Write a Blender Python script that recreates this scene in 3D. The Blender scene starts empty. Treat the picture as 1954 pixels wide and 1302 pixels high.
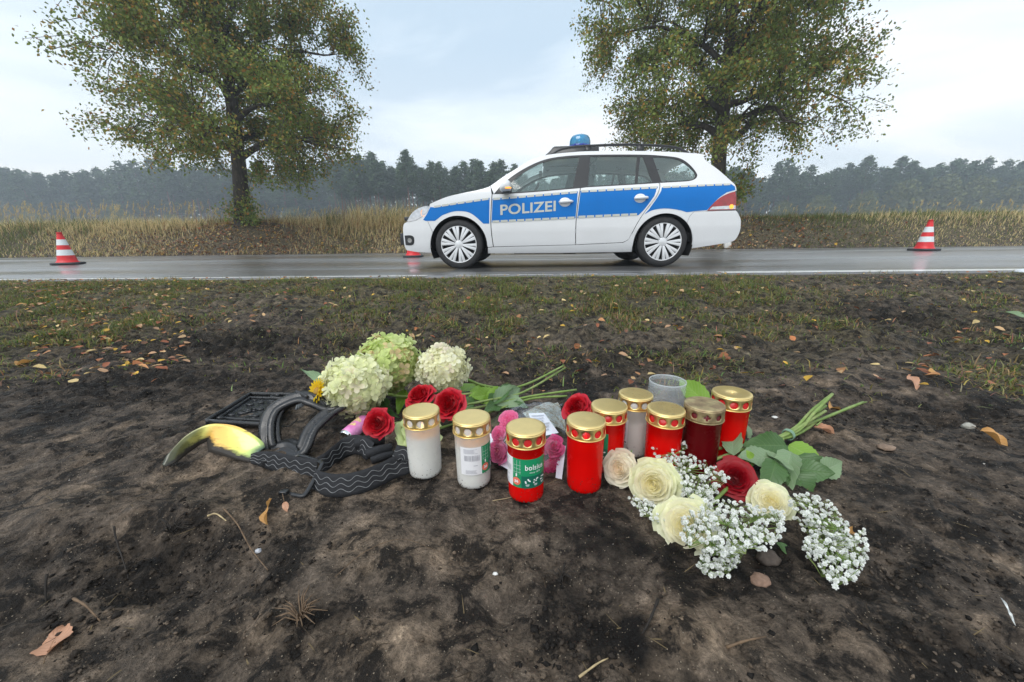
import bpy, bmesh, math, random
import numpy as np
from mathutils import Vector, Matrix
from mathutils.geometry import delaunay_2d_cdt

scene = bpy.context.scene
COL = scene.collection
R_ = math.radians
PI = math.pi

# ------------------------------------------------------------------ camera
PITCH, YAW, ROLL, CAM_H = 14.9, 2.6, 0.765, 0.364      # degrees, metres above the road
FPX, CXP, CYP = 735.0, 977.0, 651.0                    # focal length in photo pixels, photo centre


def cam_axes():
    p, y, r = R_(PITCH), R_(YAW), R_(ROLL)
    fwd = Vector((-math.sin(y) * math.cos(p), math.cos(y) * math.cos(p), -math.sin(p)))
    right0 = Vector((math.cos(y), math.sin(y), 0))
    up0 = right0.cross(fwd)
    right = right0 * math.cos(r) - up0 * math.sin(r)
    up = up0 * math.cos(r) + right0 * math.sin(r)
    return right, up, fwd


CR, CU, CW = cam_axes()
cam_data = bpy.data.cameras.new('camera')
cam = bpy.data.objects.new('camera', cam_data)
COL.objects.link(cam)
m = Matrix((CR, CU, -CW)).transposed().to_4x4()
m.translation = Vector((0, 0, CAM_H))
cam.matrix_world = m
cam_data.sensor_width = 36
cam_data.lens = FPX / 1954 * 36
cam_data.clip_start = 0.02
cam_data.clip_end = 2000
scene.camera = cam

# ------------------------------------------------------------------ sky
SUN_EL, SUN_AZ = 52.0, 215.0       # soft light of the covered sun: elevation, compass from +Y clockwise
world = bpy.data.worlds.new('World')
scene.world = world
world.use_nodes = True
nt = world.node_tree
nt.nodes.clear()


def wn(t, **kw):
    n = nt.nodes.new(t)
    for k, v in kw.items():
        setattr(n, k, v)
    return n


L = nt.links.new
wout = wn('ShaderNodeOutputWorld')
wbg = wn('ShaderNodeBackground')
wbg.inputs['Strength'].default_value = 0.1
sky = wn('ShaderNodeTexSky', sky_type='NISHITA', sun_disc=False)
sky.sun_elevation = R_(SUN_EL)
sky.sun_rotation = R_(SUN_AZ)
sky.air_density, sky.dust_density = 1.0, 2.0
tc = wn('ShaderNodeTexCoord')
sep = wn('ShaderNodeSeparateXYZ')
L(tc.outputs['Generated'], sep.inputs[0])
zz = wn('ShaderNodeMath', operation='MAXIMUM')
L(sep.outputs['Z'], zz.inputs[0])
zz.inputs[1].default_value = 0.0
zp = wn('ShaderNodeMath', operation='ADD')
L(zz.outputs[0], zp.inputs[0])
zp.inputs[1].default_value = 0.16
dx = wn('ShaderNodeMath', operation='DIVIDE')
dy = wn('ShaderNodeMath', operation='DIVIDE')
L(sep.outputs['X'], dx.inputs[0]); L(zp.outputs[0], dx.inputs[1])
L(sep.outputs['Y'], dy.inputs[0]); L(zp.outputs[0], dy.inputs[1])
cmb = wn('ShaderNodeCombineXYZ')
L(dx.outputs[0], cmb.inputs[0]); L(dy.outputs[0], cmb.inputs[1])
mp = wn('ShaderNodeMapping')
mp.inputs['Scale'].default_value = (0.55, 0.8, 1)
mp.inputs['Location'].default_value = (1.3, 0.4, 0)
L(cmb.outputs[0], mp.inputs[0])
n1 = wn('ShaderNodeTexNoise')
n1.inputs['Scale'].default_value = 0.9
n1.inputs['Detail'].default_value = 7
n1.inputs['Roughness'].default_value = 0.55
n1.inputs['Distortion'].default_value = 0.5
L(mp.outputs[0], n1.inputs['Vector'])
ramp = wn('ShaderNodeValToRGB')
cr = ramp.color_ramp
cr.elements[0].position = 0.38
cr.elements[0].color = (0.45, 0.56, 0.66, 1)
cr.elements[1].position = 0.64
cr.elements[1].color = (0.93, 0.925, 0.91, 1)
e = cr.elements.new(0.50)
e.color = (0.66, 0.745, 0.81, 1)
L(n1.outputs['Fac'], ramp.inputs[0])
# a paler, warmer band of cloud low over the horizon
hz = wn('ShaderNodeMapRange')
hz.inputs['From Min'].default_value = 0.0
hz.inputs['From Max'].default_value = 0.38
hz.inputs['To Min'].default_value = 0.55
hz.inputs['To Max'].default_value = 0.0
L(zz.outputs[0], hz.inputs['Value'])
mixh = wn('ShaderNodeMix', data_type='RGBA')
L(hz.outputs[0], mixh.inputs['Factor'])
L(ramp.outputs[0], mixh.inputs['A'])
mixh.inputs['B'].default_value = (0.88, 0.865, 0.83, 1)
vs = wn('ShaderNodeVectorMath', operation='SCALE')
L(mixh.outputs['Result'], vs.inputs[0])
vs.inputs['Scale'].default_value = 10.4
mixc = wn('ShaderNodeMix', data_type='RGBA')
mixc.inputs['Factor'].default_value = 0.86
L(sky.outputs[0], mixc.inputs['A'])
L(vs.outputs[0], mixc.inputs['B'])
L(mixc.outputs['Result'], wbg.inputs['Color'])
L(wbg.outputs[0], wout.inputs['Surface'])

# ------------------------------------------------------------------ sun behind the clouds
sl = bpy.data.lights.new('sun', 'SUN')
sl.energy = 1.5
sl.angle = R_(40)
sl.color = (1.0, 0.97, 0.93)
so = bpy.data.objects.new('sun', sl)
COL.objects.link(so)
az, el = R_(SUN_AZ), R_(SUN_EL)
sdir = Vector((math.sin(az) * math.cos(el), math.cos(az) * math.cos(el), math.sin(el)))
so.rotation_euler = (-sdir).to_track_quat('-Z', 'Y').to_euler()
so.location = sdir * 20

scene.view_settings.view_transform = 'Standard'
scene.view_settings.look = 'None'
scene.view_settings.gamma = 1.0
scene.view_settings.exposure = 0.62
try:
    scene.cycles.use_denoising = True
    scene.cycles.max_bounces = 6
    scene.cycles.diffuse_bounces = 3
    scene.cycles.glossy_bounces = 3
    scene.cycles.transparent_max_bounces = 16
    scene.cycles.volume_bounces = 0
except Exception:
    pass


# ------------------------------------------------------------------ helpers
def ray(px, py):
    return CW + CR * ((px - CXP) / FPX) - CU * ((py - CYP) / FPX)


def gp(px, py, z=-0.04):
    """point at height z seen at a photo pixel"""
    d = ray(px, py)
    return Vector((0, 0, CAM_H)) + d * ((z - CAM_H) / d.z)


def yp(px, py, Y):
    """point on the upright plane at distance Y seen at a photo pixel"""
    d = ray(px, py)
    return Vector((0, 0, CAM_H)) + d * (Y / d.y)


def hash2(ix, iy, seed):
    h = (ix.astype(np.int64) * 374761393 + iy.astype(np.int64) * 668265263 + seed * 1274126177) & 0xffffffff
    h = ((h ^ (h >> 13)) * 1274126177) & 0xffffffff
    h = (h ^ (h >> 16)) & 0xffffffff
    return h / 4294967295.0


def vnoise(x, y, seed=0):
    x = np.asarray(x, float); y = np.asarray(y, float)
    ix = np.floor(x); iy = np.floor(y)
    fx = x - ix; fy = y - iy
    ux = fx * fx * fx * (fx * (fx * 6 - 15) + 10); uy = fy * fy * fy * (fy * (fy * 6 - 15) + 10)
    out = 0

    def g(ax, ay):
        a = hash2(ix + ax, iy + ay, seed) * 2 * PI
        return np.cos(a) * (fx - ax) + np.sin(a) * (fy - ay)
    n0 = g(0, 0) * (1 - ux) + g(1, 0) * ux
    n1_ = g(0, 1) * (1 - ux) + g(1, 1) * ux
    return (n0 * (1 - uy) + n1_ * uy) * 1.5


def fbm(x, y, wl, octv=4, seed=0, gain=0.5):
    v = 0; a = 1.0; s = 0
    for k in range(octv):
        v = v + a * vnoise(np.asarray(x) / wl + 17.3 * k, np.asarray(y) / wl - 9.1 * k, seed + k * 7)
        s += a; a *= gain; wl = wl / 2.03
    return v / s


def sstep(a, b, x):
    t = np.clip((np.asarray(x, float) - a) / (b - a), 0, 1)
    return t * t * (3 - 2 * t)


def link(o, parent=None):
    COL.objects.link(o)
    if parent is not None:
        o.parent = parent
    return o


def fast_mesh(name, V, F, colors=None, smooth=False, mats=(), fmat=None):
    V = np.asarray(V, np.float32).reshape(-1, 3)
    me = bpy.data.meshes.new(name)
    me.vertices.add(len(V))
    me.vertices.foreach_set('co', V.ravel())
    if isinstance(F, np.ndarray):
        k = F.shape[1]; n = F.shape[0]
        me.loops.add(n * k)
        me.loops.foreach_set('vertex_index', F.astype(np.int32).ravel())
        me.polygons.add(n)
        me.polygons.foreach_set('loop_start', np.arange(0, n * k, k, dtype=np.int32))
    else:
        n = len(F)
        tot = [len(f) for f in F]
        me.loops.add(sum(tot))
        me.loops.foreach_set('vertex_index', np.array([i for f in F for i in f], np.int32))
        me.polygons.add(n)
        me.polygons.foreach_set('loop_start', np.concatenate([[0], np.cumsum(tot)[:-1]]).astype(np.int32))
    if smooth:
        me.polygons.foreach_set('use_smooth', np.ones(n, bool))
    if fmat is not None:
        me.polygons.foreach_set('material_index', np.asarray(fmat, np.int32))
    for mm in mats:
        me.materials.append(mm)
    if colors is not None:
        ca = me.color_attributes.new('Col', 'FLOAT_COLOR', 'POINT')
        c = np.asarray(colors, np.float32)
        if c.shape[1] == 3:
            c = np.concatenate([c, np.ones((len(c), 1), np.float32)], 1)
        ca.data.foreach_set('color', c.ravel())
    me.update(calc_edges=True)
    me.validate()
    return me


def mk(name, V, F, mat, parent=None, smooth=True, colors=None, loc=None, fmat=None):
    mats = mat if isinstance(mat, (list, tuple)) else [mat]
    me = fast_mesh(name, V, F, colors, smooth, mats, fmat)
    o = bpy.data.objects.new(name, me)
    if loc is not None:
        o.location = loc
    return link(o, parent)


def tag(o, label=None, cat=None, group=None, kind=None):
    if label: o['label'] = label
    if cat: o['category'] = cat
    if group: o['group'] = group
    if kind: o['kind'] = kind
    return o


def empty(name, loc=(0, 0, 0), rz=0.0, rot=None):
    o = bpy.data.objects.new(name, None)
    o.location = loc
    o.rotation_euler = rot if rot is not None else (0, 0, rz)
    o.empty_display_size = 0.1
    COL.objects.link(o)
    return o


def copy_tree(o, parent=None):
    c = o.copy()
    COL.objects.link(c)
    c.parent = parent
    for ch in list(o.children):
        copy_tree(ch, c)
    return c


class MB:
    """collects shapes into one mesh"""

    def __init__(self):
        self.V = []; self.F = []; self.M = []; self.C = []; self.mi = 0; self.col = None

    def add(self, V, F):
        b = len(self.V)
        self.V += [tuple(v) for v in V]
        for f in F:
            self.F.append(tuple(b + i for i in f)); self.M.append(self.mi)
        if self.col is not None:
            self.C += [self.col] * len(V)

    def tube(self, pts, rad, n=6, cap=True, squash=None):
        pts = [Vector(p) for p in pts]
        if not isinstance(rad, (list, tuple, np.ndarray)):
            rad = [rad] * len(pts)
        V = []; ref = None
        for i, p in enumerate(pts):
            t = (pts[min(i + 1, len(pts) - 1)] - pts[max(i - 1, 0)])
            if t.length < 1e-9: t = Vector((0, 0, 1))
            t.normalize()
            if ref is None:
                ref = Vector((0, 0, 1)) if abs(t.z) < 0.9 else Vector((1, 0, 0))
            a = (ref - t * ref.dot(t))
            if a.length < 1e-6: a = t.orthogonal()
            a.normalize(); b = t.cross(a); ref = a
            for k in range(n):
                an = 2 * PI * k / n
                s1, s2 = (1, 1) if squash is None else squash
                V.append(p + a * (math.cos(an) * rad[i] * s1) + b * (math.sin(an) * rad[i] * s2))
        F = []
        for i in range(len(pts) - 1):
            for k in range(n):
                k2 = (k + 1) % n
                F.append((i * n + k, i * n + k2, (i + 1) * n + k2, (i + 1) * n + k))
        if cap:
            F.append(tuple(range(n - 1, -1, -1)))
            F.append(tuple((len(pts) - 1) * n + k for k in range(n)))
        self.add(V, F)

    def box(self, lo, hi):
        x0, y0, z0 = lo; x1, y1, z1 = hi
        V = [(x0, y0, z0), (x1, y0, z0), (x1, y1, z0), (x0, y1, z0), (x0, y0, z1), (x1, y0, z1), (x1, y1, z1), (x0, y1, z1)]
        F = [(3, 2, 1, 0), (4, 5, 6, 7), (0, 1, 5, 4), (1, 2, 6, 5), (2, 3, 7, 6), (3, 0, 4, 7)]
        self.add(V, F)

    def lathe(self, prof, n=32, c=(0, 0, 0), close=False):
        V = []; F = []
        for r, z in prof:
            for k in range(n):
                a = 2 * PI * k / n
                V.append((c[0] + r * math.cos(a), c[1] + r * math.sin(a), c[2] + z))
        mseg = len(prof)
        for i in range(mseg - 1 if not close else mseg):
            j = (i + 1) % mseg
            for k in range(n):
                k2 = (k + 1) % n
                F.append((i * n + k, i * n + k2, j * n + k2, j * n + k))
        self.add(V, F)

    def sheet(self, fn, nu, nv):
        V = [fn(i / nu, j / nv) for i in range(nu + 1) for j in range(nv + 1)]
        F = [(i * (nv + 1) + j, (i + 1) * (nv + 1) + j, (i + 1) * (nv + 1) + j + 1, i * (nv + 1) + j + 1)
             for i in range(nu) for j in range(nv)]
        self.add(V, F)

    def build(self, name, mat, parent=None, smooth=True, loc=None):
        return mk(name, self.V, self.F, mat, parent, smooth, self.C if self.col is not None and len(self.C) == len(self.V) else None,
                  loc, self.M if isinstance(mat, (list, tuple)) else None)


def bevel_mod(o, w=0.003, seg=2, ang=30):
    b = o.modifiers.new('bevel', 'BEVEL')
    b.width = w; b.segments = seg; b.limit_method = 'ANGLE'; b.angle_limit = R_(ang)
    return o


def catmull(pts, n=8, closed=False):
    P = [Vector(p) for p in pts]
    out = []
    m_ = len(P)
    segs = m_ if closed else m_ - 1
    for i in range(segs):
        p0 = P[(i - 1) % m_] if closed or i > 0 else P[0] * 2 - P[1]
        p1 = P[i]; p2 = P[(i + 1) % m_]
        p3 = P[(i + 2) % m_] if closed or i + 2 < m_ else P[-1] * 2 - P[-2]
        for k in range(n):
            t = k / n
            out.append(0.5 * ((2 * p1) + (p2 - p0) * t + (2 * p0 - 5 * p1 + 4 * p2 - p3) * t * t + (3 * p1 - p0 - 3 * p2 + p3) * t ** 3))
    if not closed:
        out.append(P[-1].copy())
    return out


# ------------------------------------------------------------------ materials
def nmat(name):
    mt = bpy.data.materials.new(name)
    mt.use_nodes = True
    t = mt.node_tree
    b = t.nodes['Principled BSDF']
    return mt, t, b


def N(t, typ, inputs=None, **kw):
    n = t.nodes.new(typ)
    for k, v in kw.items():
        setattr(n, k, v)
    for k, v in (inputs or {}).items():
        n.inputs[k].default_value = v
    return n


def simple(name, col, rough=0.5, metal=0.0, var=0.12, scale=30.0, bump=0.0, bscale=200.0, coat=0.0, spec=0.5, trans=0.0, ior=1.45,
           sss=0.0, sssr=(0.01, 0.005, 0.003), translucent=0.0, attr=False, two=None, alpha=1.0, rvar=0.0, wave=None):
    """Principled material with procedural colour variation, roughness variation and fine relief"""
    mt, t, b = nmat(name)
    tcn = N(t, 'ShaderNodeTexCoord')
    nz = N(t, 'ShaderNodeTexNoise', {'Scale': scale, 'Detail': 5.0})
    t.links.new(tcn.outputs['Object'], nz.inputs['Vector'])
    if attr:
        at = N(t, 'ShaderNodeAttribute', attribute_name='Col')
        csrc = at.outputs['Color']
    else:
        rg = N(t, 'ShaderNodeRGB')
        rg.outputs[0].default_value = (*col, 1)
        csrc = rg.outputs[0]
    if two is not None:
        mxx = N(t, 'ShaderNodeMix', {'B': (*two, 1)}, data_type='RGBA')
        nz2 = N(t, 'ShaderNodeTexNoise', {'Scale': scale * 0.4, 'Detail': 4.0})
        t.links.new(tcn.outputs['Object'], nz2.inputs['Vector'])
        mr2 = N(t, 'ShaderNodeMapRange', {'From Min': 0.42, 'From Max': 0.62})
        t.links.new(nz2.outputs['Fac'], mr2.inputs['Value'])
        t.links.new(mr2.outputs[0], mxx.inputs['Factor'])
        t.links.new(csrc, mxx.inputs['A'])
        csrc = mxx.outputs['Result']
    mr = N(t, 'ShaderNodeMapRange', {'From Min': 0.3, 'From Max': 0.7, 'To Min': 1 - var, 'To Max': 1 + var})
    t.links.new(nz.outputs['Fac'], mr.inputs['Value'])
    vm = N(t, 'ShaderNodeVectorMath', operation='SCALE')
    t.links.new(csrc, vm.inputs[0])
    t.links.new(mr.outputs[0], vm.inputs['Scale'])
    t.links.new(vm.outputs[0], b.inputs['Base Color'])
    b.inputs['Roughness'].default_value = rough
    if rvar:
        mr3 = N(t, 'ShaderNodeMapRange', {'From Min': 0.35, 'From Max': 0.65, 'To Min': max(0.02, rough - rvar), 'To Max': min(1, rough + rvar)})
        t.links.new(nz.outputs['Fac'], mr3.inputs['Value'])
        t.links.new(mr3.outputs[0], b.inputs['Roughness'])
    b.inputs['Metallic'].default_value = metal
    b.inputs['Coat Weight'].default_value = coat
    b.inputs['Coat Roughness'].default_value = 0.05
    b.inputs['Specular IOR Level'].default_value = spec
    b.inputs['Transmission Weight'].default_value = trans
    b.inputs['IOR'].default_value = ior
    b.inputs['Alpha'].default_value = alpha
    if sss:
        b.inputs['Subsurface Weight'].default_value = sss
        b.inputs['Subsurface Radius'].default_value = sssr
        b.inputs['Subsurface Scale'].default_value = 1.0
    if bump:
        nb = N(t, 'ShaderNodeTexNoise', {'Scale': bscale, 'Detail': 4.0})
        t.links.new(tcn.outputs['Object'], nb.inputs['Vector'])
        bp = N(t, 'ShaderNodeBump', {'Strength': min(1.0, bump), 'Distance': 0.002})
        t.links.new(nb.outputs['Fac'], bp.inputs['Height'])
        t.links.new(bp.outputs[0], b.inputs['Normal'])
    if translucent:
        tr = N(t, 'ShaderNodeBsdfTranslucent')
        t.links.new(vm.outputs[0], tr.inputs['Color'])
        ms = N(t, 'ShaderNodeMixShader')
        ms.inputs[0].default_value = translucent
        out = t.nodes['Material Output']
        t.links.new(b.outputs[0], ms.inputs[1])
        t.links.new(tr.outputs[0], ms.inputs[2])
        t.links.new(ms.outputs[0], out.inputs['Surface'])
    return mt


def emit_mat(name, col, strength, base=None):
    mt, t, b = nmat(name)
    b.inputs['Base Color'].default_value = (*(base or col), 1)
    b.inputs['Emission Color'].default_value = (*col, 1)
    b.inputs['Emission Strength'].default_value = strength
    return mt


def glass_mat(name, tint, rough=0.02, opacity=0.12):
    """thin sheet glass: sees through, tinted, with mirror reflection"""
    mt, t, b = nmat(name)
    t.nodes.remove(b)
    tr = N(t, 'ShaderNodeBsdfTransparent', {'Color': (*tint, 1)})
    gl = N(t, 'ShaderNodeBsdfGlossy', {'Color': (1, 1, 1, 1), 'Roughness': rough})
    fr = N(t, 'ShaderNodeLayerWeight', {'Blend': .5})
    pw = N(t, 'ShaderNodeMath', operation='POWER')
    pw.inputs[1].default_value = 4.5
    t.links.new(fr.outputs['Facing'], pw.inputs[0])
    mr = N(t, 'ShaderNodeMapRange', {'From Min': 0.0, 'From Max': 1.0, 'To Min': opacity, 'To Max': .9})
    t.links.new(pw.outputs[0], mr.inputs['Value'])
    ms = N(t, 'ShaderNodeMixShader')
    t.links.new(mr.outputs[0], ms.inputs[0])
    t.links.new(tr.outputs[0], ms.inputs[1])
    t.links.new(gl.outputs[0], ms.inputs[2])
    t.links.new(ms.outputs[0], t.nodes['Material Output'].inputs['Surface'])
    return mt
# ================================================================== ground
rng = np.random.default_rng(7)
random.seed(7)

HY = np.array([-6, .85, 1.1, 1.5, 2.2, 3.2, 3.75, 3.9, 4.1, 10.7, 10.95, 11.2, 11.7, 12.5, 13.2, 16, 40, 60, 400])
HZ = np.array([-.04, -.04, -.07, -.088, -.05, -.004, .0, -.012, -.06, -.06, -.02, .08, .42, .80, .86, .7, .55, .5, .5])
_ty = np.linspace(-6, 30, 7201)
_tz = np.interp(_ty, HY, HZ)
_k = np.exp(-.5 * (np.arange(-60, 61) / 22.) ** 2); _k /= _k.sum()
_tzs = np.convolve(np.pad(_tz, 60, mode='edge'), _k, 'valid')
_tz = np.where((_ty > 3.7) & (_ty < 11.0), _tz, _tzs)


def blob(x, y, px, py, r, ry=None):
    g = gp(px, py)
    return np.exp(-(((x - g.x) / r) ** 2 + ((y - g.y) / (ry or r)) ** 2))


CTRL_CHAR = [(330, 1050, .95, .13, .06), (1080, 1090, .5, .04, .02), (430, 640, 1.15, .65, .30), (250, 720, 1.05, .55, .2), (1760, 780, .9, .3, .12),
             (1720, 600, 1.05, .6, .45), (930, 700, .6, .4, .06), (1480, 760, .8, .18, .08), (1750, 1090, .45, .12, .04), (1100, 1200, .55, .06, .05),
             (60, 1180, .7, .07, .04), (1850, 1250, .7, .08, .03), (1500, 1180, .35, .05, .02), (700, 640, .8, .4, .2), (1150, 670, .9, .6, .2), (60, 1060, .5, .08, .05), (1880, 1000, .4, .2, .06)]


def ground_z(x, y):
    x = np.asarray(x, float); y = np.asarray(y, float)
    z = np.where(y > 29, np.interp(y, HY, HZ), np.interp(y, _ty, _tz))
    near = 1 - sstep(1.0, 1.5, y)
    verge = sstep(1.0, 1.5, y) * (1 - sstep(3.4, 3.8, y))
    bank = sstep(11.1, 11.8, y)
    calm = 1 - 0.78 * np.exp(-(((x - 0.05) / 0.5) ** 2 + ((y - 0.64) / 0.13) ** 2))
    z = z + near * calm * (0.016 * fbm(x, y, .22, 2, 3) + 0.016 * fbm(x, y, .07, 4, 11) * (0.35 + 1.1 * sstep(-.25, .3, fbm(x, y, .3, 2, 29)))
                           - 0.012 * np.abs(fbm(x, y, .045, 3, 17)) * (.3 + sstep(-.1, .4, fbm(x, y, .25, 2, 31))) + 0.0065 * fbm(x, y, .022, 3, 37) * (.4 + sstep(-.2, .4, fbm(x, y, .2, 2, 39))))
    z = z + verge * (0.035 * fbm(x, y, .5, 2, 5) + 0.040 * fbm(x, y, .16, 3, 13) + 0.022 * fbm(x, y, .06, 3, 19))
    z = z + bank * (0.08 * fbm(x, y, 2.5, 3, 23))
    # charred heaps and hollows of the foreground
    z = z + 0.022 * blob(x, y, 330, 985, .09, .03) - 0.028 * blob(x, y, 330, 1080, .10, .045) + 0.014 * blob(x, y, 150, 990, .12, .05)
    z = z - 0.012 * blob(x, y, 950, 1150, .05, .03) + 0.010 * blob(x, y, 780, 1230, .08, .03) + 0.012 * blob(x, y, 1290, 1230, .07, .03)
    z = z - 0.015 * blob(x, y, 1150, 1190, .03, .05) + 0.010 * blob(x, y, 1700, 1230, .1, .04)
    z = z - 0.045 * blob(x, y, 1760, 770, .22, .10) + 0.02 * blob(x, y, 1700, 700, .35, .08)
    z = z - 0.03 * blob(x, y, 930, 715, .35, .07) + 0.03 * blob(x, y, 250, 700, .25, .1) + 0.03 * blob(x, y, 480, 640, .35, .12)
    cz_ = 0
    for px, py, a, rx, ry in CTRL_CHAR:
        cz_ = np.maximum(cz_, a * blob(x, y, px, py, rx, ry))
    z = z + cz_ * calm * (0.020 * fbm(x, y, .045, 3, 53) - 0.010 * np.abs(fbm(x, y, .03, 2, 57))) * (1 + .8 * sstep(1.0, 1.5, y))
    # the tree mounds on the bank
    z = z + 0.16 * np.exp(-(((x + 9.1) / 1.3) ** 2 + ((y - 12.4) / .9) ** 2)) + 0.12 * np.exp(-(((x - 5.6) / 1.5) ** 2 + ((y - 12.4) / .9) ** 2))
    return z


def gz(x, y):
    return float(ground_z(np.array([x]), np.array([y]))[0])


def gpz(px, py, dz=0.0):
    """point on the uneven ground under a photo pixel"""
    z = -0.04
    for _ in range(6):
        p = gp(px, py, z)
        z = gz(p.x, p.y)
    p.z = z + dz
    return p


def graded(segs):
    out = [segs[0][0]]
    for a, b, s0, s1 in segs:
        t = a
        while t < b - 1e-6:
            f = (t - a) / (b - a)
            t = min(b, t + s0 * (s1 / s0) ** f)
            out.append(t)
    return np.array(out)


gx_r = graded([(0, .85, .0042, .0042), (.85, 5.5, .005, .032), (5.5, 20, .06, .35), (20, 260, .5, 40)])
gxs = np.concatenate([-gx_r[:0:-1], gx_r])
gys = graded([(-8, 0.1, 1.5, .06), (.1, 1.05, .0042, .0042), (1.05, 3.9, .006, .018), (3.9, 10.9, .6, .6), (10.9, 14, .05, .09), (14, 40, .4, 3), (40, 420, 5, 60)])
GX, GY = np.meshgrid(gxs, gys)
GZ = ground_z(GX, GY)
nX, nY = len(gxs), len(gys)
V = np.stack([GX.ravel(), GY.ravel(), GZ.ravel()], 1)
ii = (np.arange(nY - 1)[:, None] * nX + np.arange(nX - 1)[None, :]).ravel()
F = np.stack([ii, ii + 1, ii + 1 + nX, ii + nX], 1)

# soil colours: burnt crust, grey-brown earth, pale sand, straw-littered turf
CTRL_TAN = [(760, 1230, .8, .11, .035), (1290, 1220, .9, .09, .04), (860, 1060, .55, .12, .04), (1620, 1230, .55, .06, .02), (520, 1200, .55, .1, .03),
            (1400, 1010, .4, .15, .06), (120, 960, .4, .12, .05), (480, 770, .35, .2, .06), (1650, 890, .3, .2, .06), (1000, 1000, .35, .1, .04)]


GRASS = [(50, 545, 1.5), (300, 545, 1.5), (600, 545, 1.4), (850, 545, 1.5), (1050, 545, 1.6), (1250, 545, 1.6), (1380, 545, 1.1), (50, 565, 1.1), (300, 565, 1.), (600, 560, .9), (850, 560, 1.), (1050, 560, 1.), (1250, 560, 1.), (1400, 565, .7), (1550, 545, .35), (1750, 540, .15), (1900, 540, .4),
         (50, 620, .75), (200, 600, .75), (400, 590, .35), (500, 600, .12), (650, 590, .55), (850, 600, .65), (1000, 600, .65), (1200, 600, .6), (1400, 600, .6), (1580, 620, .7), (1700, 600, .10), (1900, 610, .4),
         (50, 680, .4), (200, 680, .06), (400, 660, .03), (560, 650, .08), (700, 650, .4), (850, 660, .35), (1000, 650, .22), (1200, 650, .2), (1350, 660, .38), (1500, 660, .38), (1700, 670, .2), (1900, 680, .5),
         (100, 750, .0), (500, 735, .02), (900, 700, .18), (1100, 710, .1), (1400, 710, .35), (1550, 740, .05), (1700, 730, .06), (1900, 745, .4), (400, 800, 0), (1000, 780, 0), (1600, 800, 0), (1900, 820, .05)]
_gc = []
for px, py, d in GRASS:
    g = gp(px, py)
    _gc.append((g.x / g.y, math.log(g.y), d))
_gc = np.array(_gc)


def grass_density(x, y):
    u = x / y; v = np.log(np.maximum(y, .2))
    num = np.zeros(len(u)); wsum = np.zeros(len(u))
    for a, b_, c_ in _gc:
        w = 1 / ((u - a) ** 2 * 2.2 + ((v - b_) * 1.6) ** 2 + .003) ** 2
        num += w * c_; wsum += w
    return num / wsum


def soil_color(x, y):
    n_big = fbm(x, y, .35, 3, 41)
    n_mid = fbm(x, y, .09, 3, 43)
    n_fine = fbm(x, y, .02, 2, 47)
    char = sstep(.0, .42, n_big * .8 + n_mid * .5) * .85
    for px, py, a, rx, ry in CTRL_CHAR:
        char = np.maximum(char, a * blob(x, y, px, py, rx, ry) * (0.75 + .7 * n_mid))
    tan = sstep(.0, .40, -n_big * .5 + n_mid * .7) * .6
    for px, py, a, rx, ry in CTRL_TAN:
        tan = np.maximum(tan, a * blob(x, y, px, py, rx, ry) * (0.85 + .8 * n_mid))
    tan = np.clip(tan * (1 - .8 * sstep(1.0, 1.6, y)), 0, 1) * (0.7 + .6 * n_fine)
    char = np.clip(char + .45 * n_fine + .3 * n_mid, 0, 1)
    earth = np.array([.108, .085, .066]); sand = np.array([.36, .265, .18]); burnt = np.array([.011, .0095, .0085])
    c = earth[None, :] * (1 + .35 * n_mid[:, None])
    c = c + (sand - c) * np.clip(tan, 0, 1)[:, None]
    c = c + (burnt - c) * np.clip(char, 0, 1)[:, None]
    turf = np.array([.105, .085, .05])
    vg = (sstep(.95, 1.4, y) * (1 - sstep(3.9, 4.0, y)))[:, None] * np.clip(grass_density(x, np.maximum(y, .3)), 0, 1)[:, None] * .75
    c = c + (np.array([.085, .075, .038]) * (1 + .5 * n_mid[:, None]) - c) * vg
    w = (sstep(11.0, 11.5, y))[:, None]
    c = c * (1 - w) + turf[None, :] * w * (1 + .5 * n_big[:, None])
    return np.clip(c, .008, 1)


GC = soil_color(GX.ravel(), GY.ravel())

mt, t, b = nmat('burnt_soil')
at = N(t, 'ShaderNodeAttribute', attribute_name='Col')
tcn = N(t, 'ShaderNodeTexCoord')
na = N(t, 'ShaderNodeTexNoise', {'Scale': 260.0, 'Detail': 6.0, 'Roughness': .65})
nb = N(t, 'ShaderNodeTexNoise', {'Scale': 55.0, 'Detail': 8.0, 'Roughness': .7})
nc = N(t, 'ShaderNodeTexVoronoi', {'Scale': 140.0})
for q in (na, nb, nc):
    t.links.new(tcn.outputs['Object'], q.inputs['Vector'])
mr = N(t, 'ShaderNodeMapRange', {'From Min': .3, 'From Max': .72, 'To Min': .35, 'To Max': 1.9})
t.links.new(nb.outputs['Fac'], mr.inputs['Value'])
mr2 = N(t, 'ShaderNodeMapRange', {'From Min': .3, 'From Max': .7, 'To Min': .65, 'To Max': 1.4})
t.links.new(na.outputs['Fac'], mr2.inputs['Value'])
mm = N(t, 'ShaderNodeMath', operation='MULTIPLY')
t.links.new(mr.outputs[0], mm.inputs[0]); t.links.new(mr2.outputs[0], mm.inputs[1])
vm = N(t, 'ShaderNodeVectorMath', operation='SCALE')
t.links.new(at.outputs['Color'], vm.inputs[0]); t.links.new(mm.outputs[0], vm.inputs['Scale'])
nd = N(t, 'ShaderNodeTexNoise', {'Scale': 20.0, 'Detail': 10.0, 'Roughness': .72, 'Distortion': .4})
t.links.new(tcn.outputs['Object'], nd.inputs['Vector'])
dk1 = N(t, 'ShaderNodeMapRange', {'From Min': .49, 'From Max': .57, 'To Min': 0.0, 'To Max': .9})
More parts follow.
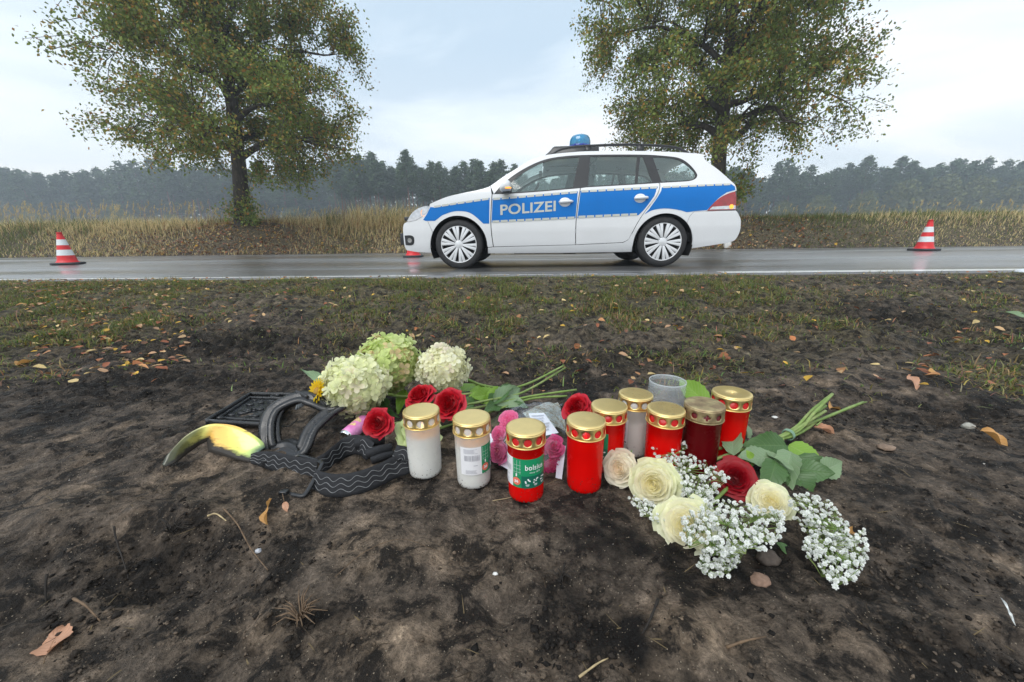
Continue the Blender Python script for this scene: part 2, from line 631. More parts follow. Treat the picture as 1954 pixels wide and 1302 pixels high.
t.links.new(nd.outputs['Fac'], dk1.inputs['Value'])
dkm = N(t, 'ShaderNodeMix', {'B': (.010, .0085, .0075, 1)}, data_type='RGBA')
t.links.new(dk1.outputs[0], dkm.inputs['Factor']); t.links.new(vm.outputs[0], dkm.inputs['A'])
lt1 = N(t, 'ShaderNodeMapRange', {'From Min': .45, 'From Max': .36, 'To Min': 0.0, 'To Max': .7})
t.links.new(nd.outputs['Fac'], lt1.inputs['Value'])
ltv = N(t, 'ShaderNodeVectorMath', operation='SCALE')
ltv.inputs['Scale'].default_value = 2.1
t.links.new(dkm.outputs['Result'], ltv.inputs[0])
ltm = N(t, 'ShaderNodeMix', data_type='RGBA')
t.links.new(lt1.outputs[0], ltm.inputs['Factor']); t.links.new(dkm.outputs['Result'], ltm.inputs['A']); t.links.new(ltv.outputs[0], ltm.inputs['B'])
# scattered pale sand grains and ash specks
gr = N(t, 'ShaderNodeTexVoronoi', {'Scale': 420.0}, feature='F1')
t.links.new(tcn.outputs['Object'], gr.inputs['Vector'])
gs = N(t, 'ShaderNodeSeparateColor')
t.links.new(gr.outputs['Color'], gs.inputs[0])
g1 = N(t, 'ShaderNodeMath', operation='GREATER_THAN'); g1.inputs[1].default_value = .95
t.links.new(gs.outputs[0], g1.inputs[0])
g2 = N(t, 'ShaderNodeMath', operation='LESS_THAN'); g2.inputs[1].default_value = .32
t.links.new(gr.outputs['Distance'], g2.inputs[0])
g3 = N(t, 'ShaderNodeMath', operation='MULTIPLY')
t.links.new(g1.outputs[0], g3.inputs[0]); t.links.new(g2.outputs[0], g3.inputs[1])
gm = N(t, 'ShaderNodeMix', {'B': (.33, .27, .2, 1)}, data_type='RGBA')
t.links.new(g3.outputs[0], gm.inputs['Factor']); t.links.new(ltm.outputs['Result'], gm.inputs['A'])
t.links.new(gm.outputs['Result'], b.inputs['Base Color'])
rr = N(t, 'ShaderNodeMapRange', {'From Min': .35, 'From Max': .65, 'To Min': .48, 'To Max': .92})
t.links.new(nb.outputs['Fac'], rr.inputs['Value'])
t.links.new(rr.outputs[0], b.inputs['Roughness'])
ad = N(t, 'ShaderNodeMath', operation='ADD')
t.links.new(na.outputs['Fac'], ad.inputs[0])
mu = N(t, 'ShaderNodeMath', operation='MULTIPLY'); mu.inputs[1].default_value = 2.2
t.links.new(nb.outputs['Fac'], mu.inputs[0]); t.links.new(mu.outputs[0], ad.inputs[1])
ad2 = N(t, 'ShaderNodeMath', operation='SUBTRACT')
t.links.new(ad.outputs[0], ad2.inputs[0])
mu2 = N(t, 'ShaderNodeMath', operation='MULTIPLY'); mu2.inputs[1].default_value = .5
t.links.new(nc.outputs['Distance'], mu2.inputs[0]); t.links.new(mu2.outputs[0], ad2.inputs[1])
bp = N(t, 'ShaderNodeBump', {'Strength': 1.0, 'Distance': .009})
t.links.new(ad2.outputs[0], bp.inputs['Height'])
t.links.new(bp.outputs[0], b.inputs['Normal'])
b.inputs['Specular IOR Level'].default_value = .22
M_SOIL = mt
ground = mk('ground', V, F, M_SOIL, smooth=True, colors=GC)
tag(ground, kind='structure')

# ------------------------------------------------------------------ road
ROAD_N, ROAD_F = 3.86, 10.95
mt, t, b = nmat('wet_asphalt')
tcn = N(t, 'ShaderNodeTexCoord')
na = N(t, 'ShaderNodeTexNoise', {'Scale': 90.0, 'Detail': 5.0})
mpn = N(t, 'ShaderNodeMapping', {'Scale': (.12, 1.0, 1.0)})
t.links.new(tcn.outputs['Object'], mpn.inputs[0])
nb = N(t, 'ShaderNodeTexNoise', {'Scale': .9, 'Detail': 4.0})
t.links.new(tcn.outputs['Object'], na.inputs['Vector']); t.links.new(mpn.outputs[0], nb.inputs['Vector'])
cr1 = N(t, 'ShaderNodeMapRange', {'From Min': .3, 'From Max': .7, 'To Min': .075, 'To Max': .13})
t.links.new(na.outputs['Fac'], cr1.inputs['Value'])
cc = N(t, 'ShaderNodeCombineColor')
for k in range(3): t.links.new(cr1.outputs[0], cc.inputs[k])
t.links.new(cc.outputs[0], b.inputs['Base Color'])
rr = N(t, 'ShaderNodeMapRange', {'From Min': .38, 'From Max': .62, 'To Min': .30, 'To Max': .50})
t.links.new(nb.outputs['Fac'], rr.inputs['Value'])
t.links.new(rr.outputs[0], b.inputs['Roughness'])
b.inputs['Specular IOR Level'].default_value = .8
b.inputs['Coat Weight'].default_value = .7
cwr = N(t, 'ShaderNodeMapRange', {'From Min': .38, 'From Max': .6, 'To Min': .08, 'To Max': .30})
t.links.new(nb.outputs['Fac'], cwr.inputs['Value'])
t.links.new(cwr.outputs[0], b.inputs['Coat Roughness'])
bp = N(t, 'ShaderNodeBump', {'Strength': .35, 'Distance': .003})
t.links.new(na.outputs['Fac'], bp.inputs['Height']); t.links.new(bp.outputs[0], b.inputs['Normal'])
M_ASPH = mt


def road_z(y):
    # cambered: highest in the middle, wheel tracks slightly sunk
    s = (y - ROAD_N) / (ROAD_F - ROAD_N)
    return 0.0 + .035 * math.sin(PI * s) * 0 - .004 * (math.exp(-((y - 4.9) / .35) ** 2) + math.exp(-((y - 6.4) / .35) ** 2))


def edge_n(x):
    return ROAD_N + .05 * float(fbm(np.array([x]), np.array([0.]), 1.1, 3, 77)[0])


mb = MB()
xs = np.concatenate([np.linspace(-250, -24, 30), np.linspace(-20, 20, 161), np.linspace(24, 250, 30)])
ysr = [None, 4.1, 4.4, 4.7, 4.9, 5.1, 5.5, 5.9, 6.2, 6.4, 6.6, 7.0, 8, 9, 10, 10.7, None]
Vr = []
for x in xs:
    Vr.append((x, edge_n(x), -.07))
    for k, y in enumerate(ysr):
        yy = edge_n(x) + .004 if k == 0 else (ROAD_F + .04 * math.sin(x * 1.7) if k == len(ysr) - 1 else y)
        Vr.append((x, yy, road_z(yy)))
n = len(ysr) + 1
Fr = [(i * n + j, (i + 1) * n + j, (i + 1) * n + j + 1, i * n + j + 1) for i in range(len(xs) - 1) for j in range(n - 1)]
road = mk('road', Vr, Fr, M_ASPH, smooth=True)
tag(road, kind='structure')
M_LINE = simple('road_paint', (.72, .73, .72), rough=.32, var=.25, scale=14, coat=.4, bump=.3, bscale=120)


def paint(x0, x1, yc, w, ragged=0.0):
    nseg = max(2, int((x1 - x0) / .12)) if ragged else max(2, int((x1 - x0) / 1.0))
    Vp = []
    for k in range(nseg + 1):
        x = x0 + (x1 - x0) * k / nseg
        a = w / 2
        j1 = ragged * random.uniform(-1, .3); j2 = ragged * random.uniform(-.5, .5)
        for y in (yc - a + j1 * .5, yc + a + j2 * .5):
            Vp.append((x, y, road_z(y) + .004))
    Fp = [(2 * k, 2 * k + 2, 2 * k + 3, 2 * k + 1) for k in range(nseg)]
    return mk('edge_line', Vp, Fp, M_LINE, road, smooth=True)


paint(-240, -6.0, 4.03, .12)
paint(-6.0, -1.05, 3.99, .10, .02)
for x0, x1, w in ((-.75, -.2, .05), (-.1, .25, .035), (.32, .7, .05), (.85, 1.1, .03), (1.3, 1.75, .045)):
    paint(x0, x1, 4.0, w, .03)
paint(1.95, 240, 4.06, .19, .0)
paint(-240, 240, 10.78, .14)
for k in range(-12, 14):
    o = paint(k * 9.0 + 2.3, k * 9.0 + 6.6, 9.62, .07)
    o.name = 'lane_line'

# ------------------------------------------------------------------ grass
def blades(P, h, w, lean, az, curl, col, tipcol=None):
    """N bent grass blades: five points each"""
    n = len(P)
    dirx, diry = np.cos(az), np.sin(az)
    sx, sy = -diry, dirx
    o = np.stack([dirx, diry, np.zeros(n)], 1); s = np.stack([sx, sy, np.zeros(n)], 1)
    up = np.array([0, 0, 1.])
    l1 = lean; l2 = lean + curl
    mid = P + o * (np.sin(l1) * h * .5)[:, None] + up * (np.cos(l1) * h * .5)[:, None]
    tip = mid + o * (np.sin(l2) * h * .5)[:, None] + up * (np.cos(l2) * h * .5)[:, None]
    hw = (w / 2)[:, None]
    V = np.stack([P - s * hw, P + s * hw, mid + s * hw * .8, mid - s * hw * .8, tip], 1).reshape(-1, 3)
    b0 = np.arange(n) * 5
    F = np.concatenate([np.stack([b0, b0 + 1, b0 + 2], 1), np.stack([b0, b0 + 2, b0 + 3], 1), np.stack([b0 + 3, b0 + 2, b0 + 4], 1)])
    tc_ = col if tipcol is None else tipcol
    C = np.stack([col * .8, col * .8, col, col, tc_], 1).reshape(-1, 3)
    return V, F, C


NB = 400000
yy = .95 + (3.88 - .95) * rng.random(NB) ** .8
xx = (rng.random(NB) * 2 - 1) * (yy * 1.72 + .4)
den = grass_density(xx, yy) * (0.06 + 1.6 * sstep(-.25, .45, fbm(xx, yy, .20, 3, 61) + .6 * fbm(xx, yy, .6, 2, 63)))
keep = rng.random(NB) < den * .8
xx, yy, den = xx[keep], yy[keep], den[keep]
n = len(xx)
P = np.stack([xx, yy, ground_z(xx, yy) - .004], 1)
dry = np.clip(.38 + .5 * fbm(xx, yy, .35, 2, 71) + .3 * (rng.random(n) - .5) - .2 * (den - .5), 0, 1)
isd = rng.random(n) < dry
green = np.stack([.10 + .10 * rng.random(n), .125 + .095 * rng.random(n), .032 + .04 * rng.random(n)], 1)
straw = np.stack([.20 + .2 * rng.random(n), .155 + .15 * rng.random(n), .075 + .07 * rng.random(n)], 1)
col = np.where(isd[:, None], straw, green) * (.7 + .6 * rng.random(n))[:, None]
h = (.022 + .034 * rng.random(n)) * np.where(isd, 1.25, 1.) * (.6 + .6 * np.clip(den, 0, 1)) * (1 - .5 * sstep(3.35, 3.75, yy))
flat = rng.random(n) < (.45 + .3 * isd)
lean = np.where(flat, 1.1 + .4 * rng.random(n), .25 + .6 * rng.random(n))
az = rng.random(n) * 2 * PI
w = .0026 + .0020 * rng.random(n)
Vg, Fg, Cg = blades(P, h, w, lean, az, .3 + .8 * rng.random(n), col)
NE = 9000
xe = rng.uniform(-7, 7, NE); ye = 3.70 + .24 * rng.random(NE)
ke = rng.random(NE) < sstep(-.05, .35, fbm(xe, ye, .35, 2, 67)) * np.where(xe > 1.9, .45, 1.0)
xe, ye = xe[ke], ye[ke]; ne = len(xe)
qe = rng.random(ne)
ce = np.where((qe < .5)[:, None], np.stack([.12 + .1 * qe, .14 + .09 * qe, .04 + .03 * qe], 1), np.stack([.30 + .12 * qe, .24 + .1 * qe, .12 + .05 * qe], 1))
Ve, Fe, Ce = blades(np.stack([xe, ye, ground_z(xe, ye) - .004], 1), .03 + .045 * rng.random(ne), .003 + .002 * rng.random(ne), .2 + .9 * rng.random(ne), rng.random(ne) * 2 * PI, .3 + .8 * rng.random(ne), ce)
Fg = np.concatenate([Fg, Fe + len(Vg)]); Vg = np.concatenate([Vg, Ve]); Cg = np.concatenate([Cg, Ce])
M_GRASS = simple('grass_blades', (.1, .12, .04), rough=.6, var=.1, scale=8, attr=True, translucent=.4, spec=.15)
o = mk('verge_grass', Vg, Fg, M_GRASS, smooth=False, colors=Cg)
tag(o, 'short trampled green and straw grass on the near road verge', 'grass', kind='stuff')

# dead straw and fine rootlets lying on the burnt earth
NS = 6000
yy = .24 + 1.9 * rng.random(NS) ** 1.3
xx = (rng.random(NS) * 2 - 1) * (yy * 1.4 + .1)
dn = sstep(-.15, .5, fbm(xx, yy, .2, 3, 81)) * .8 + .06 + .5 * blob(xx, yy, 1420, 700, .25, .2) + .5 * blob(xx, yy, 1880, 700, .4, .2)
keep = rng.random(NS) < dn * (.35 + .65 * sstep(.6, 1.0, yy))
xx, yy = xx[keep], yy[keep]; n = len(xx)
P = np.stack([xx, yy, ground_z(xx, yy) + .0025], 1)
br = rng.random(n)
col = np.where((br < .38)[:, None], np.stack([.20 + .14 * br, .15 + .12 * br, .085 + .06 * br], 1), np.stack([.05 + .04 * br, .038 + .03 * br, .028 + .02 * br], 1))
h = .006 + .024 * rng.random(n) ** 2 + .012 * sstep(1.0, 1.4, yy)
Vg, Fg, Cg = blades(P, h, .0007 + .0009 * rng.random(n) + .0008 * sstep(.9, 1.3, yy), 1.35 + .2 * rng.random(n), rng.random(n) * 2 * PI, -.1 + .35 * rng.random(n), col)
o = mk('dead_straw', Vg, Fg, M_GRASS, smooth=False, colors=Cg)
tag(o, 'dead straw and rootlets strewn over the burnt soil', 'straw', kind='stuff')

# ------------------------------------------------------------------ crumbs of soil
octV = np.array([(1, 0, 0), (-1, 0, 0), (0, 1, 0), (0, -1, 0), (0, 0, 1), (0, 0, -1)], float)
icoV = []
ph = (1 + 5 ** .5) / 2
for a in (-1, 1):
    for c in (-ph, ph):
        icoV += [(0, a, c), (a, c, 0), (c, 0, a)]
icoV = np.array(icoV, float); icoV /= np.linalg.norm(icoV, axis=1)[:, None]
_bm = bmesh.new()
for v in icoV: _bm.verts.new(v)
bmesh.ops.convex_hull(_bm, input=_bm.verts)
_bm.verts.ensure_lookup_table(); _bm.verts.index_update()
icoF = np.array([[v.index for v in f.verts] for f in _bm.faces])
icoV = np.array([v.co[:] for v in _bm.verts])
_bm.free()


def lumps(P, r, col, sq=.7):
    n = len(P)
    k = len(icoV)
    jit = 1 + 1.1 * (rng.random((n, k, 1)) - .5)
    a = rng.random(n) * 2 * PI
    ca, sa = np.cos(a), np.sin(a)
    B = icoV[None] * jit
    sc = np.stack([.7 + .6 * rng.random(n), .7 + .6 * rng.random(n), sq * (.6 + .6 * rng.random(n))], 1)
    B = B * sc[:, None, :] * r[:, None, None]
    X = B[..., 0] * ca[:, None] - B[..., 1] * sa[:, None]
    Y = B[..., 0] * sa[:, None] + B[..., 1] * ca[:, None]
    V = np.stack([X, Y, B[..., 2]], -1) + P[:, None, :]
    F = (icoF[None] + (np.arange(n) * k)[:, None, None]).reshape(-1, 3)
    C = np.repeat(col, k, 0)
    return V.reshape(-1, 3), F, C


NC = 20000
yy = .24 + 1.9 * rng.random(NC) ** 1.7
xx = (rng.random(NC) * 2 - 1) * (yy * 1.35 + .12)
dn = .12 + .9 * sstep(-.05, .55, fbm(xx, yy, .13, 3, 91))
for px, py, a, rx, ry in CTRL_CHAR:
    dn = dn + .8 * a * blob(xx, yy, px, py, rx, ry)
dn = dn * (1 - .95 * np.exp(-(((xx - .1) / .5) ** 2 + ((yy - .60) / .13) ** 2)))
keep = rng.random(NC) < dn
xx, yy = xx[keep], yy[keep]; n = len(xx)
r = .0007 + .0026 * rng.random(n) ** 4 + .0025 * sstep(.9, 1.6, yy) * rng.random(n)
P = np.stack([xx, yy, ground_z(xx, yy) + r * .2], 1)
col = soil_color(xx, yy) * (.35 + .6 * rng.random(n))[:, None]
wh = rng.random(n) < .006
col[wh] = np.array([.42, .4, .37]); r[wh] *= .6
Vc, Fc, Cc = lumps(P, r, col)
M_CRUMB = simple('soil_crumbs', (.1, .1, .1), rough=.85, spec=.2, var=.35, scale=300, attr=True, bump=.6, bscale=500)
NK = 90000
yy = .24 + 1.5 * rng.random(NK) ** 1.6
xx = (rng.random(NK) * 2 - 1) * (yy * 1.35 + .12)
dk_ = .035 * sstep(.1, .5, fbm(xx, yy, .1, 3, 95))
for px, py, a, rx, ry in CTRL_CHAR:
    dk_ = np.maximum(dk_, .62 * a * blob(xx, yy, px, py, rx * 1.05, ry * 1.05) * sstep(-.35, .35, fbm(xx, yy, .06, 2, 97)))
dk_ = dk_ * (1 - .97 * np.exp(-(((xx - .1) / .5) ** 2 + ((yy - .60) / .13) ** 2)))
keep = rng.random(NK) < dk_
xx, yy = xx[keep], yy[keep]; n = len(xx)
r = .0010 + .0036 * rng.random(n) ** 3
P = np.stack([xx, yy, ground_z(xx, yy) + r * .35], 1)
icoV_, icoF_ = icoV, icoF
icoV = octV; icoF = np.array([(0, 2, 4), (2, 1, 4), (1, 3, 4), (3, 0, 4), (2, 0, 5), (1, 2, 5), (3, 1, 5), (0, 3, 5)])
q = rng.random(n)
Vk, Fk, Ck = lumps(P, r, np.stack([.012 + .035 * q ** 3, .0105 + .027 * q ** 3, .0095 + .02 * q ** 3], 1))
icoV, icoF = icoV_, icoF_
Fc = np.concatenate([Fc, Fk + len(Vc)]); Vc = np.concatenate([Vc, Vk]); Cc = np.concatenate([Cc, Ck])
o = mk('soil_crumbs', Vc, Fc, M_CRUMB, smooth=False, colors=Cc)
tag(o, 'crumbs of burnt earth, charcoal and ash on the soil', 'soil', kind='stuff')

# ------------------------------------------------------------------ leaf litter
lv = np.array([(0, -.5, 0), (.26, -.25, .05), (.30, .08, .07), (.14, .36, .04), (0, .55, -.02), (-.14, .36, .04), (-.30, .08, .07), (-.26, -.25, .05), (0, -.05, 0.0)])
lf = np.array([(0, 1, 8), (1, 2, 8), (2, 3, 8), (3, 4, 8), (4, 5, 8), (5, 6, 8), (6, 7, 8), (7, 0, 8)])


def leaf_cards(P, s, col, tilt=.5):
    n = len(P); k = len(lv)
    a = rng.random(n) * 2 * PI
    B = lv[None] * s[:, None, None] * np.stack([.8 + .5 * rng.random(n), np.ones(n), .6 + 2.2 * rng.random(n)], 1)[:, None, :]
    tx = (rng.random(n) - .5) * 2 * tilt; ty = (rng.random(n) - .5) * 2 * tilt
    X, Y, Z = B[..., 0], B[..., 1], B[..., 2]
    Z = Z + X * tx[:, None] + Y * ty[:, None]
    ca, sa = np.cos(a)[:, None], np.sin(a)[:, None]
    V = np.stack([X * ca - Y * sa, X * sa + Y * ca, Z], -1) + P[:, None, :]
    F = (lf[None] + (np.arange(n) * k)[:, None, None]).reshape(-1, 3)
    return V.reshape(-1, 3), F, np.repeat(col, k, 0)


LEAFC = np.array([(.38, .14, .05), (.45, .22, .09), (.5, .32, .16), (.3, .1, .045), (.55, .33, .04), (.42, .25, .14), (.22, .1, .055), (.6, .45, .2)])
NL = 4200
yy = 1.05 + 2.75 * rng.random(NL) ** .9
xx = (rng.random(NL) * 2 - 1) * (yy * 1.42)
u = xx / yy
dn = .22 + .5 * sstep(.0, .5, fbm(xx, yy, .3, 2, 101)) + .75 * np.exp(-((u + 1.25) / .35) ** 2) * sstep(1.0, 1.4, yy)
dn *= 1 + .8 * np.exp(-((u + 1.2) / .35) ** 2)
dn *= np.where((u > -.95) & (u < -.35) & (yy < 2.0), .25, 1.)
keep = rng.random(NL) < dn * .62
xx, yy = xx[keep], yy[keep]; n = len(xx)
s = .016 + .020 * rng.random(n)
P = np.stack([xx, yy, ground_z(xx, yy) + .010 + .012 * np.clip(grass_density(xx, yy), 0, 1)], 1)
col = LEAFC[rng.integers(0, len(LEAFC), n)] * (.6 + .6 * rng.random(n))[:, None]
Vl, Fl, Cl = leaf_cards(P, s, col, .45)
M_LITTER = simple('dry_leaf', (.4, .2, .1), rough=.6, var=.2, scale=60, attr=True, translucent=.15)
o = mk('leaf_litter', Vl, Fl, M_LITTER, smooth=True, colors=Cl)
tag(o, 'small brown, orange and yellow fallen leaves scattered over the verge', 'leaf litter', kind='stuff')

# ------------------------------------------------------------------ bank beyond the road
NBK = 118000
xx = (rng.random(NBK) * 2 - 1) * 27
yy = 10.98 + 4.6 * rng.random(NBK) ** 1.15
bn = fbm(xx, yy, 1.4, 3, 111); bm_ = fbm(xx, yy, .4, 2, 113)
under_l = np.exp(-(((xx + 8.6) / 2.0) ** 2 + ((yy - 12.0) / 1.0) ** 2)); under_r = np.exp(-(((xx - 4.6) / 2.3) ** 2 + ((yy - 11.9) / .9) ** 2))
under = np.maximum(under_l, under_r)
keep = rng.random(NBK) < np.clip(.85 + .6 * bm_ - .75 * under, .08, 1)
xx, yy, bn, bm_, under = xx[keep], yy[keep], bn[keep], bm_[keep], under[keep]
n = len(xx)
P = np.stack([xx, yy, ground_z(xx, yy) - .01], 1)
greenness = np.clip(.13 + .7 * sstep(.1, .5, bn) + .75 * np.exp(-(((xx - 8.2) / 1.7) ** 2)) * (1 - .4 * sstep(12.6, 13.4, yy)) + .5 * np.exp(-(((xx + 16.5) / 1.5) ** 2)) + .35 * np.exp(-(((xx + 5.6) / .5) ** 2)) * (yy < 12)
                    + .32 * sstep(4, 8, xx), 0, .92)
isg = rng.random(n) < greenness
q = rng.random(n)
straw = np.stack([.54 + .24 * q, .43 + .20 * q, .22 + .12 * q], 1)
green = np.stack([.10 + .10 * q, .13 + .10 * q, .035 + .04 * q], 1)
rust = np.stack([.28 + .14 * q, .165 + .08 * q, .075 + .04 * q], 1)
col = np.where(isg[:, None], green, straw)
isr = rng.random(n) < .55 * under + .06
col = np.where(isr[:, None], rust, col) * (.65 + .6 * rng.random(n))[:, None]
top = sstep(11.5, 12.6, yy)
tall = (.10 + .17 * rng.random(n)) * (1 + 1.1 * top + .5 * sstep(.0, .5, bm_)) * (1 - .6 * under)
tall *= (1 + .75 * np.exp(-(((xx + 5.2) / 2.0) ** 2)) * (yy > 11.7) - .42 * sstep(3, 7, xx)) * (.62 + .38 * top)
az = rng.normal(0.4, 1.3, n)
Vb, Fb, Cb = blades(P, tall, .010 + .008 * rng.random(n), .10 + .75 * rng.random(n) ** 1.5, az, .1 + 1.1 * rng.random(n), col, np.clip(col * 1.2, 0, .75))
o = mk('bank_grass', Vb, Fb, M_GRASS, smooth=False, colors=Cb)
tag(o, 'dry golden and green grass covering the bank beyond the road', 'grass', kind='stuff')

NL = 3000
xx = np.where(rng.random(NL) < .55, rng.normal(-8.6, 2.6, NL), rng.normal(4.8, 2.8, NL)); yy = 11.0 + 1.8 * rng.random(NL)
P = np.stack([xx, yy, ground_z(xx, yy) + .02 + .05 * rng.random(NL)], 1)
col = LEAFC[rng.integers(0, len(LEAFC), NL)] * (.45 + .6 * rng.random(NL))[:, None]
Vl, Fl, Cl = leaf_cards(P, .05 + .035 * rng.random(NL), col, .9)
o = mk('bank_litter', Vl, Fl, M_LITTER, smooth=True, colors=Cl)
tag(o, 'rust brown leaves fallen on the bank below the two trees', 'leaf litter', kind='stuff')

# feathery reed grass on the crest of the bank
NR = 520
xx = np.concatenate([rng.uniform(-20.5, -8.5, 330), rng.uniform(-8, -3, 90), rng.uniform(5.5, 17, 100)])
yy = rng.uniform(12.6, 14.2, NR)
hh = np.where(xx < -10.5, rng.uniform(.5, .95, NR), np.where(xx < -3, rng.uniform(.4, .62, NR), rng.uniform(.3, .5, NR)))
P = np.stack([xx, yy, ground_z(xx, yy)], 1)
azr = rng.normal(.1, .5, NR)
q = rng.random(NR)
col = np.stack([.44 + .16 * q, .35 + .13 * q, .18 + .07 * q], 1)
V1, F1, C1 = blades(P, hh, np.full(NR, .008), .06 + .12 * q, azr, .12 + .15 * q, col)
tips = V1.reshape(-1, 5, 3)[:, 4]; mids = (V1.reshape(-1, 5, 3)[:, 2] + V1.reshape(-1, 5, 3)[:, 3]) / 2
allV, allF, allC = [V1], [F1], [C1]
off = len(V1)
for k in range(9):
    f = rng.random(NR) * .42
    pb = tips + (mids - tips) * f[:, None]
    V2, F2, C2 = blades(pb, .05 + .09 * rng.random(NR), np.full(NR, .012), .3 + .5 * rng.random(NR), azr + rng.normal(0, .9, NR), .6 * rng.random(NR), np.clip(col * 1.2, 0, .7))
    allV.append(V2); allF.append(F2 + off); allC.append(C2); off += len(V2)
o = mk('reed_grass', np.concatenate(allV), np.concatenate(allF), M_GRASS, smooth=False, colors=np.concatenate(allC))
tag(o, 'pale feathery reed grass on the crest of the bank', 'grass', kind='stuff')
# ================================================================== the two roadside trees
def bark_mat(name, c1, c2):
    mt, t, b = nmat(name)
    tcn = N(t, 'ShaderNodeTexCoord')
    mpn = N(t, 'ShaderNodeMapping', {'Scale': (1, 1, .22)})
    nz = N(t, 'ShaderNodeTexNoise', {'Scale': 22.0, 'Detail': 6.0, 'Roughness': .65})
    t.links.new(tcn.outputs['Object'], mpn.inputs[0]); t.links.new(mpn.outputs[0], nz.inputs['Vector'])
    rp = N(t, 'ShaderNodeValToRGB')
    rp.color_ramp.elements[0].color = (*c1, 1); rp.color_ramp.elements[0].position = .35
    rp.color_ramp.elements[1].color = (*c2, 1); rp.color_ramp.elements[1].position = .68
    t.links.new(nz.outputs['Fac'], rp.inputs[0]); t.links.new(rp.outputs[0], b.inputs['Base Color'])
    b.inputs['Roughness'].default_value = .9
    bp = N(t, 'ShaderNodeBump', {'Strength': .8, 'Distance': .02})
    t.links.new(nz.outputs['Fac'], bp.inputs['Height']); t.links.new(bp.outputs[0], b.inputs['Normal'])
    return mt


M_BARK = bark_mat('tree_bark', (.022, .018, .014), (.085, .068, .050))
M_LEAF = simple('autumn_foliage', (.08, .09, .03), rough=.55, var=.15, scale=3, attr=True, translucent=.3, spec=.15)


def leaf_quads(P, s, nrm_up, col, asp=.62):
    n = len(P)
    d = rng.normal(size=(n, 3)); d[:, 2] -= .35
    d /= np.linalg.norm(d, axis=1)[:, None]
    u = rng.normal(size=(n, 3)); u[:, 2] += nrm_up
    sdd = np.cross(d, u); sdd /= np.linalg.norm(sdd, axis=1)[:, None] + 1e-9
    nn = np.cross(sdd, d)
    hs = s[:, None]
    V = np.stack([P, P + d * hs * .5 + sdd * hs * asp * .5 + nn * hs * .08, P + d * hs, P + d * hs * .5 - sdd * hs * asp * .5 + nn * hs * .08], 1).reshape(-1, 3)
    b0 = np.arange(n) * 4
    F = np.concatenate([np.stack([b0, b0 + 1, b0 + 2], 1), np.stack([b0, b0 + 2, b0 + 3], 1)])
    return V, F, np.repeat(col, 4, 0)


def vnoise3(P, wl, seed):
    return (vnoise(P[:, 0] / wl, P[:, 1] / wl + P[:, 2] / wl * .7, seed) + vnoise(P[:, 1] / wl + 31.7, P[:, 2] / wl, seed + 5) + vnoise(P[:, 2] / wl - 11, P[:, 0] / wl + 7.3, seed + 9)) / 1.6


def leaf_colors(n, P, seed, warm):
    q = rng.random(n); k = rng.random(n)
    patch = np.clip(.5 + .9 * vnoise3(P, 1.3, seed), 0, 1)
    g = np.stack([.125 + .11 * q, .175 + .12 * q, .04 + .034 * q], 1)
    o_ = np.stack([.26 + .16 * q, .21 + .10 * q, .045 + .035 * q], 1)
    r_ = np.stack([.28 + .18 * q, .15 + .08 * q, .035 + .025 * q], 1)
    c = g.copy()
    m1 = k < warm * (.45 + 1.0 * patch)
    c[m1] = o_[m1]
    m2 = k < warm * .22
    c[m2] = r_[m2]
    return c * (.75 + .5 * rng.random(n))[:, None]


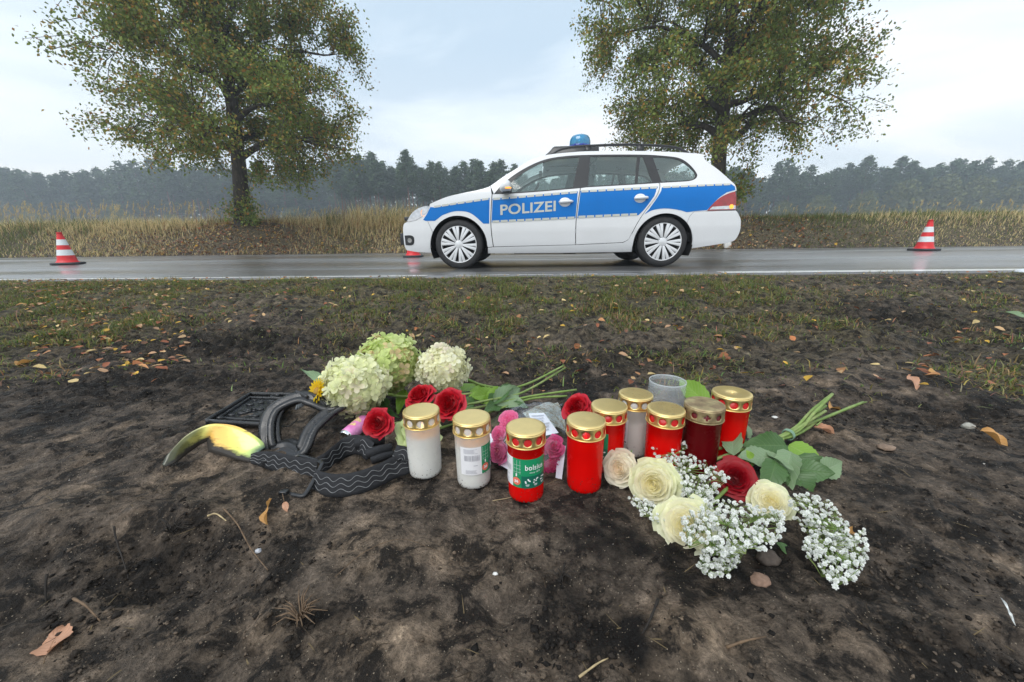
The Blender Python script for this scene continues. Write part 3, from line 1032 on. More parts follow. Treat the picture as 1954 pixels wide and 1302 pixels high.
def make_tree(label, base, lean, H, cz, rad, seed, warm, sprout_pts, hang=None, fork=2.2):
    global rng
    rng = np.random.default_rng(seed)
    rnd = random.Random(seed)
    root = empty('roadside_tree', base)
    tag(root, label, 'tree', 'autumn trees along the road')
    wood = MB()
    # trunk
    tp = [Vector((0, 0, -.15)), Vector((lean[0] * .15, 0, .5)), Vector((lean[0] * .4, lean[1] * .4, 1.5)), Vector((lean[0] * .7, lean[1] * .6, fork + .6)),
          Vector((lean[0] * 1.0, lean[1], H * .45)), Vector((lean[0] * 1.15, lean[1], H * .68)), Vector((lean[0] * 1.2, lean[1], H * .92))]
    tpts = catmull(tp, 5)
    tr = [np.interp(p.z, [-.15, .1, .5, 1.5, fork, H * .45, H * .7, H], [.36, .28, .225, .20, .185, .13, .07, .015]) for p in tpts]
    wood.tube(tpts, tr, 12)
    trunk = wood.build('trunk', M_BARK, root)
    limbs = MB()
    nodes = []
    center = Vector((lean[0], lean[1], cz))

    def trunk_at(z):
        for i in range(len(tpts) - 1):
            if tpts[i].z <= z <= tpts[i + 1].z:
                f = (z - tpts[i].z) / (tpts[i + 1].z - tpts[i].z)
                return tpts[i].lerp(tpts[i + 1], f), tr[i] + (tr[i + 1] - tr[i]) * f
        return tpts[-1], tr[-1]
    nl = 26
    for i in range(nl):
        f = (i + .5) / nl
        z0 = fork - .35 + (H * .82 - fork) * f ** 1.25
        p0, r0 = trunk_at(z0)
        a = i * 2.4 + rnd.uniform(-.5, .5)
        el = R_(8 + 62 * f + rnd.uniform(-10, 16)) if i > 5 else R_(rnd.uniform(-4, 26))
        d = Vector((math.cos(a) * math.cos(el), math.sin(a) * math.cos(el), math.sin(el)))
        # length to the crown outline
        q = p0 - center
        A = sum((d[k] / rad[k]) ** 2 for k in range(3)); B = 2 * sum(d[k] * q[k] / rad[k] ** 2 for k in range(3)); Cq = sum((q[k] / rad[k]) ** 2 for k in range(3)) - 1
        disc = B * B - 4 * A * Cq
        ln = (-B + math.sqrt(disc)) / (2 * A) if disc > 0 else 2.0
        ln = max(1.2, ln * rnd.uniform(.74, .90))
        pts = [p0]
        side = d.orthogonal().normalized()
        for k in range(1, 6):
            t_ = k / 5
            pts.append(p0 + d * (ln * t_) + Vector((0, 0, .10 * ln * math.sin(PI * t_) - .16 * ln * t_ * t_ * (1 - f))) + side * (rnd.uniform(-.07, .07) * ln))
        cp = catmull(pts, 3)
        rr_ = [max(.012, min(r0 * .62, .14) * (1 - .88 * (k / (len(cp) - 1)) ** .8)) for k in range(len(cp))]
        limbs.tube(cp, rr_, 7)
        for k, p in enumerate(cp):
            if k > 3: nodes.append((p, rr_[k]))
        # secondary limbs
        for s in range(6):
            j = rnd.randint(3, len(cp) - 3)
            b0 = cp[j]
            dd = (d + Vector((rnd.uniform(-1, 1), rnd.uniform(-1, 1), rnd.uniform(-.5, .6))) * .95).normalized()
            l2 = ln * rnd.uniform(.25, .45)
            ee = b0 + dd * l2 - center
            if sum((ee[k] / rad[k]) ** 2 for k in range(3)) > .9: l2 *= .5
            sp = catmull([b0, b0 + dd * l2 * .5 + Vector((0, 0, .06 * l2)), b0 + dd * l2 + Vector((0, 0, -.12 * l2))], 4)
            r2 = [max(.008, rr_[j] * .55 * (1 - .85 * k / (len(sp) - 1))) for k in range(len(sp))]
            limbs.tube(sp, r2, 5)
            for k, p in enumerate(sp):
                if k > 1: nodes.append((p, r2[k]))
    # twig tips through the crown's volume, denser towards the outside, with gaps
    npt = 5200
    u = rng.normal(size=(npt, 3)); u /= np.linalg.norm(u, axis=1)[:, None]
    rr0 = rng.random(npt) ** .42
    T = u * rr0[:, None]
    low = np.clip(-T[:, 2], 0, 1)
    T[:, :2] *= (1 + .38 * low)[:, None]
    T[:, 2] = np.where(T[:, 2] < 0, T[:, 2] * .80, T[:, 2])
    T = T * np.array(rad)[None] * (1 + .16 * vnoise3(u * 3.1, 1.0, seed + 3))[:, None] + np.array(center)[None]
    gap = vnoise3(T, 1.25, seed + 1) + .35 * vnoise3(T, .5, seed + 6)
    keep = (gap > .03) & (T[:, 2] > fork - 1.85 + 2.2 * np.clip(1.7 - np.hypot(T[:, 0], T[:, 1]), 0, 1) + .25 * np.abs(vnoise3(T, 1.7, seed + 2))) & (rng.random(npt) < .45 + .55 * rr0)
    T = T[keep]
    NP = np.array([p for p, _ in nodes])
    LP = []; LS = []
    for tpt in T:
        d2 = ((NP - tpt) ** 2).sum(1)
        k = int(np.argmin(d2)); dist = math.sqrt(d2[k])
        if dist > 1.5: continue
        b0 = nodes[k][0]; e_ = Vector(tpt)
        mid = (b0 + e_) / 2 + Vector((rnd.uniform(-.1, .1), rnd.uniform(-.1, .1), .08 + .1 * dist))
        limbs.tube([b0, mid, e_], [min(.016, nodes[k][1]), .009, .004], 3, cap=False)
        nlv = rnd.randint(46, 74)
        f = rng.random(nlv) ** .45
        line = np.where(f[:, None] < .5, np.array(b0) + (np.array(mid) - np.array(b0)) * (f * 2)[:, None], np.array(mid) + (np.array(e_) - np.array(mid)) * ((f - .5) * 2)[:, None])
        LP.append(line + rng.normal(size=(nlv, 3)) * np.array([.145, .145, .115]))
    limbs.build('limb', M_BARK, root)
    LPa = np.concatenate(LP)
    n = len(LPa)
    s = .066 + .042 * rng.random(n)
    Vt, Ft, Ct = leaf_quads(LPa, s, .9, leaf_colors(n, LPa, seed, warm))
    mk('crown', Vt, Ft, M_LEAF, root, smooth=False, colors=Ct)
    # shoots round the foot of the trunk
    for cx, cy, czz, rx, rz_, cnt in sprout_pts:
        sp = MB()
        tips = []
        for k in range(max(6, cnt // 60)):
            a = rnd.uniform(0, 2 * PI); rr1 = rx * math.sqrt(rnd.random())
            e_ = Vector((cx + math.cos(a) * rr1, cy + math.sin(a) * rr1 * .8, czz + rz_ * rnd.uniform(-.5, 1.0)))
            b0 = Vector((cx * .6, cy * .4, max(.0, czz - rz_ * .9))) if hang is None or (cx, czz) != hang[:2] else Vector((cx + rnd.uniform(-.1, .1), cy, czz + rz_ * 1.3))
            sp.tube([b0, (b0 + e_) / 2 + Vector((0, 0, .08)), e_], [.014, .009, .004], 4, cap=False)
            tips.append((b0, e_))
        PP = []
        for b0, e_ in tips:
            f = rng.random(60) ** .6
            PP.append(np.array(b0) + (np.array(e_) - np.array(b0)) * f[:, None] + rng.normal(size=(60, 3)) * .11)
        PP = np.concatenate(PP)[:cnt]
        sp.build('shoot_stems', M_BARK, root)
        c = leaf_colors(len(PP), PP, seed + 20, warm * .8)
        Vt, Ft, Ct = leaf_quads(PP, .07 + .05 * rng.random(len(PP)), .9, c)
        mk('shoot_leaves', Vt, Ft, M_LEAF, root, smooth=False, colors=Ct)
    return root


make_tree('broad autumn tree with shoots round its foot, beside the cone left of the car', (-9.1, 12.5, .93), (.32, .1), 11.5, 5.0, (3.75, 3.6, 5.2), 11, .30,
          [(.1, -.35, .55, .62, .6, 900), (.55, -.3, .25, .4, .35, 260), (1.35, -.8, 1.05, .45, .5, 330)], hang=(1.35, 1.05))
make_tree('broad autumn tree rising behind the tail of the police car', (5.62, 12.5, .95), (-.10, .1), 11.5, 5.1, (3.95, 3.5, 5.2), 23, .26,
          [(.55, -.5, 1.0, .55, .75, 800)], fork=2.3)

# ================================================================== pine forest beyond the field
rng = np.random.default_rng(99)
M_PBARK = bark_mat('pine_bark', (.06, .035, .025), (.24, .12, .07))
M_NEEDLE = simple('pine_needles', (.03, .055, .03), rough=.7, var=.2, scale=.6, attr=True, translucent=.12, spec=.1)


def pine_mesh(seed, H, crown_from, spread):
    r = np.random.default_rng(seed)
    tb = MB()
    bend = r.normal(0, .25, 2)
    pts = [Vector((bend[0] * t_ * t_, bend[1] * t_ * t_, H * t_)) for t_ in np.linspace(0, 1, 7)]
    tb.tube(pts, [.22, .2, .18, .15, .11, .07, .02], 6)
    P = []
    nb = 46
    for i in range(nb):
        f = i / nb
        z = H * (crown_from + (1 - crown_from) * f)
        ln = spread * (1 - f ** 1.7) ** .8 * (.55 + .6 * r.random()) + .25
        if f < .12: ln *= .6
        a = i * 2.4 + r.normal(0, .4)
        c = np.array([bend[0] * (z / H) ** 2, bend[1] * (z / H) ** 2, z])
        e_ = c + np.array([math.cos(a) * ln, math.sin(a) * ln, .10 * ln + .25 * r.random()])
        tb.tube([c, e_], [.04, .012], 3, cap=False)
        k = int(40 * (.6 + ln / spread))
        t_ = .25 + .75 * r.random(k)
        P.append(c + (e_ - c) * t_[:, None] + r.normal(size=(k, 3)) * np.array([.28, .28, .16]))
    P = np.concatenate(P)
    n = len(P)
    d = r.normal(size=(n, 3)) * np.array([1, 1, .45]); d /= np.linalg.norm(d, axis=1)[:, None]
    u = r.normal(size=(n, 3)) + np.array([0, 0, .5])
    sd = np.cross(d, u); sd /= np.linalg.norm(sd, axis=1)[:, None]
    s = (.30 + .32 * r.random(n))[:, None]
    V = np.stack([P - d * s * .5, P + sd * s * .32, P + d * s * .5, P - sd * s * .32], 1).reshape(-1, 3)
    b0 = np.arange(n) * 4
    F = np.stack([b0, b0 + 1, b0 + 2, b0 + 3], 1)
    q = r.random(n)
    C = np.repeat(np.stack([.055 + .05 * q, .092 + .06 * q, .045 + .028 * q], 1) * (.7 + .5 * r.random(n))[:, None], 4, 0)
    return tb, V, F, C


def broad_mesh(seed, H):
    r = np.random.default_rng(seed)
    tb = MB()
    tb.tube([(0, 0, 0), (.1, 0, H * .4), (0, .1, H * .9)], [.2, .14, .03], 6)
    n = 1900
    u = r.normal(size=(n, 3)); u /= np.linalg.norm(u, axis=1)[:, None]
    P = u * (r.random(n) ** .4)[:, None] * np.array([H * .26, H * .26, H * .36]) * (1 + .3 * vnoise3(u * 2.2, 1., seed))[:, None] + np.array([0, 0, H * .6])
    d = r.normal(size=(n, 3)); d /= np.linalg.norm(d, axis=1)[:, None]
    sd = np.cross(d, r.normal(size=(n, 3))); sd /= np.linalg.norm(sd, axis=1)[:, None]
    s = (.3 + .3 * r.random(n))[:, None]
    V = np.stack([P - d * s * .5, P + sd * s * .35, P + d * s * .5, P - sd * s * .35], 1).reshape(-1, 3)
    b0 = np.arange(n) * 4
    F = np.stack([b0, b0 + 1, b0 + 2, b0 + 3], 1)
    q = r.random(n)
    C = np.repeat(np.stack([.09 + .07 * q, .11 + .06 * q, .04 + .02 * q], 1), 4, 0)
    return tb, V, F, C


protos = []
for sd_, H_, cf, spd in ((1, 15.5, .42, 2.7), (2, 16.5, .56, 2.5), (3, 14.5, .38, 2.9), (4, 17.5, .60, 2.4), (5, 13.0, .30, 2.7)):
    tb, Vp, Fp, Cp = pine_mesh(sd_, H_, cf, spd)
    tm = fast_mesh('pine_trunk', tb.V, tb.F, None, True, [M_PBARK])
    cm = fast_mesh('pine_crown', Vp, Fp, Cp, False, [M_NEEDLE])
    protos.append((tm, cm, H_))
tb, Vp, Fp, Cp = broad_mesh(8, 9.0)
bt = fast_mesh('broad_trunk', tb.V, tb.F, None, True, [M_BARK]); bc = fast_mesh('broad_crown', Vp, Fp, Cp, False, [M_NEEDLE])


def far_tree(x, y, k, sc, label, group, broad=False):
    e_ = empty('pine_tree' if not broad else 'forest_tree', (x, y, gz(x, y) - .2), rng.random() * 6.28)
    e_.scale = (sc, sc, sc)
    tag(e_, label, 'tree', group)
    link(bpy.data.objects.new('trunk', bt if broad else protos[k][0]), e_)
    link(bpy.data.objects.new('crown', bc if broad else protos[k][1]), e_)


def forest_row(n, px0, px1, Y0, Y1, h0, h1, label, group, kinds=(0, 1, 2, 3, 4), fall=0.0):
    for i in range(n):
        Y = rng.uniform(Y0, Y1)
        px = px0 + (px1 - px0) * (i + rng.uniform(-.4, .4) + .5) / n
        x = yp(px, 430, Y).x
        k = kinds[int(rng.integers(0, len(kinds)))]
        far_tree(x, Y, k, (rng.uniform(h0, h1) - fall * (px - px0) / (px1 - px0)) / protos[k][2], label, group)


forest_row(70, -60, 690, 84, 98, 14.5, 18, 'hazy pine in the far wood beyond the field left of the car', 'pines of the far wood on the left')
forest_row(44, 655, 985, 60, 74, 11.8, 13.8, 'tall pine with bare trunk in the nearer wood behind the car bonnet', 'pines of the nearer wood behind the bonnet', (1, 3, 3), 2.8)
forest_row(48, 950, 1420, 80, 95, 11.5, 14.0, 'pine of the wood half hidden behind the police car', 'pines behind the police car')
forest_row(64, 1390, 2020, 84, 98, 11.5, 15.0, 'hazy pine in the far wood beyond the field right of the car', 'pines of the far wood on the right')
for px, Y, sc in ((1710, 82, 1.15), (1780, 83, 1.25), (1640, 80, .9), (1490, 80, .75), (1560, 81, .85), (1850, 82, 1.2), (1930, 80, 1.1)):
    far_tree(yp(px, 430, Y).x, Y, 0, sc, 'rounded leafy tree at the edge of the far wood right of the car', 'leafy trees at the far wood edge', True)
for px, Y, sc in ((880, 57, .55), (930, 56, .5), (820, 58, .4), (60, 82, .8), (230, 82, .85), (330, 81, .7), (560, 82, .8)):
    far_tree(yp(px, 430, Y).x, Y, 0, sc, 'rounded leafy tree at the wood edge left of the car', 'leafy trees at the near wood edge', True)

# dim inner mass of the wood behind the rows one can tell apart
NF = 26000
yb = rng.uniform(98, 125, NF)
xb = rng.uniform(-1, 1, NF) * 185
prof = 10.5 + 3.0 * sstep(-10, -60, xb) + 2.2 * vnoise(xb / 9.0, xb * 0 + 3.3, 5) + 1.2 * vnoise(xb / 3.0, xb * 0 + 7.3, 6)
zb = rng.random(NF) ** .8 * prof
P = np.stack([xb, yb, zb + .4], 1)
q = rng.random(NF)
Vf, Ff, Cf = leaf_quads(P, 1.0 + .9 * rng.random(NF), .4, np.stack([.022 + .02 * q, .04 + .03 * q, .022 + .015 * q], 1), .8)
o = mk('inner_forest', Vf, Ff, M_NEEDLE, smooth=False, colors=Cf)
tag(o, 'dark mass of the wood behind its front row of pines', 'forest', kind='stuff')
NU = 15000
xb = rng.uniform(-1, 1, NU) * 130
yb = np.where((xb > -30) & (xb < 0), rng.uniform(58, 63, NU), rng.uniform(80, 90, NU))
zb = rng.random(NU) * (1.3 + 1.0 * vnoise(xb / 5., xb * 0 + 1.1, 15))
q = rng.random(NU)
Vf, Ff, Cf = leaf_quads(np.stack([xb, yb, np.abs(zb) + .4], 1), .35 + .4 * rng.random(NU), .4, np.stack([.05 + .07 * q, .06 + .045 * q, .03 + .02 * q], 1), .7)
o = mk('undergrowth', Vf, Ff, M_NEEDLE, smooth=False, colors=Cf)
tag(o, 'low undergrowth along the foot of the wood', 'undergrowth', kind='stuff')

# ------------------------------------------------------------------ haze in the damp air
hb = MB()
hb.box((-240, -12, -1.3), (240, 135, 24))
hz_o = hb.build('haze', None, smooth=False)
mt = bpy.data.materials.new('haze_air')
mt.use_nodes = True
t = mt.node_tree
t.nodes.clear()
ov = t.nodes.new('ShaderNodeOutputMaterial')
pv = t.nodes.new('ShaderNodeVolumePrincipled')
pv.inputs['Color'].default_value = (.80, .90, 1.0, 1)
pv.inputs['Density'].default_value = .0030
pv.inputs['Anisotropy'].default_value = .1
t.links.new(pv.outputs[0], ov.inputs['Volume'])
hz_o.data.materials.clear()
hz_o.data.materials.append(mt)
tag(hz_o, kind='stuff')
# ================================================================== police car (estate), nose towards -X
CARX, CARY = 0.394, 5.83


def table(ks, vs_, lo, hi, sig, n=2001):
    t_ = np.linspace(lo, hi, n); v = np.interp(t_, ks, vs_)
    s = int(sig / (hi - lo) * (n - 1)); k = np.exp(-.5 * (np.arange(-3 * s, 3 * s + 1) / s) ** 2); k /= k.sum()
    return t_, np.convolve(np.pad(v, 3 * s, mode='edge'), k, 'valid')


TZ = table([.15, .2, .3, .45, .62, .8, .9, .955, 1.0, 1.2, 1.4, 1.47, 1.55], [.80, .84, .868, .885, .89, .882, .866, .845, .822, .745, .655, .60, .5], .0, 1.7, .02)
TX = table([-2.3, -2.2, -2.16, -2.08, -1.95, -1.7, -1.3, 1.5, 1.9, 2.2, 2.33, 2.39, 2.45], [.5, .6, .68, .8, .90, .965, 1, 1, .975, .92, .84, .75, .6], -2.5, 2.6, .03)


def cf(x, z):
    return np.interp(z, *TZ) * np.interp(x, *TX)


M_PAINT = simple('white_paint', (.70, .715, .73), rough=.28, var=.03, scale=3, coat=.8, spec=.5)
M_BLUE = simple('police_blue', (.001, .150, .50), rough=.4, var=.04, scale=4, coat=.08, spec=.25)
M_REFL = simple('reflective_film', (.50, .52, .47), rough=.35, var=.08, scale=40, coat=.3)
M_TRIM = simple('black_trim', (.02, .021, .023), rough=.38, var=.1, scale=20, coat=.2)
M_RUBBER = simple('tyre_rubber', (.022, .022, .023), rough=.72, var=.2, scale=25, bump=.2, bscale=300)
M_DARK = simple('dark_underbody', (.012, .012, .012), rough=.8, var=.3, scale=15)
M_ALLOY = simple('hubcap_silver', (.68, .695, .71), rough=.34, metal=.2, var=.06, scale=12, coat=.3)
M_SEAT = simple('seat_cloth', (.045, .048, .055), rough=.85, var=.2, scale=60)
M_CHROME = simple('chrome', (.75, .76, .77), rough=.12, metal=1.0, var=.05)
M_REDL = simple('tail_lamp_red', (.30, .008, .014), rough=.08, var=.25, scale=18, coat=1.0)
M_CLEARL = simple('lamp_clear', (.55, .56, .58), rough=.06, var=.2, scale=25, coat=1.0, metal=.55)
M_AMBER = emit_mat('amber_lamp', (1.0, .33, .03), 1.0, (.8, .3, .05))
M_BEACON = simple('beacon_blue', (.02, .27, .52), rough=.08, var=.25, scale=14, coat=1.0, trans=.35)
M_BEACOND = simple('beacon_skirt', (.006, .03, .30), rough=.1, var=.1, coat=1.0)
mt = glass_mat('car_glass', (.78, .88, .86), .03, .06)
t = mt.node_tree
_out = t.nodes['Material Output']
_src = _out.inputs['Surface'].links[0].from_socket
df = N(t, 'ShaderNodeBsdfDiffuse', {'Color': (.34, .44, .43, 1)})
nz = N(t, 'ShaderNodeTexNoise', {'Scale': 160.0, 'Detail': 3.0})
tcn = N(t, 'ShaderNodeTexCoord')
t.links.new(tcn.outputs['Object'], nz.inputs['Vector'])
mr = N(t, 'ShaderNodeMapRange', {'From Min': .4, 'From Max': .7, 'To Min': .10, 'To Max': .26})
t.links.new(nz.outputs['Fac'], mr.inputs['Value'])
ms = N(t, 'ShaderNodeMixShader')
t.links.new(mr.outputs[0], ms.inputs[0]); t.links.new(_src, ms.inputs[1]); t.links.new(df.outputs[0], ms.inputs[2])
t.links.new(ms.outputs[0], _out.inputs['Surface'])
M_CGLASS = mt

car = empty('police_car', (CARX, CARY, 0))
tag(car, 'white and blue estate police car with a blue beacon on its roof', 'police car')


def dens(poly, step):
    out = []
    for i in range(len(poly)):
        a = Vector(poly[i]); b_ = Vector(poly[(i + 1) % len(poly)])
        k = max(1, int((b_ - a).length / step))
        for j in range(k):
            out.append(tuple(a.lerp(b_, j / k)))
    return out


def inside(poly, X, Y):
    P = np.array(poly); x0, y0 = P[:, 0], P[:, 1]; x1, y1 = np.roll(x0, -1), np.roll(y0, -1)
    c = np.zeros(len(X), bool)
    for a, b_, c_, d in zip(x0, y0, x1, y1):
        if b_ == d: continue
        m_ = ((b_ > Y) != (d > Y)) & (X < (c_ - a) * (Y - b_) / (d - b_) + a)
        c ^= m_
    return c


def tri2d(outer, holes=(), step=.06, bstep=None):
    loops = [dens(l, bstep or step) for l in (outer, *holes)]
    pts = []; edges = []; lidx = []
    for l in loops:
        b0 = len(pts); pts += l
        idx = list(range(b0, b0 + len(l))); lidx.append(idx)
        edges += [(idx[i], idx[(i + 1) % len(idx)]) for i in range(len(idx))]
    O = np.array(loops[0])
    gx = np.arange(O[:, 0].min() + step * .5, O[:, 0].max(), step); gy = np.arange(O[:, 1].min() + step * .5, O[:, 1].max(), step)
    if len(gx) and len(gy):
        A, B_ = np.meshgrid(gx, gy); A = A.ravel(); B_ = B_.ravel()
        ok = inside(loops[0], A, B_)
        for hl in loops[1:]: ok &= ~inside(hl, A, B_)
        bp_ = np.array(pts)
        A, B_ = A[ok], B_[ok]
        if len(A):
            d = np.sqrt(((A[:, None] - bp_[None, :, 0]) ** 2 + (B_[:, None] - bp_[None, :, 1]) ** 2).min(1))
            A, B_ = A[d > step * .4], B_[d > step * .4]
            pts = pts + list(zip(A, B_))
    res = delaunay_2d_cdt([Vector(p) for p in pts], edges, [], 0, 1e-6)
    v = np.array([tuple(q) for q in res[0]]); f = np.array([tuple(q) for q in res[2] if len(q) == 3])
    cx = v[f].mean(1)
    ok = inside(loops[0], cx[:, 0], cx[:, 1])
    for hl in loops[1:]: ok &= ~inside(hl, cx[:, 0], cx[:, 1])
    f = f[ok]
    # counter-clockwise
    a = v[f]
    ar = (a[:, 1, 0] - a[:, 0, 0]) * (a[:, 2, 1] - a[:, 0, 1]) - (a[:, 2, 0] - a[:, 0, 0]) * (a[:, 1, 1] - a[:, 0, 1])
    f[ar < 0] = f[ar < 0][:, ::-1]
    f = f[np.abs(ar) > 1e-10]
    return v, f, [np.array(l) for l in loops]


def panel(name, outer, mat, parent, holes=(), off=0.0, flange=.018, step=.06, side=-1):
    v, f, loops = tri2d(outer, holes, step)
    e_ = 1e-3
    Y = side * (cf(v[:, 0], v[:, 1]) + off)
    V = np.stack([v[:, 0], Y, v[:, 1]], 1)
    fx = (cf(v[:, 0] + e_, v[:, 1]) - cf(v[:, 0] - e_, v[:, 1])) / (2 * e_)
    fz = (cf(v[:, 0], v[:, 1] + e_ * 3) - cf(v[:, 0], v[:, 1] - e_ * 3)) / (6 * e_)
    Nn = np.stack([-fx, np.full(len(v), float(side)), -fz], 1); Nn /= np.linalg.norm(Nn, axis=1)[:, None]
    faces = [tuple(q) if side < 0 else tuple(q[::-1]) for q in f]
    nl = [tuple(Nn[i]) for q in faces for i in q]
    VV = V.tolist()
    if flange:
        for li, l in enumerate(loops):
            b0 = len(VV)
            y = side * (cf(l[:, 0], l[:, 1]) + off)
            k = len(l)
            VV += np.stack([l[:, 0], y, l[:, 1]], 1).tolist()
            VV += np.stack([l[:, 0], y - side * flange, l[:, 1]], 1).tolist()
            for i in range(k):
                j = (i + 1) % k
                q = (b0 + i, b0 + k + i, b0 + k + j, b0 + j)
                faces.append(q)
                a, b_, c_ = (Vector(VV[q[z]]) for z in (0, 1, 3))
                nn = (b_ - a).cross(c_ - a)
                nn = nn.normalized() if nn.length > 1e-12 else Vector((0, side, 0))
                nl += [tuple(nn)] * 4
    o = mk(name, VV, faces, mat, parent, smooth=True)
    try:
        if len(nl) == len(o.data.loops):
            o.data.normals_split_custom_set(nl)
    except Exception:
        pass
    return o


def sm(pts, n=5):
    return [(p.x, p.y) for p in catmull([(a, b_, 0) for a, b_ in pts], n)]


TOP = sm([(-1.649, .773), (-1.497, .831), (-1.381, .869), (-1.201, .906), (-1.022, .937), (-.889, .972), (-.823, 1.01), (-.712, 1.087), (-.601, 1.154), (-.49, 1.22), (-.379, 1.285),
          (-.29, 1.318), (-.2, 1.341), (-.089, 1.356), (.066, 1.368), (.288, 1.379), (.618, 1.376), (.945, 1.368), (1.27, 1.352), (1.485, 1.336), (1.68, 1.318)], 4)
HOODL = [p for p in TOP if p[0] <= -.86]
ROOFL = [p for p in TOP if p[0] > -.86]
REAR1 = sm([(1.70, 1.285), (1.739, 1.227), (1.864, 1.132), (2.015, .999), (2.066, .950), (2.086, .885)], 3)
REAR2 = sm([(2.098, .655), (2.120, .635), (2.167, .569), (2.185, .516), (2.19, .41), (2.148, .313), (2.072, .281)], 3)
NOSE = sm([(-1.93, .582), (-1.975, .562), (-1.997, .512), (-2.005, .4), (-2.003, .285), (-1.98, .234)], 3)


def arc(cx, cz, r, a0, a1, n=24):
    return [(cx + r * math.cos(R_(a0 + (a1 - a0) * k / n)), cz + r * math.sin(R_(a0 + (a1 - a0) * k / n))) for k in range(n + 1)]


AF = (-1.276, .283); AR_ = (1.254, .272); RA = .362
GAP = .0048
DF = sm([(-.838, .886), (-.851, .728), (-.860, .558), (-.853, .406), (-.838, .269)])
DS = sm([(.228, .938), (.204, .795), (.185, .585), (.183, .414), (.189, .281)])
DR = sm([(1.169, .978), (1.166, .924), (1.125, .821), (1.011, .667), (.933, .542), (.872, .416), (.831, .335), (.770, .302)])
BELT1 = sm([(-.815, .887), (-.622, .889), (-.27, .906), (.168, .935)])
BELT2 = sm([(.299, .947), (.82, .967), (1.150, .981)])
WINUP = sm([(1.165, .982), (1.358, .989), (1.508, .997), (1.586, 1.02), (1.616, 1.056), (1.609, 1.092), (1.56, 1.162), (1.488, 1.23), (1.395, 1.278), (1.224, 1.304), (1.008, 1.322), (.616, 1.333),
            (.265, 1.335), (.066, 1.328), (-.134, 1.304), (-.29, 1.258), (-.446, 1.186), (-.601, 1.093), (-.734, .982), (-.815, .887)], 4)
WINALL = WINUP + BELT1[1:] + [(.228, .939)] + BELT2


def sh(ch, dx_=0., dz_=0.):
    return [(a + dx_, b_ + dz_) for a, b_ in ch]


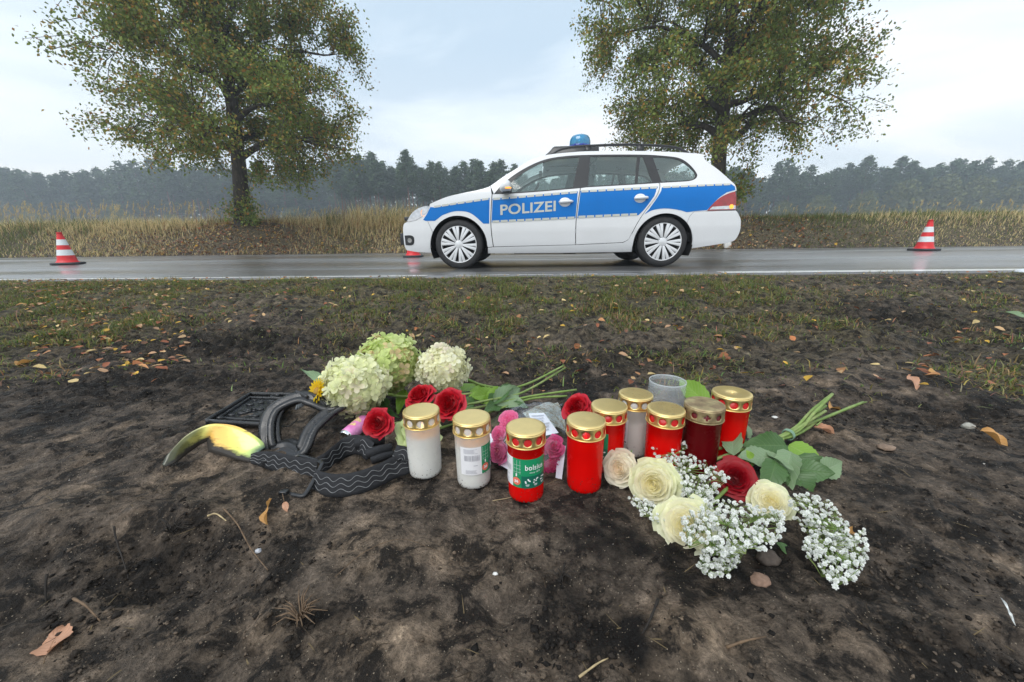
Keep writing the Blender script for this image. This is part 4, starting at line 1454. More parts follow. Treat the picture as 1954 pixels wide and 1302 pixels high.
TAILLAMP = sm([(1.742, .655), (1.786, .718), (1.876, .797), (1.975, .847), (2.066, .873)], 4) + [(2.088, .80), (2.096, .665)]
HEADL = sm([(-1.93, .588), (-1.862, .677), (-1.771, .737), (-1.66, .768)], 4) + sm([(-1.615, .757), (-1.629, .721), (-1.692, .658), (-1.793, .606), (-1.895, .584)], 3)
for S in (-1, 1):
    fend = panel('front_fender', [(-1.618, .757)] + HOODL[1:] + [(-.86, .985)] + sh(DF, -GAP) + [(-.908, .262)] + arc(AF[0], AF[1], RA, 0, 152, 22) + [(-1.66, .62), (-1.694, .655), (-1.632, .72)], M_PAINT, car, side=S)
    panel('front_bumper', [(-1.664, .617), (-1.694, .652), (-1.793, .602), (-1.895, .580)] + NOSE + [(-1.839, .211), (-1.638, .198)] + arc(AF[0], AF[1], RA, 180, 153, 6)[1:], M_PAINT, car, side=S)
    dfr = panel('front_door', sh(DF[::-1], GAP) + sh(BELT1, 0, -.001) + sh(DS, -GAP), M_PAINT, car, side=S)
    drr = panel('rear_door', sh(DS[::-1], GAP) + sh(BELT2, 0, -.001) + sh(DR, -GAP) + [(.30, .286)], M_PAINT, car, side=S)
    panel('sill', [(-.908, .256), (-.838, .263), (.189, .276), (.770, .296), (.826, .322), (.868, .405)] + [(.892, .283), (.893, .183), (-.0, .180), (-.913, .184)], M_PAINT, car, side=S)
    panel('rear_quarter', WINUP[:-1] + [(-.818, .890), (-.858, .99)] + ROOFL + [(1.735, 1.303)] + REAR1 + TAILLAMP[:-2][::-1] + [(1.725, .650), (1.585, .648), (1.54, .60)]
          + arc(AR_[0], AR_[1], RA, 44, 178, 24) + sh(DR[::-1], GAP)[2:], M_PAINT, car, side=S)
    panel('rear_bumper', [(1.543, .597), (1.587, .645), (1.742, .648)] + REAR2 + [(1.758, .237), (1.622, .217)] + arc(AR_[0], AR_[1], RA, 0, 43, 10), M_PAINT, car, side=S)
    # glasshouse
    G1 = sm([(-.612, 1.024), (-.49, 1.115), (-.357, 1.193), (-.223, 1.252), (-.046, 1.293), (.224, 1.311)], 4) + [(.136, .948)] + sm([(-.27, .917), (-.596, .906)], 4)
    G2 = [(.356, 1.313), (.916, 1.304), (.877, .982), (.317, .960)]
    G3 = [(.953, 1.299), (.985, 1.294), (1.084, .995), (.909, .983)]
    G4 = sm([(1.102, 1.289), (1.223, 1.284), (1.362, 1.264), (1.451, 1.224), (1.55, 1.14), (1.597, 1.075), (1.571, 1.026), (1.466, 1.005), (1.209, .997), (1.19, 1.003)], 4)
    panel('window_trim', WINALL, M_TRIM, car, holes=(G1, G2, G3, G4), off=-.004, flange=.02, step=.07, side=S)
    for g in (G1, G2, G3, G4):
        panel('window_pane', g, M_CGLASS, car, off=-.010, flange=0, step=.09, side=S)
    # blue bands and reflective blocks
    panel('blue_stripe', sm([(-1.707, .604), (-1.678, .590)], 2) + [(-1.556, .588)] + sm([(-1.459, .653), (-1.342, .689), (-1.247, .698), (-1.139, .684), (-1.051, .635), (-.953, .546)], 4) + [(-.880, .545), (-.868, .845), (-1.113, .812), (-1.384, .773), (-1.558, .747), (-1.604, .752), (-1.656, .668)],
          M_BLUE, fend, off=.0025, flange=0, side=S)
    panel('blue_stripe', [(-.832, .836), (.196, .902), (.174, .592), (-.850, .558)], M_BLUE, dfr, off=.0025, flange=0, side=S)
    panel('blue_stripe', [(.228, .908), (1.147, .940)] + sm([(1.103, .831), (.999, .688), (.928, .616)], 4) + [(.196, .593)], M_BLUE, drr, off=.0025, flange=0, side=S)
    panel('blue_stripe', [(1.192, .928), (1.678, .954), (2.011, .962), (2.062, .930), (2.070, .890)] + sm([(1.963, .863), (1.856, .789), (1.738, .662)], 4) + [(1.585, .652)] + sm([(1.500, .642), (1.422, .664), (1.323, .682), (1.215, .688), (1.087, .670), (.999, .624)], 4) + sm([(1.046, .677), (1.136, .81), (1.180, .886)], 4),
          M_BLUE, car, off=.0025, flange=0, side=S)

    def blocks(a, b_, cnt, h, par):
        mbk = MB()
        for k in range(cnt):
            f0, f1 = (k + .08) / cnt, (k + .92) / cnt
            q = []
            for f_, dz_ in ((f0, -h / 2), (f1, -h / 2), (f1, h / 2), (f0, h / 2)):
                x = a[0] + (b_[0] - a[0]) * f_; z = a[1] + (b_[1] - a[1]) * f_ + dz_
                q.append((x, S * (float(cf(x, z)) + .0050), z))
            mbk.add(q, [(0, 1, 2, 3) if S < 0 else (3, 2, 1, 0)])
        return mbk.build('reflective_strip', M_REFL, par, smooth=False)
    blocks((-1.565, .752), (-.871, .836), 7, .024, fend)
    blocks((-.832, .830), (.194, .894), 10, .026, dfr)
    blocks((.230, .900), (1.143, .932), 9, .026, drr)
    blocks((1.198, .931), (2.015, .956), 8, .022, car)
    blocks((-.848, .567), (.170, .600), 10, .026, dfr)
    blocks((.200, .606), (.917, .627), 7, .026, drr)
    # door handles: bowl and bar
    for hx, hz_, par in ((.056, .783, dfr), (.949, .811, drr)):
        hm = MB()
        yb = float(cf(hx, hz_))
        Vh = []; Fh = []
        for i in range(6):
            r_ = i / 5
            for k in range(20):
                a = 2 * PI * k / 20
                Vh.append((hx - .012 + .070 * r_ * math.cos(a), S * (yb + .004 + .010 * math.cos(r_ * PI / 2) ** .6), hz_ - .004 + .054 * r_ * math.sin(a)))
        for i in range(5):
            for k in range(20):
                k2 = (k + 1) % 20
                q = (i * 20 + k, i * 20 + k2, (i + 1) * 20 + k2, (i + 1) * 20 + k)
                Fh.append(q if S < 0 else q[::-1])
        hm.add(Vh, Fh)
        hm.tube([(hx - .082, S * (yb + .012), hz_ - .004), (hx - .06, S * (yb + .026), hz_), (hx, S * (yb + .032), hz_ + .002), (hx + .06, S * (yb + .026), hz_ + .004), (hx + .078, S * (yb + .010), hz_ + .004)], [.014, .018, .020, .018, .014], 8)
        hm.build('handle', M_PAINT, par)
    # lamps
    panel('head_lamp', HEADL, M_CLEARL, car, off=.003, flange=.01, step=.03, side=S)
    hl = MB(); hx, hz_ = -1.70, .682
    hl.lathe([(0, .012), (.03, .008), (.038, 0)], 14)
    oo = hl.build('indicator_lamp', M_AMBER, car)
    oo.location = (hx, S * (float(cf(hx, hz_)) + .002), hz_); oo.rotation_euler = (R_(90) * -S * -1 if S < 0 else R_(-90), 0, 0)
    oo.scale = (.8, 1.1, 1)
    panel('fog_lamp_grille', sm([(-1.985, .418), (-1.90, .420), (-1.858, .40), (-1.852, .36), (-1.865, .315), (-1.905, .296), (-1.985, .300)], 3), M_TRIM, car, off=.003, flange=.01, step=.03, side=S)
    fl = panel('fog_lamp', arc(-1.915, .358, .030, 0, 345, 14), M_CLEARL, car, off=.007, flange=.004, step=.02, side=S)
    tl = panel('tail_lamp', TAILLAMP, M_REDL, car, off=.002, flange=.01, step=.03, side=S)
    panel('clear_band', [(1.765, .668), (1.80, .700), (2.085, .715), (2.090, .672)], M_CLEARL, tl, off=.0045, flange=0, step=.03, side=S)
    panel('indicator_lamp', arc(2.035, .700, .026, 0, 345, 12), M_AMBER, tl, off=.009, flange=.004, step=.02, side=S)
    # mirror
    mm_ = MB()
    ring = sm([(-.656, 1.051), (-.605, 1.013), (-.598, .936), (-.622, .910), (-.711, .905), (-.744, .943), (-.712, 1.008), (-.656, 1.051)], 4)[:-1]
    ring = [((a + .67) * .94 - .668, (b_ - .97) * .94 + .963) for a, b_ in ring]
    cxm, czm = -.668, .965
    yb = float(cf(-.67, .95))
    secs = [(.02, .45), (.05, .88), (.10, 1.0), (.16, .97), (.20, .75), (.215, .3)]
    Vm = []; nm = len(ring)
    for oy, sc in secs:
        for a, b_ in ring: Vm.append((cxm + (a - cxm) * sc, S * (yb + oy), czm + (b_ - czm) * sc))
    Fm = []
    for i in range(len(secs) - 1):
        for k in range(nm):
            k2 = (k + 1) % nm
            q = (i * nm + k, i * nm + k2, (i + 1) * nm + k2, (i + 1) * nm + k)
            Fm.append(q if S > 0 else q[::-1])
    Fm.append(tuple(range((len(secs) - 1) * nm, len(secs) * nm)) if S > 0 else tuple(range(len(secs) * nm - 1, (len(secs) - 1) * nm - 1, -1)))
    mm_.add(Vm, Fm)
    mir = mm_.build('wing_mirror', M_PAINT, car)
    am = MB(); am.box((-.70, yb + .02 if S > 0 else -yb - .15, .885), (-.62, yb + .15 if S > 0 else -yb - .02, .918)); bevel_mod(am.build('mirror_foot', M_TRIM, mir, smooth=False), .01)
    am = MB(); am.tube([(-.665, S * (yb + .212), .935), (-.625, S * (yb + .20), .937), (-.602, S * (yb + .165), .939)], [.008, .012, .008], 6); am.build('indicator_lamp', M_AMBER, mir)
    # roof rail
    rl = MB()
    rl.tube(catmull([(-.12, S * .575, 1.36), (.0, S * .572, 1.425), (.2, S * .57, 1.452), (.458, S * .57, 1.460), (.838, S * .57, 1.462), (1.262, S * .57, 1.437), (1.441, S * .57, 1.408), (1.575, S * .57, 1.345)], 4), .016, 8, squash=(1.0, 1.3))
    for fx_ in (.34, .98):
        rl.box((fx_ - .04, S * .57 - .018, 1.35), (fx_ + .04, S * .57 + .018, 1.455))
    rl.build('roof_rail', M_TRIM, car)

# lettering on the front doors
def text_mesh(s, bold=.012, sp=1.0):
    cu = bpy.data.curves.new('txt', 'FONT')
    cu.body = s; cu.offset = bold; cu.space_character = sp; cu.resolution_u = 4
    to = bpy.data.objects.new('txt', cu)
    COL.objects.link(to)
    bpy.context.view_layer.update()
    me = to.to_mesh()
    v = np.array([q.co[:] for q in me.vertices]); f = [tuple(p.vertices) for p in me.polygons]
    to.to_mesh_clear()
    bpy.data.objects.remove(to); bpy.data.curves.remove(cu)
    v[:, :2] -= v[:, :2].min(0)
    v[:, :2] /= v[:, :2].max(0)
    return v, f


tv, tf = text_mesh('POLIZEI', .02, 1.02)
for S, par in ((-1, [c for c in car.children if c.name.startswith('front_door')][0]), (1, [c for c in car.children if c.name.startswith('front_door')][1])):
    u_ = tv[:, 0] if S < 0 else 1 - tv[:, 0]
    x = -.739 + .672 * u_
    z = .641 + .037 * u_ + tv[:, 1] * .122
    Vt = np.stack([x, S * (cf(x, z) + .0055), z], 1)
    mk('lettering', Vt, [q if S < 0 else q for q in tf], M_REFL, par, smooth=False)


def cross(name, chain, mat, crown=.03, bulge=0.0, n=14, yo=0.0, parent=car):
    """sheet that spans the car from side to side along an outline chain"""
    Vc_ = []
    for (x, z) in chain:
        w_ = float(cf(x, z)) - yo
        for j in range(n + 1):
            s = -1 + 2 * j / n
            Vc_.append((x + bulge * (1 - s * s), w_ * s, z + crown * (1 - s ** 4)))
    Fc_ = [(i * (n + 1) + j, (i + 1) * (n + 1) + j, (i + 1) * (n + 1) + j + 1, i * (n + 1) + j + 1) for i in range(len(chain) - 1) for j in range(n)]
    return mk(name, Vc_, Fc_, mat, parent, smooth=True)


cross('bonnet', [p for p in TOP if p[0] <= -.84], M_PAINT, .03)
cross('windscreen', [p for p in TOP if -.86 <= p[0] <= -.16], M_CGLASS, .02, -.02)
cross('roof', [p for p in TOP if p[0] >= -.19] + [(1.735, 1.303)], M_PAINT, .035)
cross('rear_window', [(1.70, 1.285)] + REAR1[1:10], M_CGLASS, .01, .03)
cross('tailgate', REAR1[9:] + [(2.098, .655)], M_PAINT, .0, .06)
cross('tail_bumper', REAR2, M_PAINT, .0, .06)
cross('nose', [(-1.66, .772), (-1.77, .735), (-1.862, .675), (-1.93, .585)] + NOSE[1:], M_PAINT, .0, -.10)
gl_ = MB(); gl_.box((-2.075, -.45, .615), (-2.0, .45, .665)); gl_.box((-2.118, -.55, .30), (-2.07, .55, .45)); bevel_mod(gl_.build('grille', M_TRIM, car, smooth=False), .01)

# wheels
def wheel_parts(par):
    ty = MB()
    prof = [(.200, -.085), (.218, -.100), (.240, -.107), (.272, -.104), (.292, -.092), (.301, -.070), (.303, 0), (.301, .070), (.292, .092), (.272, .104), (.240, .107), (.218, .100), (.200, .085)]
    ty.lathe(prof, 56)
    ob = ty.build('tyre', M_RUBBER, par); ob.rotation_euler = (R_(90), 0, 0)
    # grooves of the tread
    hb_ = MB()
    hb_.lathe([(.222, -.078), (.222, .086), (.217, .096), (.204, .097), (.198, .086), (.198, .06)], 56)
    hb_.lathe([(.052, .080), (.050, .093), (.036, .099), (0, .100)], 24)
    for i in range(10):
        a0 = 2 * PI * (i + .5) / 10
        for sgn in (-1, 1):
            a1 = a0 + sgn * .138
            ax, ay = math.cos(a0 + sgn * .40), math.sin(a0 + sgn * .40)
            p0 = Vector((math.cos(a1 + sgn * .06) * .205, math.sin(a1 + sgn * .06) * .205, .090))
            p1 = Vector((math.cos(a0 + sgn * .24) * .048, math.sin(a0 + sgn * .24) * .048, .093))
            d = (p1 - p0).normalized(); sd = Vector((-d.y, d.x, 0))
            w0, w1 = .0185, .0078
            q = [p0 + sd * w0, p0 - sd * w0, p1 - sd * w1, p1 + sd * w1]
            topv = [v + Vector((0, 0, .006)) for v in q]
            inn = [v - Vector((0, 0, .020)) for v in q]
            hb_.add(topv + inn, [(0, 1, 2, 3), (4, 5, 1, 0), (5, 6, 2, 1), (6, 7, 3, 2), (7, 4, 0, 3)])
    ob = hb_.build('hubcap', M_ALLOY, par, smooth=False); ob.rotation_euler = (R_(90), 0, 0); ob.scale = (1.07, 1.07, 1.06)
    bevel_mod(ob, .003, 2)
    em = MB()
    em.tube([(.031 * math.cos(a), .031 * math.sin(a), .101) for a in np.linspace(0, 2 * PI, 25)], .0035, 5, cap=False)
    for pts in ([(-.014, .026), (0, .003), (.014, .026)], [(-.026, .012), (-.012, -.024), (0, -.002), (.012, -.024), (.026, .012)]):
        em.tube([(a, b_, .101) for a, b_ in pts], .003, 5)
    ob = em.build('hub_emblem', M_CHROME, par); ob.rotation_euler = (R_(90), 0, 0)
    dk = MB(); dk.lathe([(0, .068), (.195, .068), (.2, .03)], 32); dk.lathe([(.2, -.06), (0, -.06)], 32)  # black backing discs: shade between the spokes put into their colour
    ob = dk.build('backing_disc', M_DARK, par); ob.rotation_euler = (R_(90), 0, 0)


for wx, spin in ((-1.273, .16), (1.253, .05)):
    for S in (-1, 1):
        w_ = bpy.data.objects.new('wheel', None); link(w_, car)
        w_.location = (wx, S * .765, .300)
        w_.rotation_euler = (0, spin, 0) if S < 0 else (0, spin, PI)
        wheel_parts(w_)
        # lining of the wheel housing
        wl = MB()
        for k in range(2):
            pass
        Vw = []; A = np.linspace(-25, 205, 30)
        for a in A:
            for yv in (.868 if k else .868, .52):
                Vw.append((wx + (.366 if yv > .8 else .36) * math.cos(R_(a)), S * min(yv, float(cf(wx, .3)) - .012), .283 + .366 * math.sin(R_(a))))
        wl.add(Vw, [(2 * i, 2 * i + 2, 2 * i + 3, 2 * i + 1) for i in range(len(A) - 1)])
        wl.add([(wx, S * .52, .283)] + [(wx + .36 * math.cos(R_(a)), S * .52, .283 + .366 * math.sin(R_(a))) for a in A], [(0, i + 1, i + 2) for i in range(len(A) - 1)])
        wl.build('wheel_housing', M_DARK, car)

ub = MB(); ub.box((-1.9, -.66, .215), (1.75, .66, .26))
ub.tube([(-.6, -.3, .19), (.6, -.32, .185), (1.6, -.4, .24), (2.0, -.42, .26)], .035, 8)
ub.box((.05, -.78, .165), (.20, -.60, .21)); ub.box((1.0, -.60, .160), (1.45, .60, .23))
ub.build('underbody', M_DARK, car, smooth=False)
# cabin
cb = MB(); cb.box((-.9, -.78, .30), (1.95, .78, .42)); cb.box((-.95, -.74, .42), (-.62, .74, .90)); cb.box((.55, -.6, .42), (1.0, .6, .62)); cb.box((1.02, -.62, .42), (1.15, .62, .93))
bevel_mod(cb.build('cabin_floor', M_DARK, car, smooth=False), .03, 3)


def seat(x, y):
    s_ = MB()

    def pad(c, hx_, hy_, hz2, tilt):
        Vv = []
        nu, nv = 8, 12
        for i in range(nu + 1):
            th = PI * i / nu - PI / 2
            for k in range(nv):
                p_ = 2 * PI * k / nv
                cx_ = math.copysign(abs(math.cos(p_)) ** .6, math.cos(p_)) * math.cos(th) ** .5
                sy_ = math.copysign(abs(math.sin(p_)) ** .6, math.sin(p_)) * math.cos(th) ** .5
                zz_ = math.copysign(abs(math.sin(th)) ** .6, math.sin(th))
                px_, pz_ = cx_ * hx_, zz_ * hz2
                Vv.append((c[0] + px_ * math.cos(tilt) + pz_ * math.sin(tilt), c[1] + sy_ * hy_, c[2] - px_ * math.sin(tilt) + pz_ * math.cos(tilt)))
        s_.add(Vv, [(i * nv + k, i * nv + (k + 1) % nv, (i + 1) * nv + (k + 1) % nv, (i + 1) * nv + k) for i in range(nu) for k in range(nv)])
    pad((x - .2, y, .52), .27, .24, .09, -.1)
    pad((x + .12, y, .82), .08, .24, .32, .25)
    pad((x + .235, y, 1.185), .05, .13, .085, .2)
    s_.tube([(x + .2, y - .05, 1.05), (x + .22, y - .05, 1.15)], .008, 6); s_.tube([(x + .2, y + .05, 1.05), (x + .22, y + .05, 1.15)], .008, 6)
    return s_.build('seat', M_SEAT, car)


seat(.2, -.36); seat(.2, .36)
st = MB()
ctr = Vector((-.34, -.36, .90)); ax1 = Vector((0, 1, 0)); ax2 = Vector((.42, 0, .9)).normalized()
st.tube([ctr + ax1 * (.185 * math.cos(a)) + ax2 * (.185 * math.sin(a)) for a in np.linspace(0, 2 * PI, 33)], .015, 8, cap=False)
for a in (0, PI, -PI / 2):
    st.tube([ctr, ctr + ax1 * (.18 * math.cos(a)) + ax2 * (.18 * math.sin(a))], .018, 6)
st.tube([ctr, ctr + Vector((-.3, 0, -.14))], .03, 8)
st.build('steering_wheel', M_TRIM, car)
rm = MB(); rm.box((-.25, -.11, 1.20), (-.21, .11, 1.26)); bevel_mod(rm.build('rear_view_mirror', M_TRIM, car, smooth=False), .01)

# beacon on its roof housing
hs = MB()
prof = [(-.187, 1.385), (-.187, 1.406), (-.13, 1.45), (-.085, 1.498), (-.06, 1.512), (.118, 1.514), (.493, 1.510), (.52, 1.49), (.525, 1.40), (.525, 1.37)]
ys_ = [-.36, -.34, -.30, 0, .30, .34, .36]
sc_ = [.93, .985, 1, 1, 1, .985, .93]
Vh = []
for y, s in zip(ys_, sc_):
    for (x, z) in prof:
        Vh.append((.17 + (x - .17) * s, y, 1.36 + (z - 1.36) * s))
k = len(prof)
Fh = [(i * k + j, i * k + j + 1, (i + 1) * k + j + 1, (i + 1) * k + j) for i in range(len(ys_) - 1) for j in range(k - 1)]
Fh += [tuple(range(k - 1, -1, -1)), tuple((len(ys_) - 1) * k + j for j in range(k))]
hs.add(Vh, Fh)
hs.build('beacon_housing', M_TRIM, car, smooth=False)
bd = MB()
bd.lathe([(.134, .028), (.138, .05), (.136, .085), (.126, .118), (.106, .143), (.07, .158), (.03, .162), (0, .163)], 36)
bo = bd.build('beacon', M_BEACON, car); bo.location = (.285, -.19, 1.512)
bd = MB(); bd.lathe([(.120, 0), (.136, .004), (.140, .014), (.139, .027), (.133, .030)], 36)
for a in range(8):
    an = a * PI / 4 + .2
    bd.box((.134 * math.cos(an) - .008, .134 * math.sin(an) - .008, .012), (.134 * math.cos(an) + .008, .134 * math.sin(an) + .008, .036))
bd.build('beacon_skirt', M_BEACOND, bo, smooth=False)
bd = MB(); bd.lathe([(.055, .02), (.055, .10), (.03, .12), (0, .12)], 16); bd.build('beacon_lens', M_CLEARL, bo)

# ================================================================== traffic cones
M_CRED = simple('cone_red', (.62, .02, .025), rough=.42, var=.12, scale=14, bump=.15, bscale=60)
M_CWHITE = simple('cone_white_film', (.66, .70, .72), rough=.35, var=.06, scale=30)
M_CBASE = simple('cone_base_rubber', (.035, .037, .042), rough=.6, var=.2, scale=30, bump=.2)
CONE_H = .56


def traffic_cone(loc, rz, label, scl=1.0):
    c = empty('traffic_cone', loc, rz)
    c.scale = (scl, scl, scl)
    tag(c, label, 'traffic cone', 'traffic cones on the wet road')
    bs = MB()
    hw = .188; ch = .05
    oct_ = [(-hw + ch, -hw), (hw - ch, -hw), (hw, -hw + ch), (hw, hw - ch), (hw - ch, hw), (-hw + ch, hw), (-hw, hw - ch), (-hw, -hw + ch)]
    Vb_ = [(a, b_, .004) for a, b_ in oct_] + [(a, b_, .034) for a, b_ in oct_] + [(a * .9, b_ * .9, .042) for a, b_ in oct_]
    Fb_ = [tuple(range(7, -1, -1)), tuple(range(16, 24))] + [(i, (i + 1) % 8, 8 + (i + 1) % 8, 8 + i) for i in range(8)] + [(8 + i, 8 + (i + 1) % 8, 16 + (i + 1) % 8, 16 + i) for i in range(8)]
    bs.add(Vb_, Fb_)
    bs.build('base', M_CBASE, c, smooth=False)
    rad_ = lambda z: np.interp(z, [.038, .06, CONE_H], [.150, .135, .033])
    zs = [.040, .165, .265, .345, .445, CONE_H]
    names = ['red_band', 'white_band', 'red_band', 'white_band', 'red_band']
    for i in range(5):
        b_ = MB()
        z0, z1 = zs[i], zs[i + 1]
        wt = .0015 if i % 2 else 0
        pr = [(rad_(z0) + wt, z0)] + [(rad_(z0 + (z1 - z0) * q) + wt, z0 + (z1 - z0) * q) for q in (.25, .5, .75)] + [(rad_(z1) + wt, z1)]
        if i == 4:
            pr += [(rad_(z1) + .004, z1 + .002), (rad_(z1) + .004, z1 + .012), (rad_(z1) - .006, z1 + .014), (rad_(z1) - .008, z1 - .05)]
        if i == 0:
            pr = [(.158, .040), (.150, .050)] + pr[1:]
        b_.lathe(pr, 28)
        b_.build(names[i], M_CWHITE if i % 2 else M_CRED, c)
    return c


q = gp(131, 505, 0.0)
traffic_cone((q.x, q.y, .0), .5, 'striped cone on the wet road at the far left, before the reed grass', 1.02)
q = gp(1762, 478.5, 0.0)
traffic_cone((q.x, q.y, .0), .1, 'striped cone on the wet road behind the rear of the car', 1.10)
q = gp(789, 491, 0.0)
traffic_cone((q.x, q.y, .0), .1, 'striped cone hidden behind the car bumper with only its foot showing', 1.05)

ms_ = MB(); ms_.box((-.085, -.05, 0), (.085, .05, .16)); q = yp(1388, 466, 11.1)
o = bevel_mod(ms_.build('marker_stone', simple('white_stone', (.6, .6, .58), rough=.7, var=.15, bump=.4, bscale=60), smooth=False, loc=(q.x, 11.1, gz(q.x, 11.1) - .03)), .012)
tag(o, 'small square white marker stone on the far road edge behind the rear bumper', 'stone')
# ================================================================== grave candles
def plastic(name, col, through, rough=.25, clear=.25):
    """thin coloured plastic: part of the light goes through"""
    mt, t, b = nmat(name)
    b.inputs['Base Color'].default_value = (*col, 1)
    b.inputs['Roughness'].default_value = rough
    b.inputs['Coat Weight'].default_value = .3
    tcn = N(t, 'ShaderNodeTexCoord')
    nz = N(t, 'ShaderNodeTexNoise', {'Scale': 60.0, 'Detail': 3.0})
    t.links.new(tcn.outputs['Object'], nz.inputs['Vector'])
    mr = N(t, 'ShaderNodeMapRange', {'From Min': .3, 'From Max': .7, 'To Min': rough * .8, 'To Max': rough * 1.3})
    t.links.new(nz.outputs['Fac'], mr.inputs['Value']); t.links.new(mr.outputs[0], b.inputs['Roughness'])
    tl_ = N(t, 'ShaderNodeBsdfTranslucent', {'Color': (*[min(1, c * 1.0) for c in col], 1)})
    tp = N(t, 'ShaderNodeBsdfTransparent', {'Color': (*through, 1)})
    m1 = N(t, 'ShaderNodeMixShader'); m1.inputs[0].default_value = .45
    m2 = N(t, 'ShaderNodeMixShader'); m2.inputs[0].default_value = clear
    t.links.new(b.outputs[0], m1.inputs[1]); t.links.new(tl_.outputs[0], m1.inputs[2])
    t.links.new(m1.outputs[0], m2.inputs[1]); t.links.new(tp.outputs[0], m2.inputs[2])
    t.links.new(m2.outputs[0], t.nodes['Material Output'].inputs['Surface'])
    return mt


M_CUPW = plastic('white_cup_plastic', (.86, .86, .84), (.95, .95, .93), .3, .35)
M_CUPR = plastic('red_cup_plastic', (.86, .006, .004), (1, .05, .03), .22, .25)
M_CUPD = plastic('dark_red_cup_plastic', (.22, .004, .008), (.5, .02, .03), .25, .12)
M_CUPC = plastic('clear_cup_plastic', (.72, .76, .78), (.97, .98, .98), .12, .72)
M_WAXW = simple('white_wax', (.86, .85, .82), rough=.5, var=.04, scale=40, sss=.4, sssr=(.012, .010, .008))
M_WAXR = simple('red_wax', (.88, .02, .012), rough=.5, var=.05, scale=40)
M_WAXD = simple('dark_wax', (.16, .01, .015), rough=.5, var=.05, scale=40)
M_GOLD = simple('gold_lid', (.90, .68, .29), rough=.36, metal=.92, var=.03, scale=70)
M_GOLDD = simple('dull_gold_lid', (.46, .38, .21), rough=.55, metal=.8, var=.25, scale=120, two=(.34, .25, .15), bump=.25, bscale=400)
M_FLAME = emit_mat('candle_flame', (1.0, .42, .08), 9.0)
M_WICK = simple('wick', (.03, .025, .02), rough=.9)
M_LABW = simple('label_white', (.78, .78, .80), rough=.4, var=.03)
M_LABG = simple('label_green', (.012, .27, .115), rough=.4, var=.05)
M_LABD = simple('label_dark_green', (.006, .13, .085), rough=.4, var=.05)
M_LABR = simple('label_coral', (.80, .18, .12), rough=.4, var=.05)
M_PRINT = simple('print_white', (.85, .86, .85), rough=.45, var=.02)
M_PRINTK = simple('print_black', (.05, .05, .06), rough=.5, var=.05)
M_PRINTG = simple('print_grey', (.40, .40, .44), rough=.5, var=.05)
M_WATER = simple('water_drop', (.95, .95, .95), rough=.02, trans=1.0, ior=1.33, var=0)
TXT_B = text_mesh('bolsius', .012, 1.06)
TXT_S = text_mesh('since 1870', .004, 1.1)
TXT_36 = text_mesh('36', .03, .95)
M_MUD = simple('mud', (.06, .046, .035), rough=.9, var=.3, scale=300)
H_LID, R_LID = .121, .0312


def wrap(r, ang, z):
    return (r * math.cos(ang), r * math.sin(ang), z)


def cyl_patch(mb_, a0, a1, z0, z1, r, n=None):
    n = n or max(2, int(abs(a1 - a0) / .08))
    b0 = [wrap(r, a0 + (a1 - a0) * k / n, z0) for k in range(n + 1)] + [wrap(r, a0 + (a1 - a0) * k / n, z1) for k in range(n + 1)]
    mb_.add(b0, [(k, k + 1, n + 2 + k, n + 1 + k) for k in range(n)])


def cyl_disc(mb_, ac, zc, rad_, r, n=18):
    pts = [wrap(r, ac, zc)] + [wrap(r, ac + rad_ * math.cos(2 * PI * k / n) / r, zc + rad_ * math.sin(2 * PI * k / n)) for k in range(n)]
    mb_.add(pts, [(0, 1 + k, 1 + (k + 1) % n) for k in range(n)])


def cyl_text(mb_, txt, ac, z0, wd, ht, r):
    v, f = txt
    mb_.add([wrap(r, ac + (p[0] - .5) * wd / r, z0 + p[1] * ht) for p in v], f)


def lid_skirt(r, z0, z1, crosses, rot):
    L_ = 2 * PI * r
    nh = 10
    holes = []
    for k in range(nh):
        cx_ = L_ * (k + .5) / nh; cz_ = (z0 + z1) / 2 - .0005
        if crosses and k % 2:
            a, b_ = .0019, .0052
            holes.append([(cx_ - a, cz_ - b_), (cx_ + a, cz_ - b_), (cx_ + a, cz_ - a), (cx_ + b_, cz_ - a), (cx_ + b_, cz_ + a), (cx_ + a, cz_ + a), (cx_ + a, cz_ + b_), (cx_ - a, cz_ + b_), (cx_ - a, cz_ + a), (cx_ - b_, cz_ + a), (cx_ - b_, cz_ - a), (cx_ - a, cz_ - a)])
        else:
            rr_ = .0064 if not crosses else .0050
            holes.append([(cx_ + rr_ * math.cos(2 * PI * j / 18), cz_ + rr_ * math.sin(2 * PI * j / 18)) for j in range(18)])
    v, f, _ = tri2d([(0, z0), (L_, z0), (L_, z1), (0, z1)], holes, .004, .004)
    V_ = [wrap(r, rot + p[0] / r, p[1]) for p in v]
    return V_, [tuple(q) for q in f]


_skirts = {}


